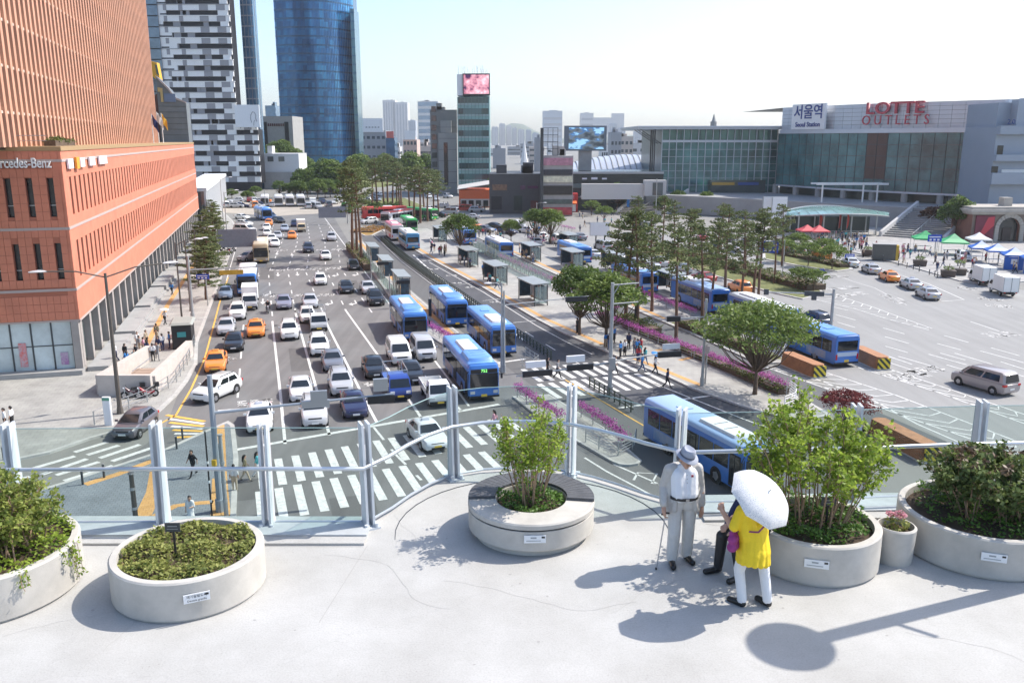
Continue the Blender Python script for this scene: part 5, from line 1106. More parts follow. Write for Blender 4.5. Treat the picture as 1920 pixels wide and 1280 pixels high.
BUS_G=bus_spec('ac',10.6,mat('bus_green',(0.03,0.3,0.06),0.35),roofm=mat('bus_green_roof',(0.05,0.4,0.1),0.4))
def moto_spec():
 P=[];t,r_=wheel(.29,.11)
 for y in(.62,-.62):P.append(('wheel',t,(0,y,.29),[('rim',r_)]))
 P.append(('frame',MB().path([(0,.55,.95),(0,.3,.62),(0,-.1,.42),(0,-.6,.45)],.09,8,radii=[.05,.13,.16,.1]).mesh('frame',M_cpaint,60),None,[]))
 P.append(('fork',MB().tube((.07,.62,.29),(.05,.5,.98),.03,n=6).tube((-.07,.62,.29),(-.05,.5,.98),.03,n=6).mesh('fork',M_steel),None,[]))
 P.append(('seat',MB().loft([rrect(.12,.1,-.65,.72,.06),rrect(.13,.08,-.7,.82,.06)],caps=(True,True)).mesh('seat',M_black,40),None,[]))
 P.append(('handlebar',MB().tube((-.34,.42,1.02),(.34,.42,1.02),.02,n=6).mesh('handlebar',M_black),None,[]));P.append(('headlight',MB().tube((0,.55,.85),(0,.66,.84),.09,.08,10).mesh('headlight',M_lamp),None,[]))
 P.append(('tail_box',MB().box((0,-.78,.98),(.36,.36,.32)).mesh('tail_box',M_trim),None,[]));P.append(('engine',MB().box((0,0,.42),(.26,.4,.28)).mesh('engine',M_steel),None,[]))
 return dict(L=1.9,parts=P)
MOTO=moto_spec()
PAINTED={'body','cab','bed','side_board','tailgate','wing_mirror','frame','bumper'}
def spawn(spec,name,label,cat,pos,heading,colr,group,lite=False):
 o=thing(name,label,cat,pos,heading,group)
 for pn,me,loc,sub in spec['parts']:
  if lite and pn in('number_plate','wing_mirror','grille','lower_intake','cover_slots','wheel_arch','roof_rails'):continue
  c=link(pn,me,o,loc);
  if colr:c.color=(*colr,1)
  if not lite:
   for sn,sm in sub:link(sn,sm,c)
 return o
def veh(spec,name,label,cat,near,toward=True,far=None,rot=0.0,colr=None,group=None,lite=False,z=0.012):
 """near: image position of the middle of the end nearest the camera; far: a second point along its axis"""
 p=G(*near)if len(near)==2 else Vector(near)
 if far is not None:ax=(G(*far)-p);ax.z=0;ax.normalize()
 else:ax=Matrix.Rotation(R(rot),3,'Z')@E_
 c=p+ax*spec['L']/2;c.z=z
 hd=math.atan2(ax.y,ax.x)-math.pi/2+(math.pi if toward else 0)
 return spawn(spec,name,label,cat,c,hd,colr,group,lite)
W_,S_,BK,NV,GY,OR,BL=(0.72,0.72,0.7),(0.42,0.43,0.45),(0.012,0.013,0.016),(0.015,0.018,0.06),(0.16,0.17,0.2),(0.78,0.24,0.03),(0.02,0.06,0.30)
GA='vehicles queuing down the avenue'
V=[(SUV,'white SUV turning by the left kerb in front of the orange taxi','car',(372,759),dict(far=(424,736),colr=W_)),(TAXI,'orange taxi at the yellow kerb line behind the turning white SUV','taxi',(403,702),dict(colr=OR)),(SEDAN,'black sedan directly behind the kerbside orange taxi','car',(438,662),dict(colr=BK)),(SEDAN,'silver sedan in the left lane behind the black sedan','car',(423,631),dict(colr=S_)),(SUV,'white SUV just ahead of the white box truck in the left lanes','car',(445,602),dict(colr=W_)),(TRUCK_BOX,'white box truck in front of a blue bus in the left lanes','truck',(469,583),dict(colr=W_)),(BUS_WROOF,'blue city bus with pale roof behind the white box truck','bus',(464,556),dict()),(SEDAN,'blue-grey sedan in the kerb lane beside the pale-roofed bus','car',(422,563),dict(colr=(0.2,0.25,0.33))),(TAXI,'orange taxi in the second lane right of the silver sedan','taxi',(480,635),dict(colr=OR)),(SEDAN,'grey-violet sedan right of the motorcyclist','car',(533,582),dict(colr=(0.22,0.22,0.28))),(SUV,'white compact SUV alone in the third lane','car',(544,640),dict(colr=W_)),(SEDAN,'silver sedan at the back of the queue behind a white truck','car',(583,580),dict(colr=S_)),(HATCH,'white hatchback half hidden behind the tarped truck','car',(578,607),dict(colr=W_)),(TRUCK_RACK,'white small truck with roof rack between white cars','truck',(599,624),dict(colr=W_)),(SUV,'white estate with roof rails ahead of the rack truck','car',(601,670),dict(colr=W_)),(SEDAN,'dark grey sedan nose to tail with the silver SUV','car',(627,699),dict(colr=GY)),(SUV,'silver SUV in the middle of the queue above the stop line','car',(643,746),dict(colr=S_)),(SEDAN,'silver-white sedan with glass roof left of the silver SUV','car',(566,758),dict(colr=(0.6,0.6,0.6))),(TAXIW,'white taxi nearest the corner at the stop line','taxi',(487,816),dict(colr=W_)),(SUV,'silver pickup-fronted SUV at the stop line behind the glass','car',(592,806),dict(colr=(0.5,0.5,0.5))),(SEDAN,'navy black sedan at the stop line with a purple sheen','car',(669,789),dict(colr=NV)),(SEDAN,'black saloon left of the white minibus','car',(707,713),dict(colr=BK)),(VAN,'white minibus van beside the standing blue bus','van',(755,687),dict(colr=W_)),(VAN,'silver van squeezed between the minibus and the flower fence','van',(802,680),dict(colr=S_)),(SEDAN,'black saloon right behind the white flatbed truck','car',(779,723),dict(colr=BK)),(TRUCK_RACK,'blue small truck under the signal arm','truck',(752,754),dict(colr=BL)),(TRUCK_FLAT,'white flatbed truck beside the bus numbered 752','truck',(827,766),dict(colr=W_)),(BUS_CNG,'blue bus with red display behind the white minibus','bus',(780,642),dict()),(BUS_CNG,'blue bus with a green display in the median bus lane','bus',(858,615),dict()),(BUS_AC,'blue bus waiting at the bus stop line right of the lamp pole','bus',(945,670),dict()),(BUS_752,'blue bus numbered 752 at the front of the queue','bus',(908,753),dict()),(SUV,'black SUV in the right lane ahead of a silver car by the median','car',(708,575),dict(colr=BK)),(SEDAN,'silver sedan beside the median shelters behind the black SUV','car',(693,553),dict(colr=S_)),(SEDAN,'black sedan driving in the fifth lane','car',(652,552),dict(colr=BK)),(HATCH,'black hatchback by the median kerb further up the avenue','car',(665,508),dict(colr=BK)),(HATCH,'white hatchback driving alone in mid avenue','car',(602,536),dict(colr=W_)),(SEDAN,'white sedan near the painted lane arrows','car',(612,489),dict(colr=W_)),(SUV,'dark blue SUV crossing the far lane lettering','car',(579,475),dict(colr=(0.03,0.035,0.06))),(SUV,'silver SUV far up the right lane','car',(623,453),dict(colr=S_)),(TAXI,'small orange taxi far up the avenue','taxi',(548,449),dict(colr=OR)),(SEDAN,'pale blue sedan left of the beige truck','car',(534,435),dict(colr=(0.35,0.4,0.47))),(TRUCK_BOX,'beige box truck far up the avenue','truck',(566,436),dict(colr=(0.6,0.5,0.3))),(HATCH,'navy car just behind the beige truck','car',(553,426),dict(colr=NV)),(C_tan,'tan and cream coach beside the kerbside pines','coach',(490,495),dict()),(HATCH,'silver hatchback parked askew at the left kerb by motorcycles','car',(449,491),dict(colr=S_,rot=-42)),(SEDAN,'white sedan right behind the tan coach','car',(516,464),dict(colr=W_)),(SEDAN,'white sedan beside the tan coach roof','car',(510,455),dict(colr=W_)),(SEDAN,'silver sedan two behind the tan coach','car',(521,449),dict(colr=S_)),(HATCH,'white hatchback in the left queue above the tan coach','car',(501,444),dict(colr=W_)),(SEDAN,'white sedan fourth behind the tan coach','car',(500,433),dict(colr=W_)),(TAXI,'orange taxi at the tail of the left queue','taxi',(504,424),dict(colr=OR)),(SEDAN,'black sedan pulling out ahead of the far blue bus','car',(530,419),dict(colr=BK,rot=18)),(SUV,'dark blue SUV behind the pulling-out black sedan','car',(515,411),dict(colr=(0.03,0.06,0.12),rot=22)),(BUS_CNG,'blue bus turning broadside at the far end of the avenue','bus',(502,414),dict(far=(458,397))),(VAN,'white van standing at the far left kerb','van',(468,461),dict(colr=W_)),(VAN,'white van parked across the left side bay','van',(478,437),dict(colr=W_,rot=55)),(HATCH,'white estate parked behind the side-bay van','car',(472,424),dict(colr=W_,rot=55)),(SEDAN,'white sedan angled below the far blue bus','car',(466,412),dict(colr=W_,rot=40)),]
for i,(sp_,lb_,ct_,nr_,kw)in enumerate(V):
 nm={'car':'parked_car' if 'parked' in lb_ else 'car','taxi':'taxi','truck':'truck','bus':'bus','coach':'coach','van':'van'}[ct_]
 veh(sp_,nm,lb_,ct_,nr_,True,group=GA,lite=(nr_[1]<470),**kw)
# taxi passing over the crossing, parked hatch at the side street, near bus
veh(TAXIW,'taxi','white taxi driving across the zebra crossing behind the curved glass','taxi',(822,850),True,rot=8,colr=(0.66,0.67,0.68))
veh(HATCH,'car','purple-grey hatchback rolling onto the side-street zebra','car',(230,828),True,far=(282,790),colr=(0.10,0.095,0.11))
veh(BUS_AC2,'bus','nearest blue bus passing below the deck behind the man with the hat','bus',tuple(U(40.8,25.9)),True,rot=7.5)
# bus lanes on the right
for lb_,sp_,nr_,kw in[('blue bus seen from behind between the orange barriers',BUS_AC,(1586,689),{}),('blue bus rear beyond the two-trunk pines',BUS_CNG,(1218,553),{}),('blue bus rear far behind the second shelter row',BUS_AC,(1096,497),{}),('blue bus with white roof behind the flower fence',BUS_WROOF,(950,487),{}),('blue bus rear beside the round street tree',BUS_AC,(882,461),{}),('blue bus partly behind the pine trunks right of the outer shelters',BUS_AC2,(1350,590),{}),('blue bus hidden behind the big spreading tree',BUS_WROOF,(1478,632),{}),('light blue and silver coach standing rear-on at the bus platform head',C_bw,(775,470),{}),('pink and white coach ahead of the light blue coach',C_pink,(746,452),{})]:
 veh(sp_,'coach' if 'coach' in lb_ else 'bus',lb_,'coach' if 'coach' in lb_ else 'bus',nr_,False,group='buses in the bus lanes',**kw)
veh(C_red,'coach','red and orange coach crossing behind the planted roundabout island','coach',(678,412),True,far=(750,410));veh(C_redwhite,'coach','white coach with red roof crossing before the pine knoll','coach',(722,423),True,far=(775,414))
veh(BUS_G,'bus','green bus broadside beyond the red-roofed coach','bus',(816,414),True,far=(772,410));veh(BUS_G,'bus','green bus facing the camera left of the platform kiosk','bus',(773,436),True);veh(BUS_G,'bus','small green bus far off by the median lamp posts','bus',(649,401),True,rot=-10)
veh(SUV,'car','white SUV crossing below the red coach','car',(677,421),True,far=(704,419),colr=W_)
# station forecourt and taxi rank
GR='taxis waiting at the station rank'
for lb_,sp_,nr_,c in[('silver taxi nearest in the station rank',TAXIW,(1752,565),S_),('second silver taxi from the near end of the rank',TAXIW,(1719,546),S_),('orange taxi in the station rank',TAXI,(1677,531),OR),('silver taxi ahead of the orange one in the rank',TAXIW,(1642,516),S_),('white taxi leaving the head of the rank',TAXIW,(1602,503),(0.6,0.62,0.63))]:
 veh(sp_,'taxi',lb_,'taxi',nr_,False,rot=-20,colr=c,group=GR)
veh(VAN,'van','grey panel van with dark tailgate driving along the station road','van',(1896,744),False,far=(1834,726),colr=(0.34,0.30,0.29))
veh(TRUCK_BOX,'truck','white box truck parked nearer the blue tents','truck',(1852,537),False,far=(1815,522),colr=W_);veh(TRUCK_BOX,'truck','smaller-looking white box truck parked rear-on at the right edge','truck',(1893,558),False,far=(1860,544),colr=W_)
veh(SUV,'car','dark blue car with red taillights behind the traffic signal mast','car',(1548,618),False,colr=(0.02,0.035,0.09));veh(SUV,'van','white van parked beside the blue tents','van',(1800,485),False,rot=150,colr=W_)
rr=random.Random(21)
def far_car(i,p,rot,label,group,toward=None):
 c=rr.choice([W_,W_,S_,S_,BK,GY,(0.5,0.52,0.55),NV,(0.4,0.05,0.04),OR]);s=rr.choice([SEDAN,SEDAN,HATCH,SUV,TAXIW if c==W_ else SEDAN,VAN])
 cn={W_:'white',S_:'silver',BK:'black',GY:'dark grey',NV:'navy',OR:'orange'}.get(c,'pale grey' if c[0]>.45 else 'dark red');kd={id(SEDAN):'sedan',id(HATCH):'hatchback',id(SUV):'SUV',id(TAXIW):'taxi',id(VAN):'van'}[id(s)]
 label=label.replace('small car','car').replace('car ',cn+' '+kd+' ',1)
 veh(s,'car',label,'car',p,rr.random()<0.5 if toward is None else toward,rot=rot,colr=c,group=group,lite=True)
for i,(x,y)in enumerate([(1205,510),(1246,503),(1336,532),(1332,547),(1400,553),(1290,515),(1140,472),(1120,486),(1075,468),(1050,458),(1095,452),(1165,492),(1020,452),(1190,486),(1230,520),(1010,462)]):
 far_car(i,(x,y),rr.uniform(-6,6),'car on the station approach left of the hedge island','cars on the station approach',False)
for i,(x,y)in enumerate([(1500,480),(1550,489),(1470,474),(1535,478),(1440,468),(1405,462),(1370,455),(1390,475),(1345,470),(1320,452)]):
 far_car(i,(x,y),-18+rr.uniform(-5,5),'car beyond the hedge island near the taxi island','cars beyond the hedge island',False)
for i,(x,y,r_)in enumerate([(901,411,70),(906,429,40),(925,436,40),(945,430,40),(909,398,80),(886,396,60),(860,402,60),(968,440,30),(870,415,50),(985,428,60),(1002,438,30),(820,396,60),(842,390,60),(838,408,50)]):
 far_car(i,(x,y),r_+rr.uniform(-8,8),'car on the forecourt road below the dark block','cars on the forecourt road')
for i in range(22):
 x=405+(i%11)*10.5+rr.uniform(-2,2);y=380+(i//11)*9+rr.uniform(-1,1)
 far_car(i,(x,y),rr.choice([0,10,80])+rr.uniform(-8,8),'car parked in the far car park below the striped tower','cars in the far car park')
for i,(x,lb_)in enumerate([(523,'leftmost white coach of the row in the car park'),(544,'middle white coach of the row in the car park'),(565,'right white coach of the row in the car park'),(497,'white coach half hidden left of the parked row')]):veh(C_white,'coach',lb_,'coach',(x,388),True,rot=0,lite=True,group='coaches parked in a row')
veh(TRUCK_BOX,'truck','white box truck right of the parked coaches','truck',(588,389),True,colr=W_,lite=True)
for i,(x,y)in enumerate([(579,392),(600,392),(618,389),(626,383),(634,380),(642,377),(610,383),(650,372),(700,372),(716,368),(712,378),(820,377),(805,372),(846,372),(735,365),(790,365),(690,380)]):
 far_car(i,(x,y),rr.uniform(-30,20),'small car in the far traffic beyond the pines','far traffic beyond the pines')
for i,(x,y,r_,c,lb_)in enumerate([(432,480,60,BK,'black motorcycle leftmost in the kerbside row'),(437,476,65,(0.4,0.02,0.02),'red motorcycle in the kerbside row'),(443,472,60,BK,'black motorcycle furthest up the kerbside row'),(190,745,-70,BK,'black scooter left of the tall pole by the subway wall'),(225,752,-75,(0.08,0.02,0.03),'dark scooter behind the tall pole by the subway wall'),(252,752,-72,(0.4,0.02,0.03),'red motorcycle in the shade of the subway entrance wall')]):
 veh(MOTO,'motorcycle',lb_,'motorcycle',(x,y),True,rot=r_,colr=c,group='parked motorcycles',z=0.15 if x<300 else 0.012)
RIDER_BIKE=veh(MOTO,'motorcycle','motorcycle ridden down the avenue between the lanes','motorcycle',(503,589),True,colr=(0.2,0.02,0.02))
# ================================================================== TREES AND HEDGES
L_pine=leafmat('pine_needles',(0.055,0.085,0.03),(0.17,0.20,0.075),0.7,0.28,0.5)
L_broad=leafmat('broad_leaves',(0.045,0.085,0.02),(0.14,0.21,0.05),0.55,0.4,0.6)
L_broad2=leafmat('broad_leaves_light',(0.06,0.11,0.025),(0.20,0.27,0.065),0.55,0.4,0.6)
L_maroon=leafmat('maroon_leaves',(0.06,0.03,0.02),(0.15,0.07,0.04),0.6,0.3,0.5)
L_hedge=leafmat('hedge_leaves',(0.04,0.065,0.015),(0.14,0.17,0.04),0.6,0.25,1.0)
def leaf_quad(m,p,s,rnd,up=0.5,long=1.7):
 a=rnd.random()*6.283;b=rnd.uniform(-1,1)*(1-up)*1.5
 d=Vector((math.cos(a)*math.cos(b),math.sin(a)*math.cos(b),math.sin(b)))
 n=Vector((rnd.gauss(0,1),rnd.gauss(0,1),rnd.gauss(0,1)+up*2.5));w=d.cross(n)
 if w.length<1e-4:return
 w.normalize();l=s*rnd.uniform(0.7,1.25)
 m.add([p-d*l*long/2,p+w*l*0.5,p+d*l*long/2,p-w*l*0.5],[(0,1,2,3)])
def clump(m,c,r,n,s,rnd,flat=1.0,up=0.5,shell=0.5):
 for _ in range(n):
  v=Vector((rnd.gauss(0,1),rnd.gauss(0,1),rnd.gauss(0,1))).normalized()*r*(shell+(1-shell)*rnd.random())**0.6
  leaf_quad(m,Vector((c[0]+v.x,c[1]+v.y,c[2]+v.z*flat)),s,rnd,up)
def make_pine(seed,H=12.0,crown0=0.45,nb=26,lean=0.5,dens=75):
 rnd=random.Random(seed);tr=MB();lf=MB();n=9
 ax=[Vector((lean*math.sin(i/n*2.2)*i/n,0.4*lean*math.sin(i/n*3.1+1),H*0.97*i/n))for i in range(n+1)]
 tr.path(ax,0,8,radii=[0.2*(1-0.8*i/n)*H/12+0.015 for i in range(n+1)])
 def pt(t):i=min(n-1,int(t*n));return ax[i].lerp(ax[i+1],t*n-i)
 lm=MB()
 for k in range(nb):
  t=crown0+(0.98-crown0)*(k+rnd.random())/nb;p=pt(t);a=k*2.4+rnd.uniform(-0.5,0.5)
  L=(1-t)**0.6*H*0.24+H*0.045;L*=rnd.uniform(0.6,1.2);rise=rnd.uniform(0.0,0.35)
  e=p+Vector((math.cos(a)*L,math.sin(a)*L,L*rise));mid=p.lerp(e,0.55)+Vector((0,0,-0.08*L))
  lm.path([p,mid,e],0,5,radii=[0.055*H/12,0.04*H/12,0.015])
  for q in range(3):
   c=p.lerp(e,0.5+0.25*q)+Vector((rnd.uniform(-.3,.3),rnd.uniform(-.3,.3),0.12))*H/12
   clump(lf,c,(0.42+0.3*rnd.random())*H/12,dens//3,0.17*H/12,rnd,0.42,0.35,0.2)
 clump(lf,ax[-1]+Vector((0,0,-0.1)),0.6*H/12,dens,0.17*H/12,rnd,0.8,0.3,0.1)
 return tr.mesh('trunk',M_pbark,60),lm.mesh('limbs',M_pbark,60),lf.mesh('crown',L_pine)
def make_broad(seed,H,R_,n_cl,per,leaf,mtl,vase=True,z0=0.45,flat=0.55):
 rnd=random.Random(seed);tr=MB();lm=MB();lf=MB();zf=H*(0.28 if vase else 0.35)
 tr.path([(0,0,0),(0.05,0.03,zf*0.5),(0,0,zf)],0,8,radii=[0.19*H/7,0.15*H/7,0.12*H/7])
 for k in range(n_cl):
  a=k*2.399;rr_=R_*math.sqrt((k+0.5)/n_cl)*rnd.uniform(0.85,1.1)
  z=H*(z0+(1-z0)*math.sqrt(max(0.0,1-(rr_/R_/1.12)**2))*rnd.uniform(0.72,1.0));c=Vector((math.cos(a)*rr_,math.sin(a)*rr_,z))
  if k%2==0:lm.path([(0,0,zf*0.9),Vector((0,0,zf)).lerp(c,0.5)+Vector((0,0,-0.12*H*rr_/R_)),c],0,5,radii=[0.07*H/7,0.045*H/7,0.012])
  clump(lf,c,R_*rnd.uniform(0.2,0.34),per,leaf,rnd,flat,0.4,0.25)
  if rnd.random()<0.5:clump(lf,c*Vector((1,1,0.84))if False else Vector((c.x*0.8,c.y*0.8,c.z*0.85)),R_*0.25,per//2,leaf,rnd,flat,0.4,0.25)
 return tr.mesh('trunk',M_bark,60),lm.mesh('limbs',M_bark,60),lf.mesh('crown',mtl)
PINES=[make_pine(1,12,0.5,24,0.5),make_pine(2,12,0.42,26,-0.6),make_pine(3,12,0.55,22,0.4)]
TALL=[make_pine(4,16,0.55,22,0.5,80),make_pine(5,16,0.5,24,-0.5,80)]
LOWP=[make_pine(6,7.5,0.22,34,0.3,150)]
SPREAD=make_broad(11,7.2,4.2,84,64,0.17,L_broad2,True,0.5,0.4);ROUND=[make_broad(12,7,2.9,58,68,0.19,L_broad,True,0.42),make_broad(13,7,2.8,58,66,0.19,L_broad2,True,0.4)]
BUSHY=make_broad(14,8,3.6,70,60,0.34,L_broad,False,0.25,0.7);BUSHY2=make_broad(15,8,3.4,70,60,0.34,L_broad2,False,0.2,0.7);MAROON=make_broad(16,5,2.6,40,60,0.22,L_maroon,True,0.4)
SMALL=make_broad(17,3.0,1.7,26,60,0.13,L_broad2,True,0.45,0.4);ACER=make_broad(18,2.6,1.9,34,70,0.1,leafmat('acer_leaves',(0.09,0.02,0.02),(0.2,0.05,0.05),0.6,0.3,1),True,0.5,0.35)
def tree(proto,name,label,p,h,base_h,group=None,rz=None,cat='tree',wide=1.0):
 o=thing(name,label,cat,p,random.uniform(0,6.28)if rz is None else rz,group);s=h/base_h;o.scale=(s*wide,s*wide,s)
 for nm,me in zip(('trunk','limbs','crown'),proto):link(nm,me,o)
 return o
def gz(x,y,z=0.12):p=G(x,y);p.z=z;return p
for i,(x,y,h,lb)in enumerate([(1173,611,12.6,'tall pine with dark trunk left of its twin behind the flower fence'),(1190,614,13,'tall pine close right of its twin on the bus platform'),(1268,643,11.6,'tall pine with leaning trunk right of the globe lamp'),(1313,612,11.2,'slim pine beside the traffic signal arm'),(1361,571,12.0,'tall pine left of the twin red-barked pines'),(1413,561,11.6,'left of the twin red-barked pines by the blue road sign'),(1424,564,11.2,'right of the twin red-barked pines by the blue road sign'),(1345,508,10.5,'pine on the hedge island behind the slim pine'),(1450,532,9.5,'pine on the hedge island near the signal mast'),(1240,478,10.5,'pine at the far end of the hedge island'),(1395,520,10,'pine in the middle of the hedge island'),(1300,496,9,'low pine on the hedge island'),(1222,585,11.8,'airy pine just right of the twin pines'),(1152,588,11,'airy pine just left of the twin pines'),(1285,560,11.5,'pine between the shelters and the slim pine'),(1335,590,10.8,'slender pine behind the signal arm'),(1385,590,11,'pine behind the big spreading tree'),(1465,500,10,'pine beside the double white billboard'),(1195,460,9.5,'pine at the far tip of the hedge island'),(1265,486,10,'second pine along the hedge island')]):
 tree(PINES[i%3],'pine_tree',lb,gz(x,y),h,12,'tall pines of the station islands',rz=i*1.3)
for i,(x,y,h)in enumerate([(661,479,16.8),(668,481,16.2),(677,494,15.5)]):
 tree(TALL[i%2],'pine_tree',('leftmost very tall thin pine on the median head','middle very tall thin pine on the median head','rightmost very tall thin pine on the median head')[i],gz(x,y),h,16,'tall pines on the median head',rz=i*2)
for i,(x,y,h)in enumerate([(698,386,14),(706,396,15),(720,393,15),(729,391,16),(737,396,15),(743,388,14),(749,401,14),(754,397,13)]):
 tree(TALL[i%2],'pine_tree','pine in the clump on the grassy knoll',gz(x,y),h,16,'pines on the knoll',rz=i*1.7,wide=1.25)
for i,(x,y,h)in enumerate([(769,406,13),(778,416,13.5),(787,419,14),(796,412,13),(803,416,13),(812,409,12.5),(822,402,12)]):
 tree(TALL[(i+1)%2],'pine_tree','pine in the clump left of the grey office tower',gz(x,y),h,16,'pines by the green buses',rz=i*1.1,wide=1.3)
for i,(x,y,h)in enumerate([(386,564,7.0),(394,536,7.2),(398,508,7.2),(400,482,7.5),(403,458,7.0),(405,440,6.5),(376,528,6.8),(384,496,7.0),(390,470,7.2),(397,428,6.5)]):
 tree(LOWP[0],'pine_tree',('nearest low pine on the left pavement','second low pine up the left pavement','third low pine up the left pavement','fourth low pine up the left pavement by the gantry sign','fifth low pine up the left pavement','sixth low pine up the left pavement','nearest low pine of the inner row on the left pavement','second low pine of the inner row on the left pavement','third low pine of the inner row on the left pavement','furthest low pine on the left pavement')[i],gz(x,y),h,7.5,'low pines on the left pavement',rz=i*2.2,wide=1.55)
tree(SPREAD,'street_tree','wide spreading tree at the end of the flower fence',gz(1415,742),7.4,7.2,rz=0.4,wide=1.0)
tree(ROUND[0],'street_tree','round street tree on the bus platform left of the flower fence',gz(1087,630),7.2,7,'street trees on the bus platform');tree(ROUND[1],'street_tree','lighter green street tree beside the signal mast',gz(1136,652),7.4,7,'street trees on the bus platform',wide=1.15)
tree(ROUND[0],'street_tree','round tree behind the far bus shelters',gz(863,479),7.2,7,wide=1.05);tree(ROUND[1],'street_tree','small conical tree left of the far pair of trees',gz(958,456),4.6,7);tree(ROUND[0],'street_tree','left of the far pair of merged street trees',gz(1005,456),6.6,7);tree(ROUND[1],'street_tree','right of the far pair of merged street trees',gz(1032,458),6.8,7)
tree(BUSHY,'bushy_tree','dark rounded tree before the old brick station',gz(1790,448),8.5,8,wide=0.85);tree(MAROON,'maple_tree','reddish tree left of the dark tree on the stairs',gz(1748,436),5.5,5)
for i,(x,y)in enumerate([(1850,425),(1885,420),(1925,425)]):tree(MAROON,'maple_tree',('left reddish tree above the old station roof','middle reddish tree above the old station roof','right reddish tree above the old station roof')[i],gz(x,y,4),5.5,5,'reddish trees behind the old station')
tree(ACER,'acer_shrub','dark red feathery acer behind the right deck shrub',gz(1582,812),2.9,2.6,wide=.85)
for i,(x,y)in enumerate([(1497,543),(1525,547),(1515,500),(1560,506),(1470,492),(1545,490),(1495,478)]):tree(SMALL,'small_tree',('left of two small trees by the round blue sign','right of two small trees by the round blue sign','small gnarled tree on the taxi island','small tree at the tip of the taxi island','small tree left on the taxi island','small tree behind the taxi island','small tree beyond the taxi island')[i],gz(x,y),3.0 if i<2 else 3.8,3.0,'small trees by the taxi rank')
for i,(x,y)in enumerate([(1109,405),(1133,418)]):tree(SMALL,'small_tree',('small tree on the round forecourt bed','small tree right of the forecourt bed')[i],gz(x,y),4,3)
rt=random.Random(9)
for i in range(16):
 x=492+i*5.4+rt.uniform(-3,3);p=AT(x,300,378+rt.uniform(0,25));p.z=9.0*math.exp(-((i-6)/6)**2)
 tree((BUSHY,BUSHY2)[i%2],'bushy_tree','leafy tree on the wooded bank left of the blue tower',p,rt.uniform(8,12),8,'trees on the wooded bank')
for i in range(12):
 p=AT(568+i*10+rt.uniform(-4,4),300,330+rt.uniform(0,30));p.z=0
 tree((BUSHY,BUSHY2)[i%2],'bushy_tree','leafy tree at the foot of the blue tower',p,rt.uniform(9,15 if i>3 else 11),8,'trees below the blue tower')
for i in range(9):
 p=AT(520+i*14+rt.uniform(-4,4),300,300+rt.uniform(0,12));p.z=0
 tree((ROUND[0],BUSHY2)[i%2],'roadside_tree','smaller roadside tree behind the parked white coaches',p,rt.uniform(5,7.5),7 if i%2==0 else 8,'trees behind the parked coaches')
for i,(x,Y,h)in enumerate([(935,300,9),(1160,245,8),(1330,240,6),(1275,245,6),(770,420,14),(800,430,13),(720,440,13),(850,400,11),(1180,250,6),(1245,235,5)]):
 p=AT(x,300,Y);p.z=0;tree((BUSHY2,BUSHY)[i%2],'bushy_tree',('tree right of the teal tower','tree before the black glass arcade','tree before the station hall','tree left of the station hall doors','distant tree left of the grey office','distant tree behind the pines','distant tree right of the blue tower','distant tree below the grey office','small tree at the arcade corner','small tree by the arcade stairs')[i],p,h,8,'trees among the city blocks')
for i,(x,y)in enumerate([(410,384),(435,372),(465,376),(480,366)]):tree(BUSHY2,'hedge_bush',('leftmost clipped bush by the far car park','second clipped bush by the far car park','third clipped bush by the far car park','rightmost clipped bush by the far car park')[i],gz(x,y,0),3.2,8,'bushes by the car park',wide=1.6)
# hedges: one leafy mass each
def hedge(name,label,pts,w,h,n,mt=L_hedge,leaf=0.12,z=0.14,cat='hedge',seed=1):
 rnd=random.Random(seed);m=MB();pts=[Vector((p[0],p[1],0))for p in pts];D=[(pts[i+1]-pts[i]).length for i in range(len(pts)-1)];T=sum(D)
 c0=pts[0].copy()
 core=MB()
 for _ in range(n):
  t=rnd.random()*T;i=0
  while t>D[i]and i<len(D)-1:t-=D[i];i+=1
  d=(pts[i+1]-pts[i]).normalized();s=Vector((-d.y,d.x,0));p=pts[i]+d*t+s*rnd.uniform(-w/2,w/2)-c0
  bump=0.72+0.28*math.sin(p.x*1.9+seed)*math.cos(p.y*1.3);p.z=h*bump*(0.35+0.65*rnd.random()**0.5);leaf_quad(m,p,leaf,rnd,0.5)
 o=thing(name,label,cat,(c0.x,c0.y,z));m.build('foliage',mt,o)
 for i in range(len(pts)-1):
  a,b=pts[i]-c0,pts[i+1]-c0;d=(b-a).normalized();s=Vector((-d.y,d.x,0))*w*0.38;core.prism([a-s,b-s,b+s,a+s],0,h*0.55)
 core.build('woody_core',M_bark,o);return o
hedge('hedge','low green hedge behind the near purple flower fence',uvp([(85,36.0),(70,37.4),(58,38.3)]),1.3,0.8,4200,seed=2)
hedge('hedge','rounded shrubs at the far end of the near flower fence',uvp([(88,36.4),(80,37.2)]),1.8,1.5,1600,seed=3)
hedge('hedge','green shrubs on the lawn tip right of the pine',uvp([(84,42.3),(77,43.2),(70,43.6)]),2.2,1.1,2600,seed=4)
hedge('hedge','long low hedge on the station road island',gp([(1185,455),(1260,472),(1340,494),(1440,522),(1530,546)]),4.0,1.3,7000,leaf=0.2,seed=5)
hedge('hedge','low planting on the taxi island',gp([(1440,472),(1520,488),(1585,503)]),2.5,0.9,2200,leaf=0.16,seed=6)
hedge('hedge','shrubs under the tall median-head pines',gp([(655,468),(668,482),(690,508)]),1.6,1.6,1800,seed=7)
hedge('hedge','dark shrubs on the knoll under the pines',gp([(690,396),(720,396),(755,396)]),5,2.6,2200,L_broad,0.3,seed=8)
hedge('hedge','low planting on the exit island behind the deck shrubs',gp([(1580,806),(1625,808)]),1.6,0.6,900,leaf=0.1,seed=9)
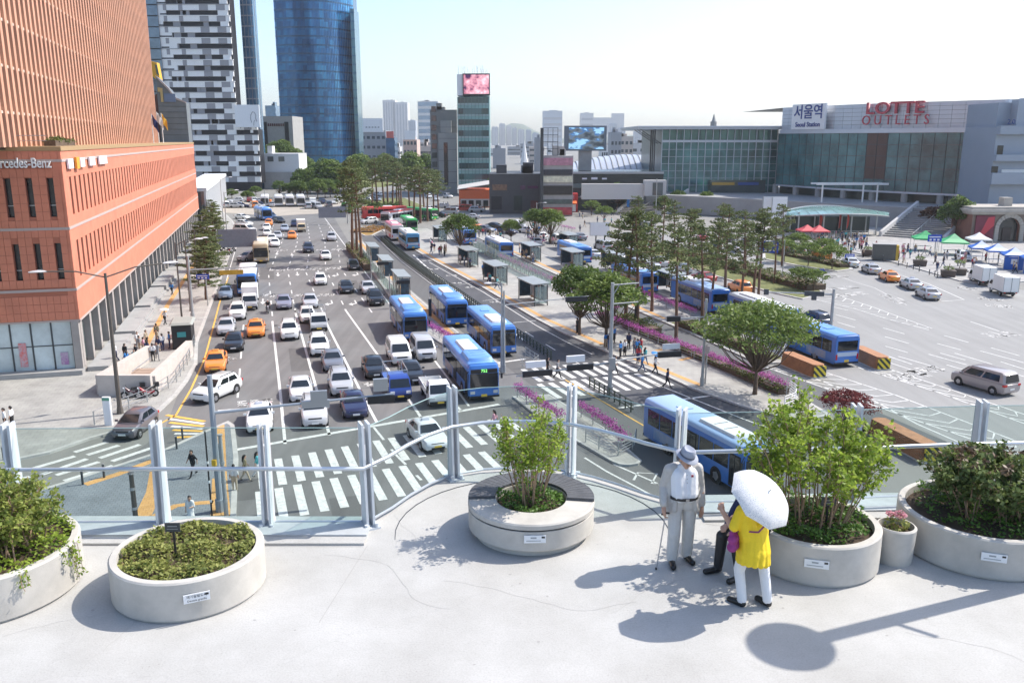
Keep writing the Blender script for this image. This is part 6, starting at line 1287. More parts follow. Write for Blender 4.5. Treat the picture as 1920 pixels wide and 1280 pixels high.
hedge('hedge','flowering ground cover on the roundabout island',gp([(680,437),(700,430),(718,427)]),6,0.5,1500,leafmat('flower_cover',(0.12,0.14,0.02),(0.45,0.2,0.05),0.7,0.2,0.4),0.18,seed=10)
hedge('hedge','green shrub on the red podium roof terrace',uvp([(84,-18.6),(92,-18.6)]),1.2,0.9,700,z=19.45,seed=12)
# purple flower fences: posts, rail, boxes of petunias
L_petal=leafmat('petunia',(0.22,0.02,0.17),(0.58,0.17,0.46),0.6,0.3,3.0)
def flower_fence(label,pts,n_per=70,hgt=1.0,seed=0):
 rnd=random.Random(seed);pts=[Vector((p[0],p[1],0))for p in pts];c0=pts[0].copy();o=thing('flower_fence',label,'flower fence',(c0.x,c0.y,0.14));
 post=MB().tube((0,0,0),(0,0,hgt),0.04,n=6).mesh('post',M_pole);rails=MB();fl=MB();lf=MB()
 for i in range(len(pts)-1):
  a,b=pts[i]-c0,pts[i+1]-c0;L=(b-a).length;d=(b-a)/L;k=0
  for z in(0.25,0.5,hgt*0.78):rails.tube(a+Vector((0,0,z)),b+Vector((0,0,z)),0.02,n=5)
  while k*1.9<L:link('post',post,o,tuple(a+d*k*1.9));k+=1
  s=0.0
  while s<L:
   c=a+d*s+Vector((0,0,hgt-0.02));s+=0.42
   for _ in range(n_per):
    v=Vector((rnd.gauss(0,0.2),rnd.gauss(0,0.2),rnd.gauss(0.02,0.15)));leaf_quad(fl,c+v,0.1,rnd,0.3,1.1)
   for _ in range(8):leaf_quad(lf,c+Vector((rnd.gauss(0,0.2),rnd.gauss(0,0.2),rnd.gauss(-0.12,0.12))),0.07,rnd,0.3)
 rails.build('rails',M_pole,o);f=fl.build('blossoms',L_petal,o);f['kind']='stuff';g_=lf.build('leaves',L_hedge,o);g_['kind']='stuff';return o
flower_fence('purple flower fence along the near bus platform edge',uvp([(88.5,34.0),(84,34.8),(70.4,36.7),(63.4,37.7),(57.6,38.4)]),seed=1)
flower_fence('purple flower fence running behind the glass bus shelters',uvp([(140,35.8),(121.7,36.3),(111.5,36.8),(97.5,37.2),(91,37.4)]),50,seed=2)
flower_fence('short purple flower fence beyond the platform street trees',uvp([(101.2,44.3),(86.9,45.2)]),60,seed=3)
flower_fence('purple flower fence between the standing buses',uvp([(88.5,14.7),(81.5,15.8),(73.0,16.8)]),60,seed=4)
flower_fence('purple flower fence beside the bus numbered 752',uvp([(62.8,17.5),(57.5,18.1),(55.0,18.6)]),70,seed=5)
flower_fence('purple flower fence on the rounded median tip',uvp([(56.8,20.7),(52.5,21.2),(49.2,21.1)]),70,seed=6)
flower_fence('distant pink flower fence among the waiting crowd',gp([(990,455),(1022,462)]),30,seed=7);flower_fence('distant pink flower fence on the forecourt edge',gp([(1052,432),(1078,438)]),24,seed=8)
# ================================================================== STREET FURNITURE
M_sroof=mat('shelter_roof',(0.30,0.32,0.31),0.4,0.2,var=0.1,scale=1);M_sgl=gmat('shelter_glass',(0.06,0.09,0.09),0.08,0.1)
def glassy(name,tint,rough=0.02,amt=0.8,dark=False):
 m=bpy.data.materials.new(name);m.use_nodes=True;nt=m.node_tree;b=nt.nodes['Principled BSDF']
 b.inputs['Base Color'].default_value=(.05,.06,.06,1)if dark else(*tint,1);b.inputs['Roughness'].default_value=0.05
 tr=nt.nodes.new('ShaderNodeBsdfTransparent');tr.inputs[0].default_value=(*tint,1);mx=nt.nodes.new('ShaderNodeMixShader');mx.inputs[0].default_value=amt
 out=nt.nodes['Material Output'];nt.links.new(b.outputs[0],mx.inputs[1]);nt.links.new(tr.outputs[0],mx.inputs[2]);nt.links.new(mx.outputs[0],out.inputs[0]);MATS[name]=m;return m
M_clear=glassy('clear_panel',(0.75,0.85,0.83))
def shelter_spec(L=6.0,D=1.7,H=2.6):
 P=[]
 P.append(('roof',MB().loft([[(-D/2-.25,-L/2,H),(D/2+.25,-L/2,H+.1),(D/2+.25,L/2,H+.1),(-D/2-.25,L/2,H)],[(-D/2-.25,-L/2,H+.12),(D/2+.25,-L/2,H+.22),(D/2+.25,L/2,H+.22),(-D/2-.25,L/2,H+.12)]]).mesh('roof',M_sroof)))
 for x in(-D/2,D/2):
  for y in(-L/2+.1,0,L/2-.1):
   if x<0 and y==0:continue
   P.append(('post',MB().box((x,y,H/2),(.1,.1,H)).mesh('post',M_dgrey)))
 for k in range(5):
  y0=-L/2+.2+k*(L-.4)/5;P.append(('back_panel',MB().b2(D/2-.02,D/2+.02,y0+.06,y0+(L-.4)/5-.06,.25,2.3).mesh('back_panel',M_sgl if k%2 else mat('shelter_poster',(0.5,0.52,0.52),0.5,var=0.15,scale=2))))
 P.append(('map_panel',MB().b2(-D/2+.1,D/2-.1,L/2-.14,L/2-.06,.3,2.4).mesh('map_panel',mat('map_panel',(0.02,0.05,0.08),0.3,var=0.5,scale=2.5))));P.append(('end_panel',MB().b2(-D/2+.1,D/2-.1,-L/2+.06,-L/2+.1,.3,2.4).mesh('end_panel',M_clear)))
 P.append(('bench',MB().b2(D/2-.55,D/2-.15,-L/2+.8,L/2-.8,.42,.48).b2(D/2-.4,D/2-.3,-1,-.9,0,.42).b2(D/2-.4,D/2-.3,.9,1,0,.42).mesh('bench',mat('bench_wood',(0.25,0.14,0.07),0.6))))
 return P
SHEL=shelter_spec();SHEL2=shelter_spec(7.0,1.3,2.5)
def place(spec,name,label,cat,p,rz,group=None):
 o=thing(name,label,cat,p,rz,group)
 for nm,me in spec:link(nm,me,o)
 return o
for i,(x,y,lb)in enumerate([(1012,576,'nearest glass bus shelter on the bus platform'),(938,537,'second glass bus shelter up the bus platform'),(885,503,'third glass bus shelter up the bus platform with people under it'),(1005,493,'crowded shelter across the bus lane behind the flower fence'),(1084,507,'shelter beside the far blue bus roof'),(1163,513,'shelter left of the twin pines'),(1275,556,'shelter behind the leaning pine'),(1075,470,'far shelter among the cars'),(830,455,'grey-roofed kiosk-like shelter at the platform head'),(1215,440,'distant shelter by the station road')]):
 p=gz(x,y,0.14)+E_*3;place(SHEL,'bus_shelter',lb,'bus shelter',p,HEAD_OUT+(0.06 if i<3 else 0),'glass bus shelters')
for i,(u,v)in enumerate([(113.0,15.4),(129,15.3),(146,15.2)]):
 place(SHEL2,'bus_shelter',('nearest slim shelter on the median platform','middle slim shelter on the median platform','furthest slim shelter on the median platform')[i],'bus shelter',U(u,v,.14),HEAD_OUT+math.pi,'median shelters')
def fence(name,label,pts,h,step,mt,rails=(0.3,0.6,0.9),pr=0.04,rr_=0.025,z=0.14,cat='fence',box=False,group=None):
 pts=[Vector((p[0],p[1],0))for p in pts];c0=pts[0].copy();o=thing(name,label,cat,(c0.x,c0.y,z),0,group);post=(MB().box((0,0,h/2),(pr*2,pr*2,h))if box else MB().tube((0,0,0),(0,0,h),pr,n=6)).mesh('post',mt);acc=0
 for i in range(len(pts)-1):
  a,b=pts[i]-c0,pts[i+1]-c0;L=(b-a).length;d=(b-a)/L;t=acc
  while t<L:link('post',post,o,tuple(a+d*t));t+=step
  acc=t-L
 for q in rails:
  MB().path([p-c0+Vector((0,0,q*h))for p in pts],rr_,5).build('rail',mt,o)
 return o
M_gfence=mat('barrier_green',(0.05,0.065,0.05),0.5,var=0.2,scale=2)
fence('lane_barrier','dark green barrier dividing the bus road, left row',uvp([(176,20.15),(144,20.3),(111,21.6),(96,22.2)]),0.85,1.0,M_gfence,(0.35,0.65,1.0),0.07,0.05,0.012)
fence('lane_barrier','dark green barrier dividing the bus road, right row',uvp([(176,20.9),(144,21.1),(111,22.5),(85,23.4),(74,23.9)]),0.85,1.0,M_gfence,(0.35,0.65,1.0),0.07,0.05,0.012)
fence('lane_barrier','short green barrier beyond the bus zebra',uvp([(64.5,24.2),(57,24.9)]),0.9,0.9,M_gfence,(0.35,0.65,1.0),0.06,0.05,0.012)
fence('pavement_railing','steel railing along the left pavement bend',gp([(178,800),(228,776),(277,757),(330,722),(356,680),(366,648)]),1.05,1.9,M_steel,(0.35,0.62,0.97),0.05,0.025)
fence('pavement_railing','steel hoop railing on the rounded median tip',gp([(1098,832),(1130,850),(1165,858),(1188,846),(1192,832)]),0.95,1.6,M_steel,(0.3,0.5,0.7,0.97),0.04,0.022)
fence('pavement_railing','white railing at the end of the platform by the spreading tree',gp([(1470,770),(1490,762),(1492,748),(1478,738)]),1.0,0.8,M_white,(0.2,0.4,0.6,0.8,1.0),0.035,0.025)
fence('pavement_railing','white railing at the lawn tip by the orange barrier',gp([(1432,668),(1466,672),(1474,662)]),1.0,1.0,M_white,(0.2,0.4,0.6,0.8,1.0),0.035,0.025)
fence('pavement_railing','bus queue railing beside the stop line',gp([(985,668),(1010,684),(1000,692),(975,690)]),0.9,1.2,M_steel,(0.3,0.6,1.0),0.03,0.02,z=0.012)
fence('pavement_railing','rail posts on the side street corner',gp([(30,940),(98,918)]),1.0,3.0,M_steel,(0.3,0.55,0.8,1.0),0.05,0.02)
# glass screens
def screen(label,pts,h,z=0.14,mt=None):
 pts=[Vector((p[0],p[1],0))for p in pts];c0=pts[0].copy();o=thing('glass_screen',label,'glass screen',(c0.x,c0.y,z));
 for i in range(len(pts)-1):
  a,b=pts[i]-c0,pts[i+1]-c0;L=(b-a).length;d=(b-a)/L;n=max(1,int(L/2));s=Vector((-d.y,d.x,0))*0.02
  for k in range(n):
   p,q=a+d*(L*k/n+0.06),a+d*(L*(k+1)/n-0.06);MB().prism([p-s,q-s,q+s,p+s],0.1,h).build('panel',mt or M_clear,o);MB().tube(a+d*L*k/n,a+d*L*k/n+Vector((0,0,h+0.05)),0.05,n=6).build('post',M_steel,o)
 return o
screen('greenish glass screen wall behind the platform shelters',uvp([(155,34.6),(140,35.2),(112,36.0)]),1.9);screen('grey glass screen along the far median kerb',uvp([(172,13.95),(150,13.9),(118,13.85),(107,13.9)]),1.5)
# lamps, masts, signs
def lamp(label,base,top_z,arms,mt=M_pole,r=0.1,head=0.9,group=None,name='street_lamp'):
 o=thing(name,label,'street lamp',base,0,group);MB().path([(0,0,0),(0,0,top_z)],0,8,radii=[r*1.3,r*.7]).build('pole',mt,o);MB().tube((0,0,0),(0,0,.5),r*1.9,r*1.5,8).build('base',mt,o)
 for a in arms:
  d=Vector((a[0],a[1],0));e=d+Vector((0,0,top_z+a[2]));MB().path([(0,0,top_z-.3),d*.5+Vector((0,0,top_z+a[2]*.7)),e],r*.4,6).build('arm',mt,o)
  dn=d.normalized();c=e+dn*head*.4;m=MB();rings=[]
  for t in(-.5,-.3,0,.3,.5):
   w=.2*math.cos(t*2.6);q=c+dn*t*head;s=Vector((-dn.y,dn.x,0))*w;rings.append([tuple(q-s),tuple(q+s*.0+Vector((0,0,.12*math.cos(t*2.6)))),tuple(q+s),tuple(q+Vector((0,0,-.07)))])
  m.loft(rings);m.build('lamp_head',mat('lamp_shell',(0.5,0.5,0.52),0.4),o,smooth=60)
 return o
def top(x,y,base):return AT(x,y,base.y).z-base.z
b=gz(226,778,.14);b2_=b.copy();hz_=top(203,512,b)
lamp('tall double-armed street lamp on the left pavement',b,hz_,[(-3.6,-1.2,0.3),(3.2,2.6,0.35)],M_dpole,0.14,1.2)
for i,(x,y,yt)in enumerate([(345,640,455),(358,585,452),(373,540,430),(384,480,405),(428,470,360),(420,432,335)]):
 b=gz(x,y,.14);lamp('slim street lamp along the left pavement',b,top(x-4,yt,b),[(1.8,.6,.3)],M_dpole if i<3 else M_pole,.09,.8,'slim lamps on the left pavement')
for i,(x,y,yt,arms,lb)in enumerate([(941,700,530,[(-.9,-.2,0)],'lamp pole in front of the waiting blue bus'),(1227,462,335,[],'thin bare mast behind the twin pines'),(1045,400,283,[(-1.4,0,.1),(1.4,0,.1)],'two-headed lamp before the narrow shop tower'),(883,475,455,[(.5,0,0)],'short lamp by the round tree'),(660,395,330,[],'lamp at the far median head'),(1006,440,380,[(1.5,0,0)],'lamp by the far street trees'),(498,390,355,[],'lamp by the far car park')]):
 b=gz(x,y,.1);lamp(lb,b,top(x,yt,b),arms,M_pole,.1,.7)
hm=gz(1463,392,0);o=thing('floodlight_mast','high floodlight mast with ring head before the station mall','floodlight mast',hm);hh_=top(1463,253,hm)
MB().path([(0,0,0),(0,0,hh_)],0,10,radii=[.55,.3]).build('pole',M_steel,o);MB().lathe([(1.2,hh_),(2.6,hh_+.1),(2.6,hh_+.35),(.3,hh_+.6)],n=16).build('ring_head',M_steel,o)
for k in range(8):a=k*math.pi/4;MB().box((2.7*math.cos(a),2.7*math.sin(a),hh_+.1),(.9,.9,.4),rz=a).build('floodlight',M_lamp,o)
bp_=gz(1479,392,0);o=thing('blue_pylon','tall plain blue pylon beside the floodlight mast','pylon',bp_);MB().loft([rrect(.95,.6,-.6,0,.2),rrect(.95,.6,-.6,top(1479,308,bp_),.2)]).build('panel',mat('pylon_blue',(0.03,0.12,0.45),.5),o);MB().b2(-1.1,1.1,-.8,.8,0,.4).build('foot',M_conc,o)
def billboard(label,base,x0,x1,y0,y1,faces=1,legs=(-.8,.8)):
 o=thing('billboard',label,'billboard',base);xa,xb=AT(x0,y0,base.y).x-base.x,AT(x1,y0,base.y).x-base.x;za,zb=AT(x0,y1,base.y).z,AT(x0,y0,base.y).z
 MB().b2(xa,xb,-.25,.25,za,zb).build('board',M_board,o);MB().b2(xa-.08,xb+.08,-.15,.3,za-.1,zb+.1).build('frame',M_steel,o)
 for l in legs:MB().tube((l,.1,0),(l,.1,za),.12,n=8).build('leg',M_dgrey,o)
 return o
billboard('larger right face of the double white billboard among the pines',gz(1462,450,0),1449,1476,370,414);billboard('narrower left face of the double white billboard among the pines',gz(1440,448,0),1432,1447,370,398)
billboard('white light box on a pylon before the shop tower',gz(1043,402,0),1033,1054,346,372,legs=(0,));billboard('pale grey display board with figures among the street trees',gz(1125,470,0),1107,1142,418,441)
def sign_post(label,base,board_,c,yt,round_=False,dirs=((0,)),name='road_sign'):
 o=thing(name,label,'sign',base);x0,x1,y0,y1=board_;h=top((x0+x1)/2,yt,base);MB().tube((0,0,0),(0,0,h),.07,n=6).build('post',M_pole,o)
 xa,xb=AT(x0,y0,base.y).x-base.x,AT(x1,y0,base.y).x-base.x;za,zb=AT(x0,y1,base.y).z-base.z,AT(x0,y0,base.y).z-base.z;mt=mat('sign_c%d%d%d'%tuple(int(q*100)for q in c),c,.5)
 if round_:MB().tube(((xa+xb)/2,-.12,(za+zb)/2),((xa+xb)/2,-.06,(za+zb)/2),(xb-xa)/2,n=20).build('disc',mt,o);MB().box(((xa+xb)/2,-.14,(za+zb)/2),(.08,.02,(zb-za)*.6),M=None).build('arrow',M_white,o)
 else:
  MB().b2(xa,xb,-.14,-.08,za,zb).build('board',mt,o)
  if c[2]>.2 and xb-xa>1.5:
   for k in range(3):MB().b2(xa+(xb-xa)*(.12+.28*k),xa+(xb-xa)*(.12+.28*k)+(xb-xa)*.16,-.16,-.14,za+(zb-za)*.15,za+(zb-za)*.4).build('symbol',M_white,o)
   MB().b2(xa+(xb-xa)*.1,xb-(xb-xa)*.1,-.16,-.14,za+(zb-za)*.6,za+(zb-za)*.75).build('text_line',M_white,o)
 return o
BS=(0.01,0.06,0.42)
sign_post('large blue direction sign by the twin red-barked pines',gz(1466,530),(1430,1460,452,474),BS,450);sign_post('round blue arrow sign at the station road split',gz(1541,540),(1535,1547,504,516),BS,502,True)
sign_post('blue street sign on the left pavement',gz(390,575),(368,392,514,523),BS,512);sign_post('blue and white station sign among the green tents',gz(1752,480),(1740,1766,440,453),BS,438);sign_post('blue banner pylon before the arcade',gz(1178,400),(1176,1181,356,388),(0.02,.2,.6),355);sign_post('pair of small blue signs behind the taxi rank',gz(1593,496),(1584,1602,476,484),BS,476)
sign_post('dark bus stop pillar between the standing buses',gz(806,602,.14),(803,809,560,592),(0.02,.03,.04),560)
def gantry(label,base,arm_to,boards,yt,r=.13,mt=M_pole):
 """mast with an outreach arm; boards: (t along arm, width, height, dz, material)"""
 o=thing('traffic_mast',label,'traffic mast',base);h=yt;MB().path([(0,0,0),(0,0,h)],0,10,radii=[r*1.25,r*.9]).build('pole',mt,o);MB().tube((0,0,0),(0,0,.7),r*1.7,n=10).build('base',mt,o)
 a0=Vector((0,0,arm_to[2]));a1=Vector(arm_to[:2]+(arm_to[2]+arm_to[3],));MB().path([a0,a0.lerp(a1,.5),a1],0,8,radii=[r*.6,r*.5,r*.35]).build('arm',mt,o)
 d=(a1-a0);d.z=0;ang=math.atan2(d.y,d.x)
 for(t,w,hh,dz,m_)in boards:c=a0.lerp(a1,t);MB().box((c.x,c.y,c.z+dz),(w,.22,hh),rz=ang).build('signal_head' if hh<.5 else 'sign_back',m_,o)
 return o
b=gz(414,962,.14);zt_=top(390,703,b);e_=AT(737,738,b.y+2.2);za_=top(398,774,b)
o=gantry('near traffic mast at the corner with a long signal arm',b,(e_.x-b.x,2.2,za_,e_.z-b.z-za_),[(.56,1.5,.4,-.1,M_steel),(.58,.9,.55,.35,M_steel),(.93,1.5,.42,-.25,M_black),(.93,.8,.7,.6,M_steel)],zt_,.15,mat('mast_blue_grey',(0.30,0.34,0.38),.5,.2))
MB().box((-.05,-.2,2.9),(.22,.22,.34)).build('yellow_button_box',mat('button_yellow',(0.75,.45,.03),.5),o);MB().box((.1,.2,3.4),(.25,.3,.8)).build('pedestrian_signal',M_dgrey,o)
b=gz(1143,742,.14);o=gantry('tall traffic mast on the zebra with two long signal arms',b,(-7.5,-2.2,top(1143,680,b),-.5),[(.33,2.2,.45,0,M_black),(.78,2.4,.45,0,M_black),(.38,1.5,.5,.75,M_board),(.80,1.6,.5,.75,M_board)],top(1143,530,b),.15)
z2=top(1143,678,b);MB().path([(0,0,z2),(3.0,.8,z2+.3),(5.6,1.4,z2+.45)],.07,6).build('arm',M_pole,o);MB().box((4.9,1.25,z2+.3),(2.0,.25,.45),rz=.25).build('signal_head',M_black,o);MB().box((5,1.25,z2+.95),(1.5,.08,.45),rz=.25).build('sign_back',M_board,o)
z3=top(1143,532,b);MB().path([(0,0,z3-.1),(2.1,.4,z3)],.06,6).path([(0,0,z3-1),(.6,.1,z3)],.04,5).path([(0,0,z3-1.6),(2.1,.4,z3-1.5)],.06,6).build('sign_bracket',M_pole,o)
MB().box((.1,-.25,2.6),(.5,.35,.95)).build('control_box',M_steel,o)
b=gz(1557,622,.02);gantry('green-grey traffic mast arching over the station road',b,(-7.0,1.0,top(1557,552,b),.1),[(.28,2.0,.5,0,M_dgrey),(.28,.5,.45,-.45,M_dgrey),(.98,.5,.6,0,M_dgrey)],top(1557,542,b),.16)
b=gz(1316,726,.14);gantry('signal mast with a black horizontal signal beside the flower fence',b,(-2.9,-.4,top(1316,594,b),-.1),[(.92,1.1,.42,0,M_black)],top(1320,560,b),.11);sign_post('triangular-looking give way sign on the platform mast',gz(1322,722,.14),(1318,1330,648,662),(0.6,.5,.5),646)
b=gz(362,600,.14);gantry('pole with a signal arm over the left kerb lanes',b,(8.0,2.0,top(362,506,b),.1),[(.55,2.6,.5,-.5,mat('amber_board',(0.5,.3,.02),.5,var=.3,scale=3)),(.95,1.2,.35,.1,M_steel)],top(360,480,b),.14)
b=gz(410,490,.14);gantry('gantry carrying a ribbed grey sign back over the left lanes',b,(6.5,1.6,top(410,452,b),0),[(.5,6.2,3.0,.4,mat('sign_back_grey',(0.22,.24,.28),.5,.3,var=.1))],top(410,430,b),.12)
b=gz(652,420,.14);gantry('far gantry with a grey sign back at the avenue head',b,(-7,-1.5,top(652,400,b),0),[(.5,6.5,2.6,.3,mat('sign_back_grey',(0.22,.24,.28),.5,.3,var=.1))],top(652,330,b),.1)
for i,(x,y,yt)in enumerate([(697,540,485),(732,578,520)]):
 b=gz(x,y,.14);gantry(('far pole with small signal on the median','near pole with small signal on the median')[i],b,(2.0,.4,top(x,yt+8,b),0),[(.8,1.6,.45,-.1,M_black)],top(x,yt-6,b),.07)
b=gz(940,700,.1);gantry('signal arm reaching right beside the waiting bus',b+Vector((.25,0,0)),(7.5,2.2,top(942,572,b),.4),[(.85,2.0,.42,-.15,M_black)],top(941,545,b),.09)
gl=gz(1190,615,.14);o=thing('globe_lamp','white globe lamp on a black post by the platform trees','street lamp',gl);MB().tube((0,0,0),(0,0,2.8),.09,.07,8).build('post',M_black,o);MB().lathe([(.02,2.75),(.2,2.85),(.3,3.05),(.2,3.25),(.02,3.35)],n=14).build('globe',mat('opal_globe',(0.75,.75,.72),.3),o,smooth=180)
for i,(x,y,h_,r_,lb)in enumerate([(425,985,4.6,.12,'pale utility pole with cables behind the corner mast'),(398,985,4.8,.05,'thin black and white sign pole at the corner'),(256,985,2.8,.14,'stout brown post on the corner pavement')]):
 p=gz(x,y-(14 if i<2 else 0),.14);o=thing('utility_pole',lb,'pole',p);MB().path([(0,0,0),(0,0,h_)],0,10,radii=[r_,r_*.85]).build('pole',(M_pole,M_black,M_dpole)[i],o);MB().tube((0,0,h_),(0,0,h_+.06),r_*1.2,n=10).build('cap',M_greyst,o)
 for k in range(3):MB().tube((0,0,.8+k*1.1),(0,0,.95+k*1.1),r_*1.1,n=10).build('band',M_white if i==1 else M_steel,o)
bl=MB().tube((0,0,0),(0,0,.85),.07,n=8).mesh('post',M_dgrey);bc=MB().tube((0,0,.85),(0,0,.9),.08,n=8).mesh('cap',M_steel)
for i,(x,y)in enumerate([(156,912),(196,899),(290,865),(343,827),(332,845),(8,866),(1684,500),(1700,504),(1712,507),(1723,511),(1742,517),(1752,520),(1757,523),(1640,486),(1655,490)]):
 o=thing('bollard','dark steel bollard along the corner kerb' if i<6 else 'dark steel bollard along the station plaza kerb','bollard',gz(x,y,.14),0,'corner bollards' if i<6 else 'plaza bollards');link('post',bl,o);link('cap',bc,o)
# orange striped barriers
hz=bpy.data.materials.new('hazard_stripes');hz.use_nodes=True;nt=hz.node_tree;wv=nt.nodes.new('ShaderNodeTexWave');wv.wave_type='BANDS';wv.bands_direction='DIAGONAL';wv.inputs['Scale'].default_value=1.1;tc=nt.nodes.new('ShaderNodeTexCoord');nt.links.new(tc.outputs['Object'],wv.inputs[0]);rp=ramp_node(nt,[(0,(0.02,.03,.02)),(.5,(.65,.5,.03))],'CONSTANT');nt.links.new(wv.outputs['Color'],rp.inputs[0]);nt.links.new(rp.outputs[0],nt.nodes['Principled BSDF'].inputs['Base Color'])
for i,(a,f,lb)in enumerate([((1537,709),(1473,682),'terracotta ribbed crash barrier left of the blue bus rear'),((1657,694),(1604,670),'terracotta ribbed crash barrier right of the blue bus rear'),((1748,868),(1640,812),'terracotta ribbed crash barrier behind the deck glass')]):
 p=G(*a);d=(G(*f)-p);L=d.length;d.normalize();o=thing('crash_barrier',lb,'crash barrier',(p.x,p.y,.012),math.atan2(d.y,d.x)-math.pi/2,'terracotta crash barriers')
 Mor=mat('barrier_terracotta',(0.36,.17,.08),.75,var=.18,scale=2);n=9
 for k in range(n):z=.08+k*1.1/n;MB().loft([rrect(.72-.02*k,L-.02,.1,z,.25),rrect(.74-.02*k,L,.08,z+.5*1.1/n,.25),rrect(.70-.02*k,L-.02,.1,z+1.1/n-.015,.25)],caps=(True,True)).build('layer',Mor,o)
 MB().b2(-.6,.6,.0,.09,.1,1.05).build('hazard_plate',hz,o);MB().b2(-.75,.75,.0,L,0,.1).build('base',M_conc,o)
# subway entrance, kiosk, steps on the left pavement
Msub=mat('subway_stone',(0.50,.45,.41),.8,var=.08,scale=1.5)
se=thing('subway_entrance','pale stone subway stair enclosure on the left pavement','subway entrance',gz(245,745,.14))
def wallseg(par,name,a,b,w,h0,h1,mt):
 a,b=G(*a),G(*b);d=(b-a).normalized();s=Vector((-d.y,d.x,0))*w/2;P=[a-s,b-s,b+s,a+s];hs=[h0,h1,h1,h0]
 m=MB();m.add([(p.x,p.y,.12)for p in P]+[(p.x,p.y,.14+h)for p,h in zip(P,hs)],[(0,1,5,4),(1,2,6,5),(2,3,7,6),(3,0,4,7),(4,5,6,7)]);return child(par,m.build(name,mt))
wallseg(se,'rear_wall',(188,744),(287,744),.4,1.7,1.7,Msub);wallseg(se,'side_wall',(287,742),(357,668),.6,1.5,1.4,Msub);wallseg(se,'side_wall',(190,742),(282,676),.6,1.6,1.3,Msub)
mm=MB();a,b_=G(245,722),G(320,668);d=(b_-a).normalized();s=Vector((-d.y,d.x,0))*1.35
for k in range(9):
 p,q=a+d*(k*.45),a+d*(k*.45+.43);mm=MB();mm.prism([p-s,q-s,q+s,p+s],.13,.16+.03*k);child(se,mm.build('step',mat('stair_tread',(0.38,.28,.22),.8)))
child(se,MB().tube(tuple(G(250,715)+Vector((0,0,.9))),tuple(G(285,690)+Vector((0,0,1.0))),.04,n=6).build('handrail',M_steel))
for i,(x0,y0,x1,y1,h)in enumerate([(165,700,280,640,.5),(225,655,300,600,.9),(255,615,320,565,1.2),(290,565,330,520,1.0)]):
 a,b_=U(80.3+i*14,-16.6),U(93+i*14,-16.6);o=thing('stone_terrace',('nearest','second','third','furthest')[i]+' pale stone ledge along the red podium columns','ledge',U(80.3+i*14,-16,.14),0,'stone ledges along the podium');child(o,MB().ubox(80.3+i*14,93.8+i*14,-16.9,-15.2+.25*(i%2),.13,.14+.4+.15*i).build('ledge',M_greyst));child(o,MB().ubox(80.3+i*14,93.8+i*14,-15.18+.25*(i%2),-14.9+.25*(i%2),.13,.4).build('step',M_greyst))
kp=gz(346,650,.14);o=thing('newspaper_kiosk','black pavement kiosk beside the left kerb','kiosk',kp,HEAD_OUT);MB().b2(-.9,.9,-1.6,1.6,0,2.4).build('cabin',M_black,o);MB().loft([rrect(1.1,1.8,-1.8,2.4,.1),rrect(.9,1.6,-1.6,2.6,.1)],caps=(True,True)).build('roof',mat('kiosk_roof',(0.3,.31,.28),.6),o);MB().b2(-.96,-.9,-1.0,1.0,1.0,2.0).build('hatch',M_sgl,o);MB().b2(-1.5,-.9,-1.0,1.0,.9,.96).build('counter',M_white,o);MB().b2(-.4,.4,-1.64,-1.6,1.2,1.7).build('poster',mat('kiosk_teal',(0.05,.3,.3),.5),o)
b=gz(205,800,.14);o=thing('info_totem','slim white information totem by the lamp base','totem',b);MB().loft([rrect(.28,.12,-.12,0,.05),rrect(.28,.12,-.12,2.1,.05)]).build('panel',M_board,o);MB().b2(-.26,.26,-.14,-.12,1.85,2.05).build('green_header',mat('totem_green',(0.1,.3,.2),.5),o)
# tents, flags and boxes on the station plaza
def tent(label,p,w,c,group,rz=0,h=2.3,walls=None,c2=None):
 o=thing('market_tent',label,'tent',p,rz,group);mt=mat('tent_%d_%d_%d'%tuple(int(q*99)for q in c),c,.6);k=w/2
 for a in((-k,-k),(k,-k),(k,k),(-k,k)):MB().tube((*a,0),(*a,h),.04,n=6).build('leg',M_steel,o)
 ap=(0,0,h+w*.32);q=[(-k,-k,h),(k,-k,h),(k,k,h),(-k,k,h)]
 for i in range(4):
  a_,b_=Vector(q[i]),Vector(q[(i+1)%4]);apx=Vector(ap);mids=[a_.lerp(apx,.5)-Vector((0,0,.12*w/3)),b_.lerp(apx,.5)-Vector((0,0,.12*w/3))]
  MB().add([a_,b_,mids[1],mids[0],apx],[(0,1,2,3),(3,2,4)]).build('canopy_panel',mat('tent_%d_%d_%d'%tuple(int(q_*99)for q_ in(c2 or c)),c2 or c,.6)if(c2 and i==0)else mt,o)
  d=(b_-a_);MB().add([a_,b_,b_-Vector((0,0,.25)),a_-Vector((0,0,.25))],[(0,1,2,3)]).build('valance',mt,o)
 if walls:MB().b2(-k,k,-k+.1,-k+.14,0,h-.3).build('side_wall',mt,o);MB().b2(-k*.4,k*.1,-k+.07,-k+.095,.9,1.7).build('notice',M_board,o)
 MB().b2(-k*.7,k*.7,-.2,.4,.7,.76).b2(-k*.6,-k*.55,0,.1,0,.7).b2(k*.55,k*.6,0,.1,0,.7).build('table',M_board,o)
 return o
GN=(0.03,.36,.12);TB=(0.02,.12,.48)
tent('left green market tent on the station plaza',gz(1732,470,.14),4.2,GN,'green tents',-.3);tent('right green market tent on the station plaza',gz(1785,478,.14),4.4,GN,'green tents',-.3,c2=(.2,.5,.25));tent('white tent behind the blue tents',gz(1832,472,.14),3.6,(.68,.68,.66),'white tent',-.2)
for i,(x,y)in enumerate([(1836,490),(1866,496),(1898,505),(1935,512)]):tent(('leftmost blue tent beside the white van','second blue tent from the left','third blue tent with walls','rightmost blue tent cut by the photo edge')[i],gz(x,y,.14),3.4,TB,'blue tents',-.3,walls=i>1,c2=(.55,.6,.7)if i<3 else None)
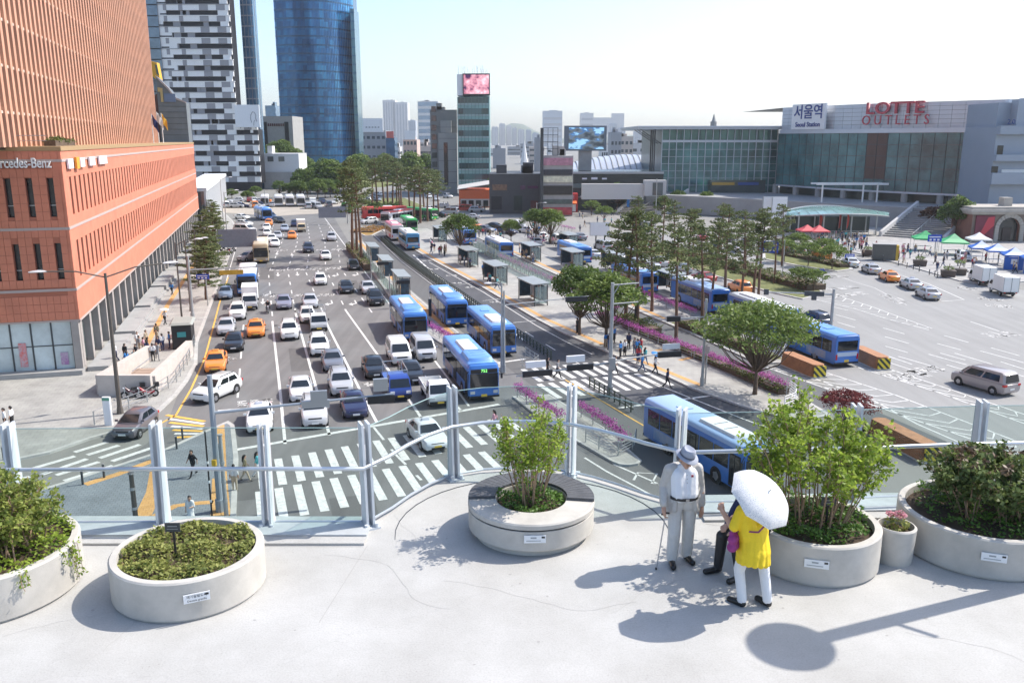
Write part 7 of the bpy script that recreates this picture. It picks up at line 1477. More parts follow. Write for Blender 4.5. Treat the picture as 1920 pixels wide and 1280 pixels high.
for i,(x,y)in enumerate([(1512,448),(1534,449)]):tent(('left red tent before the leaf canopy','right red tent before the leaf canopy')[i],gz(x,y,.14),3.6,(0.55,.07,.08),'red tents',0,h=1.7)
for i,(x,y)in enumerate([(1505,436),(1534,438),(1571,437),(1586,438)]):
 o=thing('feather_flag',('leftmost','second','third','rightmost')[i]+' of four red feather flags before the leaf canopy','flag',gz(x,y,.14),.2*i,'red feather flags');MB().tube((0,0,0),(0,0,4.6),.04,n=6).build('pole',M_steel,o);m=MB();m.loft([[(.04,0,z),(.04+w,.06*math.sin(z*2),z),(.04+w,.03+.06*math.sin(z*2),z),(.04,.03,z)]for z,w in((.9,.3),(1.6,.62),(3.0,.75),(4.0,.62),(4.55,.1))]);m.build('cloth',mat('flag_red',(0.62,.07,.06),.7),o)
 MB().tube((0,0,0),(0,0,.1),.35,n=10).build('foot',M_dgrey,o)
p=gz(1658,488,.14);o=thing('utility_cabinet','dark grey utility cabinet with a yellow stripe on the plaza kerb','cabinet',p,-.3);MB().b2(-2.0,1.6,-.8,.8,0,2.6).build('cabinet',mat('cabinet_grey',(0.10,.10,.09),.6,var=.15),o);MB().b2(1.62,2.05,-.82,.8,0,2.5).build('yellow_panel',mat('panel_yellow',(0.5,.33,.03),.6),o);MB().b2(-2.1,1.7,-.9,.9,2.6,2.7).build('lid',M_greyst,o)
for i,(x,y)in enumerate([(1626,480),(1724,500),(1777,520),(1797,517)]):
 o=thing('plaza_planter',('dark planter box left of the cabinet','dark planter box by the plaza walkers','black planter frame by the station kerb','dark planter box with a bonsai-like shrub')[i],'planter',gz(x,y,.14),-.3,'plaza planters');MB().loft([rrect(.9,.7,-.7,0,.1),rrect(1.0,.8,-.8,.95,.1)]).build('box',mat('planter_dark',(0.09,.07,.06),.7),o)
 m=MB();rnd=random.Random(i);clump(m,(0,0,1.3 if i!=3 else 2.0),.8,160,.14,rnd,.35);m.build('plant',L_broad2,o);MB().tube((0,0,.9),(.1,0,1.9),.05,n=6).build('stem',M_bark,o)
# ================================================================== PEOPLE
def cap_chain(m,p0,p1,r0,r1,n=10):
 p0,p1=Vector(p0),Vector(p1);d=p1-p0;L=d.length;d=d/L if L>1e-5 else Vector((0,0,1));a=d.orthogonal().normalized();b=d.cross(a);rings=[]
 for p,r,s in((p0,r0,-1),(p1,r1,1)):
  for k in((.97,.75,.4,0)if s<0 else(0,.4,.75,.97)):
   q=p+d*r*k*s;rr_=r*math.sqrt(max(0,1-k*k));rings.append([q+(a*math.cos(2*math.pi*i/n)+b*math.sin(2*math.pi*i/n))*rr_ for i in range(n)])
 m.loft(rings)
def fuse(prims,voxel,name,mats,smooth=4):
 """one continuous skin grown over tapered limbs; each face takes the material of its nearest limb"""
 m=MB()
 for t,a,b,ra,rb in prims:cap_chain(m,a,b,ra,rb)
 o=bpy.data.objects.new('t',m.mesh('t',mats));col.objects.link(o);md=o.modifiers.new('r','REMESH');md.mode='VOXEL';md.voxel_size=voxel;s=o.modifiers.new('s','SMOOTH');s.factor=.5;s.iterations=smooth
 dg=bpy.context.evaluated_depsgraph_get();me=bpy.data.meshes.new_from_object(o.evaluated_get(dg));bpy.data.objects.remove(o);me.name=name
 me.materials.clear();
 for q in mats:me.materials.append(q)
 n=len(me.polygons);C=np.empty(n*3);me.polygons.foreach_get('center',C);C=C.reshape(n,3);best=np.full(n,9.0);ids=np.zeros(n,int)
 for t,a,b,ra,rb in prims:
  a=np.array(a);ab=np.array(b)-a;k=np.clip((C-a)@ab/max(1e-9,ab@ab),0,1);d=np.linalg.norm(C-a-k[:,None]*ab,axis=1)-(ra+(rb-ra)*k);w=d<best;best[w]=d[w];ids[w]=t
 ids=ids.tolist();me.polygons.foreach_set('material_index',ids);me.polygons.foreach_set('use_smooth',[True]*len(ids));me.update();return me
M_skin=mat('skin',(0.46,0.27,0.19),.6);M_hair=mat('hair',(0.015,.012,.011),.6);M_shoe=mat('shoe_black',(0.012,.012,.013),.35)
SK,HA,SH,TR,FO=0,1,2,3,4
def body(legs,arms,lean=0.0,longhair=False,skirt=False):
 P=[(SK,(0,lean*1.5+.02,1.54),(0,lean*1.5+.03,1.60),.085,.09),(HA,(0,lean*1.5-.02,1.62),(0,lean*1.5+.02,1.645),.095,.085),(HA,(0,lean*1.5-.05,1.55),(0,lean*1.5-.03,1.6),.075,.09),(SK,(0,lean*1.3,1.42),(0,lean*1.5,1.5),.05,.05)]
 if longhair:P+=[(HA,(0,lean*1.5-.07,1.56),(0,lean*1.3-.1,1.32),.085,.07)]
 for s in(-1,1):P+=[(SH,(s*.13,lean*1.3,1.36),(s*.08,lean,1.02),.105,.105),(TR,(s*.07,0,.98),(s*.08,0,.88),.115,.115)]
 for s,(h,k,a,t)in zip((-1,1),legs):P+=[(TR,h,k,.095,.068),(TR,k,a,.066,.05),(FO,a,t,.05,.042)]
 for s,(h,e,w)in zip((-1,1),arms):P+=[(SH,h,e,.058,.046),(SK,e,w,.042,.032),(SK,w,Vector(w)+(Vector(w)-Vector(e)).normalized()*.09,.035,.028)]
 if skirt:P+=[(TR,(0,0,.95),(0,0,.55),.14,.2)]
 return P
def leg(s,k=(0,0),a=(0,0),t=None):return((s*.09,0,.88),(s*.095,k[0],.49+k[1]),(s*.1,a[0],.09+a[1]),(s*.11,a[0]+.14,.045+a[1])if t is None else t)
PM=[M_skin,M_hair,M_white,M_black,M_shoe]
STAND=fuse(body([leg(-1),leg(1)],[((-.19,0,1.37),(-.25,-.03,1.1),(-.26,.04,.86)),((.19,0,1.37),(.25,-.03,1.1),(.24,.06,.87))]),.026,'body',PM)
STAND2=fuse(body([leg(-1,(.02,0)),leg(1)],[((-.18,0,1.36),(-.23,.0,1.1),(-.1,.2,1.12)),((.18,0,1.36),(.24,-.03,1.1),(.22,.06,.88))],longhair=True,skirt=True),.026,'body',PM)
WALK=fuse(body([leg(-1,(.17,.02),(.3,0)),leg(1,(-.05,0),(-.34,.08))],[((-.19,.03,1.37),(-.25,-.12,1.12),(-.24,-.12,.88)),((.19,.03,1.37),(.25,.1,1.12),(.22,.26,.95))],.03),.026,'body',PM)
WALK2=fuse(body([leg(-1,(-.04,0),(-.28,.07)),leg(1,(.15,.02),(.27,0))],[((-.18,.02,1.36),(-.23,.12,1.12),(-.2,.26,.96)),((.18,.02,1.36),(.24,-.1,1.12),(.24,-.1,.88))],.03,longhair=True),.026,'body',PM)
RIDE=fuse([(t,Vector(a)+Vector((0,0,-.1)),Vector(b)+Vector((0,0,-.1)),ra,rb)for t,a,b,ra,rb in body([((-.1,0,.92),(-.2,.42,.85),(-.2,.3,.42),(-.2,.45,.38)),((.1,0,.92),(.2,.42,.85),(.2,.3,.42),(.2,.45,.38))],[((-.19,.05,1.36),(-.3,.28,1.2),(-.3,.52,1.12)),((.19,.05,1.36),(.3,.28,1.2),(.3,.52,1.12))],.06)],.026,'body',[M_skin,mat('helmet_white',(.6,.6,.62),.3),M_white,M_black,M_shoe])
CL={k:mat('cloth_'+k,c,.85)for k,c in dict(white=(.66,.66,.66),black=(.015,.015,.018),navy=(.02,.03,.09),blue=(.04,.2,.5),grey=(.25,.25,.26),red=(.42,.04,.05),pink=(.6,.3,.36),beige=(.45,.37,.27),teal=(.08,.35,.38),denim=(.07,.11,.2),yellow=(.65,.5,.06),orange=(.6,.22,.05),khaki=(.2,.17,.1),brown=(.12,.07,.04)).items()}
def person(me,label,p,face,shirt,trousers,group=None,s=1.0):
 o=tag(link('person',me),label,'person',group);o.location=p;o.rotation_euler[2]=face;o.scale=(s,s,s)
 for i,q in((SH,CL[shirt]),(TR,CL[trousers])):o.material_slots[i].link='OBJECT';o.material_slots[i].material=q
 return o
def hd(dx,dy):return math.atan2(dy,dx)-math.pi/2
for me,x,y,fc,s_,t_,lb in[(WALK,1250,728,hd(1,-.4),'navy','black','man in a dark suit striding off the zebra'),(WALK2,1228,702,hd(1,-.3),'white','black','walker with a blue umbrella on the bus zebra'),(WALK,1203,698,hd(1,-.2),'blue','denim','person in a bright blue top on the bus zebra'),(WALK,1152,703,hd(1,-.3),'white','black','person in white shirt beside the zebra mast'),(WALK,1045,710,hd(1,-.3),'grey','black','person with a grey backpack on the near end of the bus zebra'),(WALK2,1026,706,hd(1,.1),'black','black','walker in black left of the backpacker'),(STAND,1082,628,1,'black','black','person in black by the platform tree trunk'),(STAND,12,812,2.2,'white','black','left of two men in white shirts on the left pavement'),(STAND,25,808,1.6,'white','black','right of two men in white shirts on the left pavement'),(WALK,364,897,2.6,'black','black','person with dark backpack on the corner behind the glass'),(WALK2,460,903,hd(1,.5),'khaki','beige','person in khaki with backpack entering the zebra'),(WALK2,483,897,hd(1,.4),'teal','white','woman in a teal skirt on the zebra'),(STAND,441,922,0,'white','beige','person in shorts at the kerb beside the mast'),(STAND2,360,990,3.1,'white','white','long-haired woman in white seen over the oval planter'),(WALK2,928,812,hd(-1,.3),'pink','denim','walker on the avenue zebra left of the deck tree'),(WALK,296,678,hd(.5,-1),'grey','grey','man in grey walking down to the subway stairs'),(WALK,310,612,hd(.3,1),'white','black','walker under a white umbrella on the left pavement'),(WALK,323,556,hd(.3,1),'blue','black','walker in blue far up the left pavement'),(STAND,306,660,1,'white','navy','man in white shirt beside the pavement kiosk'),(STAND,319,656,2,'blue','navy','man in blue shirt beside the pavement kiosk'),(STAND,1642,470,2,'red','black','person in dark red standing alone before the plaza stairs')]:
 person(me,lb,gz(x,y,.15 if(x<400 or x in(1082,1642))else .014),fc,s_,t_,s=1.0)
rp_=person(RIDE,'rider in dark jacket and white helmet on the motorcycle',RIDER_BIKE.location.copy()+Vector((0,0,-.02)),RIDER_BIKE.rotation_euler[2],'black','black')
def umbrella(label,p,r,mt,tilt=(0,0),h=0.0,n=8,dome=.34,name='umbrella'):
 o=thing(name,label,'umbrella',p);o.rotation_euler=(tilt[0],tilt[1],.3);k=6
 for i in range(n):
  a0,a1=2*math.pi*i/n,2*math.pi*(i+1)/n;rows_=[]
  for j in range(k+1):
   t=j/k;rr_=r*math.sin(t*1.35)/math.sin(1.35);z=r*dome*(math.cos(t*1.45)-math.cos(1.45))/(1-math.cos(1.45));row=[]
   for q in range(5):
    f=q/4;sag=1-.06*t*math.sin(math.pi*f);a=a0+(a1-a0)*f;row.append((rr_*sag*math.cos(a),rr_*sag*math.sin(a),z+.035*r*t*math.sin(math.pi*f)))
   rows_.append(row)
  m=MB();m.loft(rows_,closed=False,caps=(False,False));m.build('canopy_panel',mt,o,smooth=180)
  MB().tube((0,0,r*dome),(r*math.cos(a0),r*math.sin(a0),.0),.006,n=4).build('rib',M_steel,o)
 MB().tube((0,0,r*dome+.05),(0,0,-h),.008,n=6).build('shaft',M_steel,o);return o
umbrella('white sun umbrella over a walker on the left pavement',gz(310,612,1.85),.55,CL['white'],h=.8);umbrella('blue umbrella held over a walker on the bus zebra',gz(1229,701,1.75),.5,CL['blue'],(.3,.3),.8)
rr=random.Random(31);SHK=['white','white','black','navy','grey','red','pink','beige','teal','blue','white','khaki'];TRK=['black','navy','denim','denim','beige','grey','black']
def crowd(label,group,n,x0,x1,y0,y1,z=.15,slope=0.0):
 for i in range(n):
  x=rr.uniform(x0,x1);y=rr.uniform(y0,y1)+slope*(x-(x0+x1)/2);me=rr.choice([STAND,STAND2,WALK,WALK2,STAND]);f_,s_,t_=rr.uniform(0,6.28),rr.choice(SHK),rr.choice(TRK);person(me,label.replace('person','person in %s top, %s trousers,'%(s_,t_),1),gz(x,y,z),f_,s_,t_,group,rr.uniform(.94,1.05))
crowd('person at the bus platform head','people at the platform head',9,808,856,470,486,slope=.3);crowd('person waiting under the third platform shelter','people under the third shelter',8,858,884,490,503,slope=.55);crowd('person standing by the second platform shelter','people by the second shelter',5,900,936,522,541,slope=.5)
crowd('person in the crowded far shelter','people in the crowded shelter',15,972,1006,478,492,slope=.4);crowd('person in the crowd under far street trees','crowd under the far street trees',26,985,1070,430,462,slope=.25);crowd('person among those beyond the round tree','people beyond the round tree',12,885,975,438,458,slope=.15)
crowd('person waiting beside the zebra','people waiting at the zebra',13,1132,1215,652,680,slope=.3);crowd('person in the crowd on the station plaza','crowd on the station plaza',60,1530,1625,446,480,slope=.12);crowd('person before the green tents','walkers before the tents',20,1676,1775,478,506,slope=.22)
crowd('person near the blue tents','people by the blue tents',18,1790,1905,490,512,slope=.1);crowd('person on the forecourt below the arcade','people below the arcade',14,1080,1220,400,424,.03);crowd('person standing by the pale subway wall','people by the subway wall',14,215,300,655,694,slope=-.42);crowd('person by the dark block','people by the dark block',14,830,960,388,398,.03);crowd('person beyond the outer shelters','people beyond the outer shelters',14,1080,1260,440,475,.03,.2)
# ================================================================== THE RAISED DECK
ZD=14.4
def concrete_deck():
 m=bpy.data.materials.new('deck_concrete');m.use_nodes=True;nt=m.node_tree;b=nt.nodes['Principled BSDF'];ge=nt.nodes.new('ShaderNodeNewGeometry')
 n1=nt.nodes.new('ShaderNodeTexNoise');n1.inputs['Scale'].default_value=.7;n1.inputs['Detail'].default_value=10;n1.inputs['Roughness'].default_value=.7;nt.links.new(ge.outputs['Position'],n1.inputs[0])
 n2=nt.nodes.new('ShaderNodeTexNoise');n2.inputs['Scale'].default_value=45;n2.inputs['Detail'].default_value=3;nt.links.new(ge.outputs['Position'],n2.inputs[0])
 r1=ramp_node(nt,[(.3,(.36,.35,.33)),(.7,(.47,.462,.445))]);nt.links.new(n1.outputs['Fac'],r1.inputs[0]);r2=ramp_node(nt,[(.22,(.55,.54,.52)),(.3,(.88,.88,.87)),(.6,(1,1,1))]);nt.links.new(n2.outputs['Fac'],r2.inputs[0])
 vo=nt.nodes.new('ShaderNodeTexVoronoi');vo.feature='DISTANCE_TO_EDGE';vo.inputs['Scale'].default_value=.55;mp=nt.nodes.new('ShaderNodeMixRGB');mp.inputs[0].default_value=.55;nt.links.new(ge.outputs['Position'],mp.inputs[1]);nt.links.new(n1.outputs['Color'],mp.inputs[2]);nt.links.new(mp.outputs[0],vo.inputs[0])
 r3=ramp_node(nt,[(.0,(.93,.93,.93)),(.004,(1,1,1))]);nt.links.new(vo.outputs['Distance'],r3.inputs[0])
 a=nt.nodes.new('ShaderNodeMixRGB');a.blend_type='MULTIPLY';a.inputs[0].default_value=1;nt.links.new(r1.outputs[0],a.inputs[1]);nt.links.new(r2.outputs[0],a.inputs[2])
 c=nt.nodes.new('ShaderNodeMixRGB');c.blend_type='MULTIPLY';c.inputs[0].default_value=1;nt.links.new(a.outputs[0],c.inputs[1]);nt.links.new(r3.outputs[0],c.inputs[2]);nt.links.new(c.outputs[0],b.inputs['Base Color'])
 b.inputs['Roughness'].default_value=.75;bp=nt.nodes.new('ShaderNodeBump');bp.inputs['Strength'].default_value=.15;bp.inputs['Distance'].default_value=.01;nt.links.new(n2.outputs['Fac'],bp.inputs['Height']);nt.links.new(bp.outputs[0],b.inputs['Normal']);return m
M_deck=concrete_deck()
BULGE=[(-2.05,11.86),(-1.86,12.35),(-1.63,12.85),(-1.35,13.32),(-1.0,13.68),(-.5,13.94),(.05,14.02),(.6,13.98),(1.01,13.82),(1.4,13.58),(1.75,13.28),(2.1,12.93),(2.5,12.52)]
RAIL=[(-13,11.8),(-9,11.8),(-7.3,11.82),(-5.18,11.86),(-3.62,11.86)]+BULGE+[(2.75,12.55),(5.35,12.72),(7.4,12.92),(9.5,13.0),(13,13.1)]
outer=[(x,y+.22)for x,y in RAIL]
m=MB();m.prism(outer+[(14,-8),(-14,-8)],ZD-.35,ZD);deck=struct(m.build('deck',M_deck))
m=MB();m.prism([(x,y-.02)for x,y in RAIL]+[(x,y-.55)for x,y in RAIL[::-1]],ZD-1.6,ZD-.36);m.build('edge_beam',M_conc,deck)
# upstand kerb below the rail, stone lip on the left and right runs, curved joint round the bulge
M_lip=mat('kerb_stone_blue',(0.40,.42,.43),.75,var=.12,scale=3)
for a,b in(((-13,-2.1),(11.42,11.42)),((2.9,13),(12.18,12.5))):
 m=MB();m.prism([(a[0],b[0]),(a[1],b[1]),(a[1],b[1]+.62),(a[0],b[0]+.66)],ZD-.02,ZD+.06);m.build('edge_stone',M_lip,deck);m=MB();m.prism([(a[0],b[0]-.22),(a[1],b[1]-.22),(a[1],b[1]-.002),(a[0],b[0]-.002)],ZD-.02,ZD+.035);m.build('edge_lip',M_deck,deck)
cb=[(.3+2.02*math.cos(t),11.72+1.95*math.sin(t))for t in[R(-8+k*9)for k in range(23)]]
m=MB();m.prism([(x*.995+.001,y-.004)for x,y in cb]+[(x,y+.02)for x,y in cb[::-1]],ZD,ZD+.006);m.build('curved_joint',M_dgrey,deck)
M_crk=mat('deck_crack',(.33,.32,.305),.9);rc=random.Random(77)
for(x,y,a,L)in[(-5.9,8.9,.5,1.5),(-4.6,8.6,1.3,.9),(-2.6,10.9,.2,2.4),(-.9,10.2,.1,2.6),(1.2,9.4,.5,1.4),(4.6,9.0,-.9,1.2),(-1.4,11.2,1.2,1.0)]:
 P=[(x,y)]
 while L>0:a+=rc.uniform(-.35,.35);P.append((P[-1][0]+.14*math.cos(a),P[-1][1]+.14*math.sin(a)));L-=.14
 polyline('crack',P,.0035,M_crk,deck,ZD+.002)
for k in range(46):x,y,r_=rc.uniform(-6,6.5),rc.uniform(7,11.5),rc.uniform(.008,.022);MB().lathe([(.001,0),(r_,0)],(x,y,ZD+.0025),8,sx=rc.uniform(.6,1.6)).build('gum_spot',M_crk,deck)
for(x0,y0,x1,y1)in[(-6,11.2,-2.1,11.16),(-2.05,11.2,-2.3,9.2),(2.9,11.9,3.4,11.75)]:strip('joint',(x0,y0),(x1,y1),.008,M_crk,deck,ZD+.002)
M_post=mat('rail_post_steel',(0.56,.59,.62),.5,.1,var=.06,scale=3);M_rail=mat('handrail_steel',(.55,.58,.62),.35,.6);M_gls=glassy('balustrade_glass',(.88,.935,.92),amt=.95,dark=True)
gr=thing('glass_railing','glass balustrade with twin-plate steel posts along the deck edge','railing',(0,12,ZD))
pp=[(-9.2,11.8),(-7.3,11.82),(-5.18,11.86),(-3.62,11.86),(-2.15,11.86),(-1.0,13.72),(1.01,13.84),(2.6,12.53),(5.35,12.72),(7.4,12.92),(9.6,13.0)]
pm=MB()
for s in(-.05,.05):pm.loft([[(s-.018,-.15,0),(s+.018,-.15,0),(s+.018,.08,0),(s-.018,.08,0)],[(s-.018,-.08,1.6),(s+.018,-.08,1.6),(s+.018,.08,1.62),(s-.018,.08,1.62)]])
pm=pm.mesh('post',M_post);bpl=MB().b2(-.13,.13,-.2,.14,0,.03).tube((-.08,-.17,.03),(-.08,-.17,.09),.03,n=8).tube((.08,-.17,.03),(.08,-.17,.09),.03,n=8).mesh('base_plate',M_post)
for i,(x,y)in enumerate(pp):
 a={4:.5,5:.45,6:-.35,7:-.5}.get(i,0);o=link('post',pm,gr,(x,y-12,0),a);link('base_plate',bpl,o)
def arc_between(i):
 a,b=Vector(pp[i]),Vector(pp[i+1]);P=[a]
 for q in RAIL:
  if 4<=i<=6 and a.x+.12<q[0]<b.x-.12 and q in BULGE:P.append(Vector(q))
 P.append(b);return P
allp=[]
for i in range(len(pp)-1):
 P=arc_between(i);d0=(P[1]-P[0]).normalized()*.1;d1=(P[-1]-P[-2]).normalized()*.1;Q=[P[0]+d0]+P[1:-1]+[P[-1]-d1];m=MB()
 m.loft([[(q.x,q.y-12,z)for q in Q]for z in(.08,1.52)],closed=False,caps=(False,False));m.loft([[(q.x,q.y-11.985,z)for q in Q]for z in(1.52,.08)],closed=False,caps=(False,False));m.build('glass_panel',M_gls,gr,smooth=60)
 MB().path([(q.x,q.y-12.005,.06)for q in Q],.022,6).build('bottom_rail',M_rail,gr);MB().path([(q.x,q.y-11.99,1.525)for q in Q],.007,5).build('glass_edge',mat('glass_edge',(.35,.48,.46),.2),gr);allp+=P[:-1]
allp.append(Vector(pp[-1]));MB().path([(q.x,q.y-12.19,.97)for q in allp],.032,10).build('handrail',M_rail,gr,smooth=60)
# ---- planters
M_plc=mat('planter_concrete',(.47,.445,.405),.75,var=.13,scale=2.2,bump=.08,bscale=60);M_soil=mat('soil',(.06,.04,.025),.95,var=.3,scale=12)
def planter(name,label,c,r,h,wall=.1,plate=None,txt=None,bench=False,taper=1.0):
 o=thing(name,label,'planter',(c[0],c[1],ZD));n=64
 if bench:
  MB().lathe([(r*.9,0),(r*.9,.1)],n=n).build('plinth',M_plc,o,smooth=40);MB().lathe([(r*.99,.1),(r,.115),(r,h-.11),(r*.985,h-.105)],n=n).build('drum',M_plc,o,smooth=30)
  MB().lathe([(r*.985,h-.09),(r*1.005,h-.08),(r*1.005,h-.02),(r*.985,h),(r*.56,h),(r*.56,h-.2)],n=n).build('seat_ring',M_plc,o,smooth=30);ri=r*.56
  mw=mat('bench_slat',(.085,.085,.09),.6,var=.2,scale=9);K=30
  for k in range(K):
   a0,a1=R(-9+193*k/K),R(-9+193*(k+.93)/K);q=[(ri+.012,a0),(r*1.0,a0),(r*1.0,a1),(ri+.012,a1)];MB().prism([(rr_*math.cos(a),rr_*math.sin(a))for rr_,a in q],h+.003,h+.045).build('slat',mw,o)
 else:
  MB().lathe([(r*.97*taper,0),(r*.97*taper,.03),(r*taper,.035),(r,h-.02),(r-.02,h),(r-wall,h),(r-wall-.01,h-.15)],n=n).build('drum',M_plc,o,smooth=30);ri=r-wall
 MB().lathe([(.01,h-.1),(ri*.6,h-.07),(ri,h-.1)],n=32).build('soil',M_soil,o,smooth=180)
 if plate is not None:
  a=plate;p=Vector((math.cos(a),math.sin(a),0))*(r+.012)+Vector((0,0,h*.6));s_=MB().box((0,0,0),(.3,.012,.11)).build('label_plate',M_board,o,loc=p,rz=a+math.pi/2);
  if txt:
   for q,(t,sz,z)in enumerate(txt):text('lettering',t,sz,M_black,(0,-.008,z),(R(90),0,0),s_,.0005)
  else:
   MB().b2(-.06,.02,-.009,-.006,.01,.03).b2(-.12,.08,-.009,-.006,-.028,-.018).build('text_line',mat('plate_text',(.3,.32,.33),.6),s_)
  MB().b2(.09,.135,-.009,-.006,.015,.04).build('dark_mark',M_black,s_)
 return o
def aim(c):return math.atan2(-c[1],-c[0])
def stake(label,p,h):
 o=thing('plant_marker',label,'plant marker',p);MB().box((0,0,h/2),(.025,.02,h)).build('stake',M_black,o);MB().box((0,-.02,h),(.19,.012,.12),M=None).build('plate',M_dgrey,o);MB().b2(-.06,.06,-.03,-.027,h+.01,h+.02).b2(-.07,.07,-.03,-.027,h-.025,h-.018).build('text_line',M_greyst,o)
C1,C2,C3,C4,C5=(-4.15,10.1),(.28,11.72),(4.13,10.85),(6.6,11.22),(-6.72,10.05)
planter('round_planter','round concrete planter of low green ground cover with a black marker',C1,.94,.52,plate=aim(C1)+.05,txt=[('애기말발도리',.042,.022),('Deutzia gracilis',.036,-.028)]);planter('planter_bench','round concrete planter bench with dark slats and a small tree',C2,.92,.5,bench=True,plate=aim(C2)+.06)
planter('round_planter','round concrete planter of tall leafy shrubs where a man sits',C3,.86,.56,plate=aim(C3)+.08);planter('round_planter','large concrete planter with a dark dense bush at the right edge',C4,1.08,.56,plate=aim(C4)+.2);planter('round_planter','concrete planter with a trailing bush at the left edge',C5,1.1,.58);planter('flower_pot','small concrete pot of pink flowers between two planters',(5.22,10.78),.26,.52,.035,taper=.92)
stake('black plant marker in the low ground cover planter',(C1[0]-.12,C1[1]-.1,ZD+.44),.42);stake('black plant marker in the tall shrub planter',(C3[0]+.12,C3[1]-.1,ZD+.46),.42);stake('black plant marker in the dark bush planter',(C4[0]+.15,C4[1]-.35,ZD+.46),.45)
# ---- plants
L_fresh=leafmat('fresh_leaves',(.09,.17,.02),(.36,.46,.07),.5,.5,3.5);L_cover=leafmat('cover_leaves',(.10,.14,.03),(.36,.37,.11),.55,.4,5);L_dark=leafmat('dark_leaves',(.05,.08,.028),(.20,.25,.08),.5,.3,4);L_bush=leafmat('bush_leaves',(.07,.12,.02),(.30,.34,.08),.55,.4,3);L_ivy=leafmat('ivy_leaves',(.03,.08,.015),(.14,.25,.045),.5,.35,5);L_bronze=leafmat('bronze_leaves',(.08,.05,.03),(.2,.14,.09),.5,.2,4)
M_stem=mat('pale_stem',(.30,.20,.13),.8,var=.2,scale=8)
def cover(m,c,r,z,n,s,rnd,amp=.05):
 for _ in range(n):
  a,q=rnd.random()*6.283,r*math.sqrt(rnd.random());x,y=q*math.cos(a),q*math.sin(a);leaf_quad(m,Vector((x,y,z+amp*(math.sin(x*9+y*4)+math.cos(y*11))*.5+rnd.random()*amp)),s,rnd,.55)
def plant(name,label,c,zb,cat='shrub'):return thing(name,label,cat,(c[0],c[1],ZD+zb))
rnd=random.Random(44)
o=plant('ground_cover','low green ground cover filling the round planter',C1,.42,'ground cover');m=MB();cover(m,C1,.82,.04,5000,.034,rnd,.07);m.build('leaves',L_cover,o)['kind']='stuff'
m=MB();
for _ in range(260):a,q=rnd.random()*6.28,.8*math.sqrt(rnd.random());m.tube((q*math.cos(a),q*math.sin(a),0),(q*math.cos(a)+rnd.uniform(-.05,.05),q*math.sin(a)+rnd.uniform(-.05,.05),.1),.003,n=4)
m.build('stems',M_stem,o)['kind']='stuff'
def shrub(name,label,c,zb,stems,spread,H,tips,per,s,lm,base_r,tipr=.12,low=.45,under=None,sd=1,flat=1.0,cat='shrub'):
 rnd=random.Random(sd);o=plant(name,label,c,zb,cat);sm=MB();lf=MB()
 for k in range(stems):
  a=rnd.random()*6.283;b=base_r*math.sqrt(rnd.random());p0=Vector((b*math.cos(a),b*math.sin(a),0));a2=a+rnd.uniform(-.6,.6);q=spread*math.sqrt(rnd.random());hh_=H*rnd.uniform(.7,1.0)*(1-.25*(q/spread)**2)
  p3=Vector((q*math.cos(a2),q*math.sin(a2),hh_));p1=p0.lerp(p3,.35)+Vector((rnd.uniform(-.05,.05),rnd.uniform(-.05,.05),hh_*.12));p2=p0.lerp(p3,.7)+Vector((rnd.uniform(-.05,.05),rnd.uniform(-.05,.05),hh_*.1));sm.path([p0,p1,p2,p3],0,5,radii=[.012,.009,.007,.004])
  for t in range(tips):
   u=low+(1-low)*(t+rnd.random())/tips;c0=(p1.lerp(p2,(u-.35)/.35)if u<.7 else p2.lerp(p3,(u-.7)/.3))if u>.35 else p0.lerp(p1,u/.35);e=c0+Vector((rnd.gauss(0,1),rnd.gauss(0,1),rnd.gauss(.3,.6))).normalized()*tipr*rnd.uniform(.5,1.7)
   sm.tube(c0,e,.003,.002,4)
   for _ in range(per):leaf_quad(lf,c0.lerp(e,rnd.uniform(.3,1.15))+Vector((rnd.gauss(0,.03),rnd.gauss(0,.03),rnd.gauss(0,.03))),s,rnd,.35)
 sm.build('stems',M_stem,o);lf.build('leaves',lm,o)
 if under:mm=MB();cover(mm,c,under[0],.05,under[1],under[2],rnd,.1);mm.build('undergrowth',under[3],o)['kind']='stuff'
 return o
shrub('small_tree','slender multi-stemmed tree with bright leaves in the planter bench',C2,.42,20,.6,1.66,13,14,.034,L_fresh,.2,.13,.33,(.5,1500,.03,L_ivy),5,cat='tree')
shrub('tall_shrub','tall airy shrub with bright green leaves behind the seated man',(C3[0]-.05,C3[1]+.1),.46,40,1.05,1.85,13,14,.042,L_fresh,.5,.17,.38,(.78,2600,.034,L_ivy),6)
shrub('dark_bush','dense dark purple-green bush at the right edge',(C4[0]+.2,C4[1]+.1),.46,54,.98,.9,11,15,.046,L_dark,.55,.13,.35,(1.0,2600,.032,L_ivy),7);o=shrub('bronze_shoots','bronze young shoots topping the dark bush',(C4[0]+.2,C4[1]+.1),.8,14,.8,.6,5,9,.044,L_bronze,.6,.1,.6,None,8)
shrub('trailing_bush','bushy green shrub with fine leaves at the left edge',C5,.48,70,1.0,1.02,12,14,.038,L_bush,.7,.14,.25,(1.05,3400,.034,L_fresh),9)
o=plant('trailing_vines','thin leafy vines trailing over the left planter rim',C5,.5,'vine');m,l2=MB(),MB()
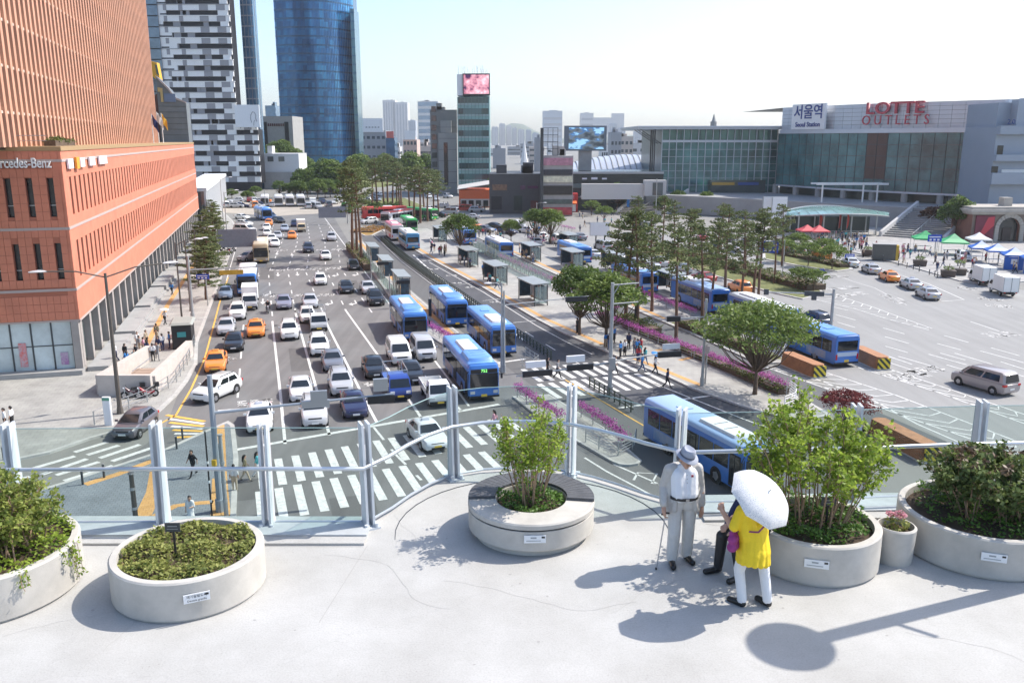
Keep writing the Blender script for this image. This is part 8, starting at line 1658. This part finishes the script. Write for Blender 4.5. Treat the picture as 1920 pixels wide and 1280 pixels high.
for k in range(9):
 a=R(rnd.choice((-60,-38,-5,2))+rnd.uniform(-5,5));L=rnd.uniform(.12,.42);P=[Vector((math.cos(a)*.98,math.sin(a)*.98,.05)),Vector((math.cos(a)*1.13,math.sin(a)*1.13,.06)),Vector((math.cos(a)*1.15,math.sin(a)*1.15,-L*.5)),Vector((math.cos(a+.02)*1.16,math.sin(a+.02)*1.16,-L))];m.path(P,.004,4)
 for _ in range(34):t=rnd.random()*2.9;i=int(t);leaf_quad(l2,P[i].lerp(P[i+1],t-i)+Vector((rnd.gauss(0,.02),rnd.gauss(0,.02),rnd.gauss(0,.02))),.026,rnd,.2)
m.build('stems',M_stem,o);l2.build('leaves',L_fresh,o)
o=plant('pot_flowers','pink-headed flowers with grey-green leaves in the small pot',(5.22,10.78),.42,'flowers');m=MB();clump(m,(0,0,.12),.17,130,.04,rnd,.7);m.build('leaves',L_cover,o);m=MB();clump(m,(.02,-.02,.26),.09,110,.026,rnd,.6);clump(m,(-.08,.05,.24),.06,60,.026,rnd,.6);m.build('blossoms',leafmat('pink_bloom',(.45,.14,.2),(.75,.42,.46),.6,.3,6),o);MB().tube((0,0,0),(.02,-.02,.24),.006,n=5).tube((0,0,0),(-.08,.05,.22),.006,n=5).build('stems',M_stem,o)
# round-headed deck lamp standing outside the frame; its shadow lies on the floor
o=thing('deck_lamp','disc-headed lamp post just right of the view whose shadow crosses the deck','lamp',(7.36,10.33,ZD));MB().path([(0,0,0),(0,0,5.0)],.11,12).build('post',M_post,o);MB().lathe([(.01,5.06),(.46,5.04),(.48,4.98),(.46,4.94),(.01,4.92)],n=40).build('disc_head',M_post,o,smooth=40);MB().tube((0,0,3.4),(.5,-.3,3.5),.03,n=8).build('bracket',M_post,o)
# ---- three visitors on the deck
def hand(w,d,up,curl=.5,side=1):
 """palm and five fingers of unequal length leaving wrist w along d; they curl towards up"""
 w,d,up=Vector(w),Vector(d).normalized(),Vector(up).normalized();s=d.cross(up).normalized()*side;P=[(0,w,w+d*.05,.03,.032),(0,w+d*.04-s*.015,w+d*.085-s*.02,.024,.02),(0,w+d*.04+s*.015,w+d*.085+s*.02,.024,.02)]
 for i,L in enumerate((.062,.072,.068,.052)):
  b=w+d*.085+s*(-.03+.02*i);m_=b+d*L*.5+up*L*.25*curl;e=m_+(d*(1-curl)+up*curl*1.2).normalized()*L*.5;P+=[(0,b,m_,.0105,.0095),(0,m_,e,.0095,.008)]
 b=w+d*.03-s*.03;P+=[(0,b,b+d*.03-s*.025+up*.01,.012,.011),(0,b+d*.03-s*.025+up*.01,b+d*.06-s*.02+up*.025,.011,.009)]
 return P
def head(c,tilt,hair=True,t=0,th=1):
 """skull, jaw, nose, brow, lips and ears about the centre c, turned by tilt (Matrix)"""
 c=Vector(c);f=lambda x,y,z:c+tilt@Vector((x,y,z));P=[(t,f(0,-.01,.03),f(0,.015,.03),.085,.082),(t,f(0,.03,-.045),f(0,.05,-.075),.058,.035),(t,f(0,.085,.02),f(0,.108,-.022),.01,.015),(t,f(-.03,.082,.045),f(.03,.082,.045),.013,.013),(t,f(-.018,.083,-.053),f(.018,.083,-.053),.01,.01)]
 for s in(-1,1):P+=[(t,f(s*.084,-.005,.02),f(s*.086,-.01,-.015),.016,.012),(t,f(s*.04,.06,-.01),f(s*.035,.05,-.04),.03,.03)]
 if hair:P+=[(th,f(0,-.035,.05),f(0,.02,.085),.083,.068),(th,f(-.05,-.045,0),f(.05,-.045,0),.055,.055)]
 return P
def rotz(a):return Matrix.Rotation(a,3,'Z')
def fperson(name,label,p,face):return thing(name,label,'person',p,face)
M_hg=mat('hair_grey',(.12,.11,.11),.7);M_jkt=mat('linen_jacket',(.47,.45,.425),.85,var=.06,scale=20,bump=.9,bscale=13);M_polo=mat('polo_white',(.72,.73,.76),.8,bump=.6,bscale=11);M_ltr=mat('trousers_light',(.56,.55,.535),.85,var=.05,scale=12,bump=1.0,bscale=9)
# man with hat and cane
ma=fperson('person','man in pale grey jacket, white polo and grey hat leaning on a cane',(2.28,10.72,ZD),math.pi+.12);tl=Matrix.Rotation(.45,3,'Z')@Matrix.Rotation(-.38,3,'X');hc=Vector((0,.06,1.50))
rw,lw=Vector((.29,.13,.86)),Vector((-.27,.02,.80))
bp_=head(hc,tl,True)+[(0,(0,0,1.34),(0,.03,1.46),.055,.052)]+hand(rw,(.05,.35,-.9),(-1,.2,0),.9,-1)+hand(lw,(0,.05,-1),(.9,.3,0),.45,1)+[(0,(.28,.02,1.0),rw,.036,.028),(0,(-.27,0,1.0),lw,.036,.028)]
for s in(-1,1):
 bp_+=[(2,(s*.075,.03,1.28),(s*.06,.085,1.03),.115,.125),(2,(s*.04,.03,1.38),(s*.05,.04,1.3),.06,.09),(3,(s*.07,.03,.95),(s*.08,.02,.87),.13,.12)]
 f=.05*s;bp_+=[(3,(s*.1,.01,.86),(s*.115,.03+f,.48),.105,.085),(3,(s*.115,.03+f,.48),(s*.12,f-.01,.1),.086,.078),(4,(s*.12,f-.02,.045),(s*.15,f+.17,.04),.048,.042)]
b=fuse(bp_,.0085,'body',[M_skin,M_hg,M_polo,M_ltr,M_shoe],3);link('body',b,ma)
jp=[]
for s in(-1,1):jp+=[(0,(s*.135,-.02,1.34),(s*.15,0,1.05),.09,.085),(0,(s*.15,0,1.05),(s*.17,.02,.78),.085,.08),(0,(s*.08,-.07,1.32),(s*.09,-.06,.8),.1,.11),(0,(s*.055,.03,1.41),(s*.1,.12,1.2),.026,.03),(0,(s*.1,.12,1.2),(s*.145,.13,.82),.03,.04),(0,(s*.19,-.005,1.345),(s*.255,-.045,1.09),.08,.064),(0,(s*.255,-.045,1.09),rw+Vector((-.003,-.025,.05))if s>0 else lw+Vector((0,-.01,.05)),.064,.054)]
link('jacket',fuse(jp,.011,'jacket',[M_jkt],3),ma)
MB().lathe([(.19,-.02),(.205,-.018),(.205,.018),(.19,.02)],(0,.06,.99),28,sx=.95,sy=.79).build('belt',M_black,ma,smooth=40);MB().box((0,.222,.99),(.045,.012,.035)).build('buckle',M_rim,ma)
ht=MB();f_=Matrix.Translation(hc)@tl.to_4x4()@Matrix.Translation((0,0,.075));n=28
def hring(r,z,dip=0):return[f_@Vector((r*math.cos(2*math.pi*i/n)*.93,r*math.sin(2*math.pi*i/n)*1.08+.0,z-dip*math.sin(2*math.pi*i/n)**2))for i in range(n)]
ht.loft([hring(.092,.005),hring(.15,.0,.02),hring(.155,-.006,.025),hring(.15,-.01,.022),hring(.098,-.006),hring(.1,.0),hring(.097,.05),hring(.088,.095),hring(.07,.105,-.012),hring(.03,.085),hring(.003,.082)],caps=(False,True));hm_=ht.build('hat',mat('hat_grey',(.33,.35,.41),.9,bump=.2,bscale=50),ma,smooth=60)
hb_=MB();hb_.loft([hring(.1025,.004),hring(.1015,.03)],caps=(False,False));hb_.build('hat_band',mat('hat_band',(.12,.13,.17),.8),hm_,smooth=60)
gs=MB()
for s in(-1,1):q=[hc+tl@Vector((s*.036+.024*math.cos(a),.1,.025+.02*math.sin(a)))for a in[k*math.pi/5 for k in range(11)]];gs.path(q,.0025,4);gs.tube(hc+tl@Vector((s*.06,.098,.028)),hc+tl@Vector((s*.09,.0,.025)),.0025,n=4)
gs.build('glasses',mat('gold_wire',(.5,.38,.2),.4,.6),ma)
MB().box((-.075,.147,1.3),(.03,.006,.03)).build('badge',mat('badge_red',(.3,.02,.05),.6),ma)
for k in range(3):MB().tube((0,.15+.012*k,1.32-.05*k),(0,.158+.012*k,1.32-.05*k),.006,n=6).build('shirt_button',M_greyst,ma)
def w2(o,v):return Matrix.Translation(o.location)@Matrix.Rotation(o.rotation_euler[2],4,'Z')@Vector(v)
gp_=w2(ma,rw+Vector((-.02,.03,-.07)));ft_=Vector((gp_.x-.1,gp_.y-.03,ZD+.005));cn_=thing('walking_cane','slim silver walking cane held by the man with the hat','cane',ft_);MB().tube((0,0,0),gp_-ft_,.008,.01,8).build('shaft',M_rim,cn_);MB().path([gp_-ft_+Vector((.05,.02,.0)),gp_-ft_+Vector((0,0,.015)),gp_-ft_+Vector((-.06,-.02,.0))],.013,8).build('handle',M_black,cn_);MB().tube((0,0,0),(0,0,.025),.014,n=8).build('tip',M_black,cn_)
# man seated on the planter rim
ms=fperson('person','man in dark clothes sitting on the planter rim behind the parasol',(3.22,10.47,ZD),math.pi*.63);tl=Matrix.Rotation(-.35,3,'X');hc=Vector((0,.2,1.24));kn_=[Vector((-.13,.42,.53)),Vector((.13,.44,.53))]
sp_=head(hc,tl)+[(0,(0,.1,1.07),(0,.16,1.18),.052,.05)]
for i,s in enumerate((-1,1)):
 sp_+=[(2,(s*.11,.08,1.0),(s*.09,0,.72),.11,.12),(3,(s*.09,-.02,.64),(s*.1,.05,.62),.12,.11),(3,(s*.1,.05,.62),kn_[i],.1,.08),(3,kn_[i],(s*.15,.40+.06*s,.1),.078,.062),(4,(s*.15,.39+.06*s,.05),(s*.17,.58+.06*s,.042),.048,.042)]
 el=Vector((s*.27,.16,.78));wr_=Vector((s*.12,.38,.68));sp_+=[(2,(s*.19,.08,1.02),el,.068,.056),(2,el,wr_,.056,.042)]+hand(wr_,(-s*.5,.8,-.1),(0,.1,-1),.5,s)
link('body',fuse(sp_,.0085,'body',[M_skin,M_hair,CL['navy'],M_black,M_shoe],3),ms)
# woman in yellow with the lace parasol
wo_=fperson('person','woman in yellow tunic and white trousers holding a white lace parasol',(2.98,9.58,ZD),.62);M_yel=mat('tunic_yellow',(.78,.56,.015),.7,var=.06,scale=8,bump=1.0,bscale=8);hc=Vector((0,.16,1.42));tl=Matrix.Rotation(-.3,3,'X');lwr=Vector((-.22,.30,1.20));rwr=Vector((.16,.34,1.02))
yp=head(hc,tl)+[(0,(0,.07,1.26),(0,.11,1.36),.05,.048),(0,(-.29,.08,1.06),lwr,.04,.03),(0,(.27,.12,1.0),rwr,.04,.03)]+hand(lwr,(.3,.5,.5),(.6,0,-.5),.9,-1)+hand(rwr,(-.3,.8,-.1),(0,.1,-1),.5,1)
for s in(-1,1):
 f=-.1*s;yp+=[(3,(s*.075,-.01,.9),(s*.08,-.01,.84),.12,.115),(3,(s*.1,0,.84),(s*.11,.03+f,.47),.095,.07),(3,(s*.11,.03+f,.47),(s*.115,f-.02,.1),.068,.06),(4,(s*.12,f-.03,.045),(s*.14,f+.15,.04),.047,.04)]
link('body',fuse(yp,.0085,'body',[M_skin,M_hair,M_yel,mat('trousers_white',(.72,.72,.73),.85,bump=.9,bscale=9),M_shoe],3),wo_);wo_.rotation_euler[0]=-.07
tp=[]
for s in(-1,1):tp+=[(0,(s*.11,.06,1.22),(s*.1,.01,.95),.11,.125),(0,(s*.18,.06,1.24),(s*.27,.075,1.08),.068,.066)]
for k in range(14):ca,sa=math.cos(k*.449),math.sin(k*.449);tp+=[(0,(.10*ca,.07*sa,.98),(.15*ca-.02,.125*sa-.01,.72),.085,.075),(0,(.15*ca-.02,.125*sa-.01,.72),(.185*ca-.03,.155*sa-.015,.60-.04*ca),.07,.045)]
link('tunic',fuse(tp,.011,'tunic',[M_yel],3),wo_)
bs_=thing('shoulder_bag','magenta shoulder bag worn by the woman in yellow','bag',w2(wo_,(-.24,.16,.82)),wo_.rotation_euler[2]+.35);bag=fuse([(0,(-.07,0,0),(.07,0,0),.065,.065),(0,(-.07,0,.1),(.07,0,.1),.06,.06),(0,(-.05,.02,.17),(.05,.02,.17),.035,.035)],.012,'pouch',[mat('bag_magenta',(.26,.03,.17),.7,var=.15,scale=15,bump=.3,bscale=40)]);link('pouch',bag,bs_)
iv=(Matrix.Translation(bs_.location)@Matrix.Rotation(bs_.rotation_euler[2],4,'Z')).inverted();MB().path([iv@w2(wo_,v)for v in((-.22,.16,1.0),(-.13,-.1,1.06),(.04,-.135,1.2),(.14,-.06,1.32),(.12,.08,1.34),(-.02,.17,1.2),(-.2,.2,1.0))],.012,6).build('strap',mat('bag_strap',(.2,.03,.13),.7),bs_)
lace=bpy.data.materials.new('white_lace');lace.use_nodes=True;nt=lace.node_tree;b_=nt.nodes['Principled BSDF'];tcx=nt.nodes.new('ShaderNodeTexCoord');vo=nt.nodes.new('ShaderNodeTexVoronoi');vo.inputs['Scale'].default_value=58;vo.feature='DISTANCE_TO_EDGE';nt.links.new(tcx.outputs['Object'],vo.inputs[0]);r_=ramp_node(nt,[(.06,(.82,.82,.82)),(.32,(.50,.53,.59))]);nt.links.new(vo.outputs['Distance'],r_.inputs[0]);nt.links.new(r_.outputs[0],b_.inputs['Base Color']);b_.inputs['Roughness'].default_value=.8
tr=nt.nodes.new('ShaderNodeBsdfTranslucent');nt.links.new(r_.outputs[0],tr.inputs[0]);mx=nt.nodes.new('ShaderNodeMixShader');mx.inputs[0].default_value=.25;nt.links.new(b_.outputs[0],mx.inputs[1]);nt.links.new(tr.outputs[0],mx.inputs[2]);nt.links.new(mx.outputs[0],nt.nodes['Material Output'].inputs[0])
umbrella('white lace parasol covering the woman in yellow',w2(wo_,(-.02,.0,1.42)),.42,lace,(.62,.35),.45,8,.42,'parasol')
# ---- look-alikes in a clump are told apart by their order from left to right
byl={}
for o in col.objects:
 if o.get('group')and o.get('label'):byl.setdefault((o['group'],o['label']),[]).append(o)
ORD='leftmost second third fourth fifth sixth seventh eighth ninth tenth eleventh twelfth thirteenth fourteenth fifteenth sixteenth seventeenth eighteenth nineteenth twentieth twenty-first twenty-second twenty-third twenty-fourth twenty-fifth twenty-sixth'.split()
for(g_,l_),L in byl.items():
 if 1<len(L)<=26:
  L.sort(key=lambda o:o.location.x/(o.location.y+5))
  for i,o in enumerate(L):o['label']=l_+', '+ORD[i]+('' if i==0 else ' from left')
# ---- summer haze
hzv=bpy.data.materials.new('summer_haze');hzv.use_nodes=True;nt=hzv.node_tree;nt.nodes.remove(nt.nodes['Principled BSDF']);pv=nt.nodes.new('ShaderNodeVolumePrincipled');pv.inputs['Color'].default_value=(.93,.96,1,1);pv.inputs['Density'].default_value=.00013;pv.inputs['Anisotropy'].default_value=.3;nt.links.new(pv.outputs[0],nt.nodes['Material Output'].inputs['Volume'])
tag(MB().b2(-2600,2600,-400,6100,-1.0,260).build('haze',hzv),kind='stuff')
